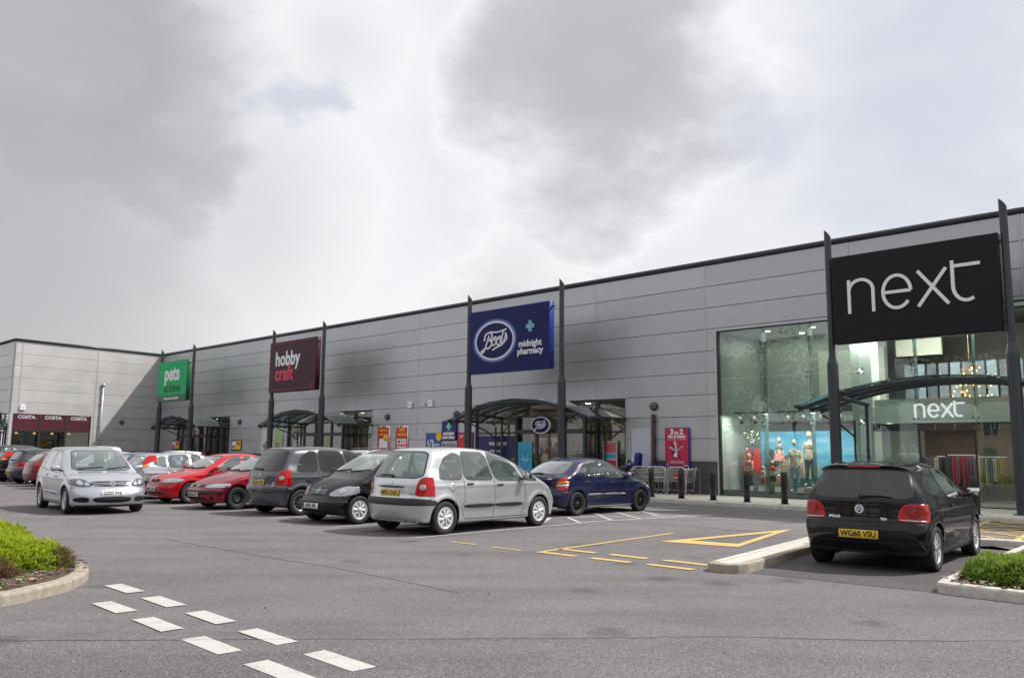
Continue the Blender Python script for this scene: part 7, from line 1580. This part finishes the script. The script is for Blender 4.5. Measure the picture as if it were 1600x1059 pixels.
# entrance extras of the pharmacy
r = empty('oval_sign', (0, 0, 0), 0, 'oval navy script sign hung over the pharmacy doors', 'sign'); r.matrix_world = MF @ T(2.62, -.95, 2.62); q = MB()
q.prism([(p.x * .50, p.y * .34) for p in circ(0, 0, 1, 36)], -.05, .05, WHT, None, 'y'); q.prism([(p.x * .46, p.y * .305) for p in circ(0, 0, 1, 36)], -.058, -.045, NAV, None, 'y'); q.link('panel', r); q = MB(); script_logo(q, T(-.34, -.061, -.17), .68, WHT, -.008, 0, 1.1); q.link('lettering', r)
q = MB(); [q.tube([(x, 0, .3), (x, .1, .55)], .01, STL, 5) for x in (-.2, .2)]; q.link('hanger', r)
def wposter(x0, x1, z0, z1, m, label, y=-.03, draw=None):
    r = empty('window_poster', (0, 0, 0), 0, label, 'poster'); r.matrix_world = MF @ T(x0, y, z0); q = MB(); q.box(0, x1 - x0, -.01, 0, 0, z1 - z0, m); q.link('sheet', r)
    if draw: b = MB(); draw(b, x1 - x0, z1 - z0, -.014); b.link('print', r)
def dw(b, w, h, y): addtext(b, 'welcome', LETW, T(w * .5, y, h * .66), size=.30, bold=.006); addtext(b, 'pharmacy', LETW, T(w * .45, y, h * .30), size=.20, bold=.002)
wposter(-2.0, .45, 1.30, 2.22, BLD, 'dark blue welcome poster inside the left pharmacy window', draw=dw)
def dh(b, w, h, y):
    for sg in (1, -1): P = catmull([(w / 2, h * .28), (w / 2 + sg * w * .30, h * .52), (w / 2 + sg * w * .34, h * .72), (w / 2 + sg * w * .16, h * .80), (w / 2, h * .66)], 6, False); b.stroke([(p.x, p.y) for p in P], .025, y, y + .002, BLD)
    addtext(b, 'feel good', LETW, T(w / 2, y, h * .55), size=.12)
wposter(1.12, 1.92, .35, 1.95, SKB, 'bright blue heart poster in the pharmacy lobby glass', -.72, dh)
def dp(b, w, h, y): b.box(.06, w - .06, y, y + .002, h * .7, h * .95, PNK); b.box(.06, w - .06, y, y + .002, h * .56, h * .66, SKB); b.box(.06, w - .06, y, y + .002, .06, h * .5, CRI)
wposter(5.05, 5.75, .5, 2.0, GLB, 'pink and white poster in the right pharmacy window', -.02, dp)
# bollards
bol = None
for k, s in enumerate((6.3, 9.35, 10.5, 11.65, 12.8, 14.0, 19.05)):
    lb = ['black bollard at the left end of the trolley bay', 'black bollard in front of the trolley bay', 'black bollard right of the crimson poster', 'black bollard at the left edge of the tall window', 'black bollard before the red jacketed child mannequin', 'black bollard before the female mannequin in pale jeans', 'black bollard before the glass doors beside the rightmost pole'][k]
    off = 2.95 if k else 2.2
    if bol is None:
        bol = r = empty('bollard', (0, 0, 0), 0, lb, 'bollard', 'black bollards along the pavement'); q = MB(); q.lathe([(.001, .12), (.095, .12), (.095, 1.02), (.085, 1.045), (.001, 1.045)], mat('bollard_black', (.015, .016, .019), .35), 24, Matrix(((1, 0, 0, 0), (0, 0, -1, 0), (0, 1, 0, 0), (0, 0, 0, 1)))); q.link('post', r)
        q = MB(); q.lathe([(.0955, .9), (.098, .9), (.098, .96), (.0955, .96)], BPL, 24, Matrix(((1, 0, 0, 0), (0, 0, -1, 0), (0, 1, 0, 0), (0, 0, 0, 1)))); q.link('collar', r); q = MB(); q.lathe([(.001, .121), (.13, .121), (.13, .135), (.096, .14)], BPL, 20, Matrix(((1, 0, 0, 0), (0, 0, -1, 0), (0, 1, 0, 0), (0, 0, 0, 1)))); q.link('base_ring', r)
    else:
        r = bol.copy(); COL.objects.link(r); r['label'] = lb
        for c_ in list(bol.children): cc = c_.copy(); COL.objects.link(cc); cc.parent = r
    r.matrix_world = MF @ T(s, -off, 0)
for s in (): pass
# trolley bay and trolleys
GAL = mat('galvanised', (.55, .54, .52), .35, .85); r = empty('trolley_bay', (0, 0, 0), 0, 'silver tube rail frame holding the shopping trolleys beside the wall', 'trolley bay'); r.matrix_world = MF
for (xa, xb) in ((7.15, 8.58), (8.68, 9.42)):
    q = MB(); q.tube([Vector((xa, -1.0, .12)), Vector((xa, -1.0, .95)), Vector((xa + .04, -1.0, 1.03)), Vector((xa + .12, -1.0, 1.06)), Vector((xb - .12, -1.0, 1.06)), Vector((xb - .04, -1.0, 1.03)), Vector((xb, -1.0, .95)), Vector((xb, -1.0, .12))], .024, GAL, 10); q.tube([(xa, -1.0, .70), (xb, -1.0, .70)], .018, GAL, 8); q.link('rail', r)
for x in (7.15, 9.42): q = MB(); q.tube([(x, -1.0, 1.0), (x, -.1, 1.0), (x, -.1, .12)], .024, GAL, 8); q.link('rail', r)
def trolley(x, y, rz, label):
    r = empty('shopping_trolley', (0, 0, 0), 0, label, 'trolley', 'shopping trolleys in the bay'); r.matrix_world = MF @ T(x, y, .12) @ RZ(rz)
    q = MB(); w = .006; L0, L1 = -.42, .46; zb, zt = .42, .88
    def W(a, b, rr=w): q.tube([a, b], rr, GAL, 4)
    for sg in (-1, 1):
        for k in range(12):
            t = k / 11; xb = L0 + .06 + (L1 - L0 - .16) * t; xt = L0 + (L1 - L0) * t; W((xb, sg * .19, zb + .03 * t), (xt, sg * .27, zt - .05 * t))
        for k in range(5):
            t = k / 4; W((L0 + .06 * (1 - t), sg * (.19 + .08 * t), zb + (zt - zb) * t), (L1 - .10 * (1 - t), sg * (.19 + .08 * t), zb + .03 + (zt - .05 - zb - .03) * t), .007 if k in (0, 4) else w)
    for k in range(9):
        yy = -.19 + .38 * k / 8; W((L0 + .06, yy, zb), (L1 - .1, yy, zb + .03)); W((L1 - .1, yy, zb + .03), (L1, yy * 1.42, zt - .05)); W((L0 + .06, yy, zb), (L0, yy * 1.42, zt))
    q.link('basket', r); q = MB()
    for sg in (-1, 1): q.tube([(L0 - .04, sg * .25, 1.0), (L0 + .03, sg * .25, .60), (L0 + .08, sg * .24, .14), (L1 - .06, sg * .18, .14)], .012, GAL, 8)
    q.tube([(L1 - .06, -.18, .14), (L1 - .06, .18, .14)], .012, GAL, 8); q.link('chassis', r)
    q = MB(); q.tube([(L0 - .05, -.27, 1.0), (L0 - .05, .27, 1.0)], .018, mat('trolley_blue', (.01, .03, .28), .4), 10); q.link('handle', r)
    for xx, yy in ((L0 + .10, .22), (L0 + .10, -.22), (L1 - .08, .16), (L1 - .08, -.16)):
        q = MB(); q.lathe([(.001, -.014), (.05, -.014), (.058, -.008), (.058, .008), (.05, .014), (.001, .014)], RUB, 14, T(xx, yy, .058)); q.box(xx - .015, xx + .015, yy - .02, yy + .02, .07, .14, GAL); q.link('wheel', r)
for k, x in enumerate((7.30, 7.52, 7.74, 7.96, 8.18)): trolley(x + .1, -.62, math.pi + .02 * (k % 2), 'wire shopping trolley nested in the row behind the silver rails')
trolley(9.0, -.62, math.pi, 'wire shopping trolley with a red panel at the right end of the bay')
r = empty('advert_sign', (0, 0, 0), 0, 'red advert panel on the end trolley', 'sign'); r.matrix_world = MF @ T(9.18, -.93, .62); q = MB(); q.rbox((0, 0, .14), (.42, .015, .24), .006, mat('panel_red', (.55, .03, .02), .45)); q.link('panel', r)
r = empty('child_seat', (0, 0, 0), 0, 'dark blue moulded child seat on the trolleys in front of the white panel', 'child seat'); r.matrix_world = MF @ T(7.0, -.62, .98); q = MB(); BS = mat('seat_blue', (.008, .015, .17), .4)
q.rbox((.12, 0, .30), (.22, .34, .60), .10, BS, Matrix.Rotation(.12, 4, 'Y'), 4); q.rbox((-.10, 0, .12), (.34, .34, .16), .06, BS, None, 3); q.rbox((-.30, 0, .03), (.28, .34, .09), .04, BS, None, 3); q.link('shell', r); q = MB(); q.rbox((.02, -.175, .34), (.07, .012, .10), .01, LETW); q.link('sticker', r); q = MB(); q.rbox((-.12, -.175, .16), (.06, .012, .06), .01, LETW); q.link('sticker', r)
r = empty('waste_bin', (0, 0, 0), 0, 'black litter bin left of the trolleys against the pharmacy window', 'bin'); r.matrix_world = MF @ T(6.62, -.75, .12); q = MB(); q.rbox((0, 0, .42), (.34, .34, .84), .03, BPL); q.rbox((0, 0, .88), (.38, .38, .08), .03, mat('bin_lid', (.04, .04, .045), .4)); q.link('body', r)
# ================================================================ the cars in their places
def paintm(name, col, metal=.0, rough=.35, coat=1.0, spec=.15, flk=.0): return mat('paint_' + name, col, rough, metal, coat, coatr=.02, spec=spec, var=.03, vscale=1.2)
PS = paintm('silver', (.60, .61, .63), .75, .30); PS2 = paintm('silver_blue', (.50, .52, .57), .75, .28); PG = paintm('dark_grey', (.085, .09, .105), .6, .34); PB = paintm('black', (.004, .004, .006), coat=.72, spec=.05); PB2 = paintm('black_metallic', (.009, .009, .011), .2, coat=.72, spec=.05)
PR = paintm('red', (.44, .005, .010)); PW = paintm('wine_red', (.20, .005, .016), .2); PN = paintm('navy', (.004, .006, .042), .0); PBL = paintm('mid_blue', (.03, .07, .20), .4); PWH = paintm('white', (.70, .70, .70)); PDG = paintm('graphite', (.04, .042, .046), .4); PMR = paintm('dark_red', (.16, .01, .015), .3)
pal = dict(mould=mat('moulding_grey', (.42, .42, .44), .4, .5), bstrip=mat('strip_wine', (.045, .010, .02), .6), bar=SIL)
GR = 'cars parked nose to tail along the row'
HD = R(46.8)
def bay(k, a=1.0, side=1.36):
    p = Vector((-1.72, 15.45)) + Vector((-1.865, 1.925)) * k + Vector((-.718, .696)) * side + Vector((.685, .729)) * a; return (p.x, p.y)
build_car(PICASSO, 'people_carrier', PS, (-1.86, 16.68), R(48.5), 'silver people carrier with black side strips nearest the camera in the row, rear towards us', 'car', GR, h=.05, opts=dict(rplate='AP53 OGD', pal=dict(mirror=BPL, handle=BPL), rim=mat('cover_silver', (.68, .68, .69), .35, .3)))
build_car(POLO, 'hatchback', PB, (5.20, 12.22), R(50.5), 'glossy black hatchback with yellow plate parked alone beside the kerbed island', 'car', None, h=.05, opts=dict(rplate='WG60 VSU', rim=mat('alloy_bright', (.72, .71, .73), .22, .9)))
build_car(ASTRA, 'saloon', PN, (1.08, 21.65), R(45), 'dark navy hatchback with grey side strips parked by the white hatching', 'car', GR, h=.05, opts=dict(rplate='FG51 KLO', pal=pal, wheel='9', rim=mat('rim_dark', (.045, .045, .05), .5, .5)))
build_car(GOLFPLUS, 'people_carrier', PS2, (-9.95, 20.80), R(-49.5), 'silver people carrier with driver rolling towards the camera at the left', 'car', None, 'front', h=.05, opts=dict(fplate='LC57 FVE', driver=1, pal=dict(lower=PS2)))
a_ = dict(anchor='front')
build_car(ACLASS, 'hatchback', PB2, (-3.82, 18.75), HD + math.pi, 'small black one-box hatchback facing us between the silver and grey people carriers', 'car', GR, 'front', h=.05, opts=dict(fplate='AF02 SFK', pal=pal, rim=mat('cover_silver', (.68, .68, .69), .35, .3)))
build_car(PICASSO, 'people_carrier', PG, (-5.62, 20.95), HD, 'dark grey people carrier with rear towards us between the wine red and small black cars', 'car', GR, 'rear', h=.05, opts=dict(rplate='GC53 YXG', pal=dict(mirror=BPL, handle=BPL, black=PDG, glass=GLSD), wheel='11', rim=mat('alloy_bright', (.72, .71, .73), .22, .9)))
build_car(MEGANE, 'hatchback', PW, (-7.68, 22.70), HD + math.pi, 'wine red hatchback on bare steel wheels facing us', 'car', GR, 'front', h=.05, opts=dict(fplate='W515 GKY', pal=dict(pal, mirror=BPL)))
build_car(ASTRA, 'hatchback', PR, (-9.72, 24.85), HD + math.pi, 'bright red hatchback facing us behind the wine red one', 'car', GR, 'front', h=.05, opts=dict(fplate='WF51 WFX', pal=pal, aerial=False))
build_car(FOCUS, 'hatchback', PS2, bay(5, .95), HD, 'silver hatchback with tall red roof pillar lights, rear towards us', 'car', GR, 'rear', h=.05, opts=dict(rplate='AE02 XYD', pal=pal))
build_car(ASTRA, 'saloon', PBL, bay(6, .9), HD, 'mid blue hatchback with sloping rear glass beside the silver one', 'car', GR, 'rear', h=.05, opts=dict(rplate='AV04 HHT', pal=pal))
build_car(ASTRA, 'saloon', PS2, bay(7, .9), HD, 'pale blue silver hatchback half hidden beside the mid blue one', 'car', GR, 'rear', h=.05, opts=dict(rplate='EX55 LPA', pal=pal))
build_car(GOLFPLUS, 'people_carrier', PWH, bay(8, .9), HD, 'white people carrier seen only as a roof behind the moving silver car', 'car', GR, 'rear', h=.05, opts=dict(pal=dict(glass=GLSD)))
build_car(POLO, 'hatchback', PDG, bay(10, .9), HD, 'graphite hatchback with broad red lights just left of the moving silver car', 'car', GR, 'rear', h=.05, opts=dict(rplate='KN09 ULC'))
build_car(FOCUS, 'hatchback', PB2, bay(11, .9), HD, 'black hatchback with tall red pillar lights second from the graphite one', 'car', GR, 'rear', h=.05, opts=dict(rplate='BJ06 RTE', pal=dict(glass=GLSD)))
build_car(PICASSO, 'people_carrier', PDG, bay(12, .9), HD, 'dark people carrier cut by the left edge of the photo', 'car', GR, 'rear', h=.05, opts=dict(pal=dict(black=PDG)))
build_car(ACLASS, 'hatchback', PS, bay(13, .9), HD, 'silver hatchback roof showing over the dark cars at far left', 'car', GR, 'rear', h=.05)
R2 = 'cars in the second row beyond'
build_car(GOLFPLUS, 'estate_car', PS, (-5.35, 30.9), HD, 'silver estate with roof rails behind the grey people carrier', 'car', R2, 'rear', h=.05, opts=dict(rails=1, pal=dict(glass=GLSD)))
build_car(FOCUS, 'hatchback', PWH, (-17.9, 41.0), HD + math.pi, 'white hatchback roof in the second row near the coffee shop', 'car', R2, 'front', h=.05)
build_car(PICASSO, 'people_carrier', PS2, (-23.8, 44.5), HD + math.pi, 'silver people carrier roof in front of the coffee shop windows', 'car', R2, 'front', h=.05)
build_car(MEGANE, 'hatchback', PMR, bay(9, .9), HD, 'dark red hatchback hidden behind the moving silver car', 'car', GR, 'rear', h=.05, opts=dict(pal=pal))
# the driver rides with the moving car but stays a thing of his own
dr = GOLFPLUS['_driver']
ax = GOLFPLUS['xf']; dr.matrix_world = Matrix.Translation((-9.95, 20.80, 0)) @ RZ(R(-49.5)) @ T(-ax, 0, 0)
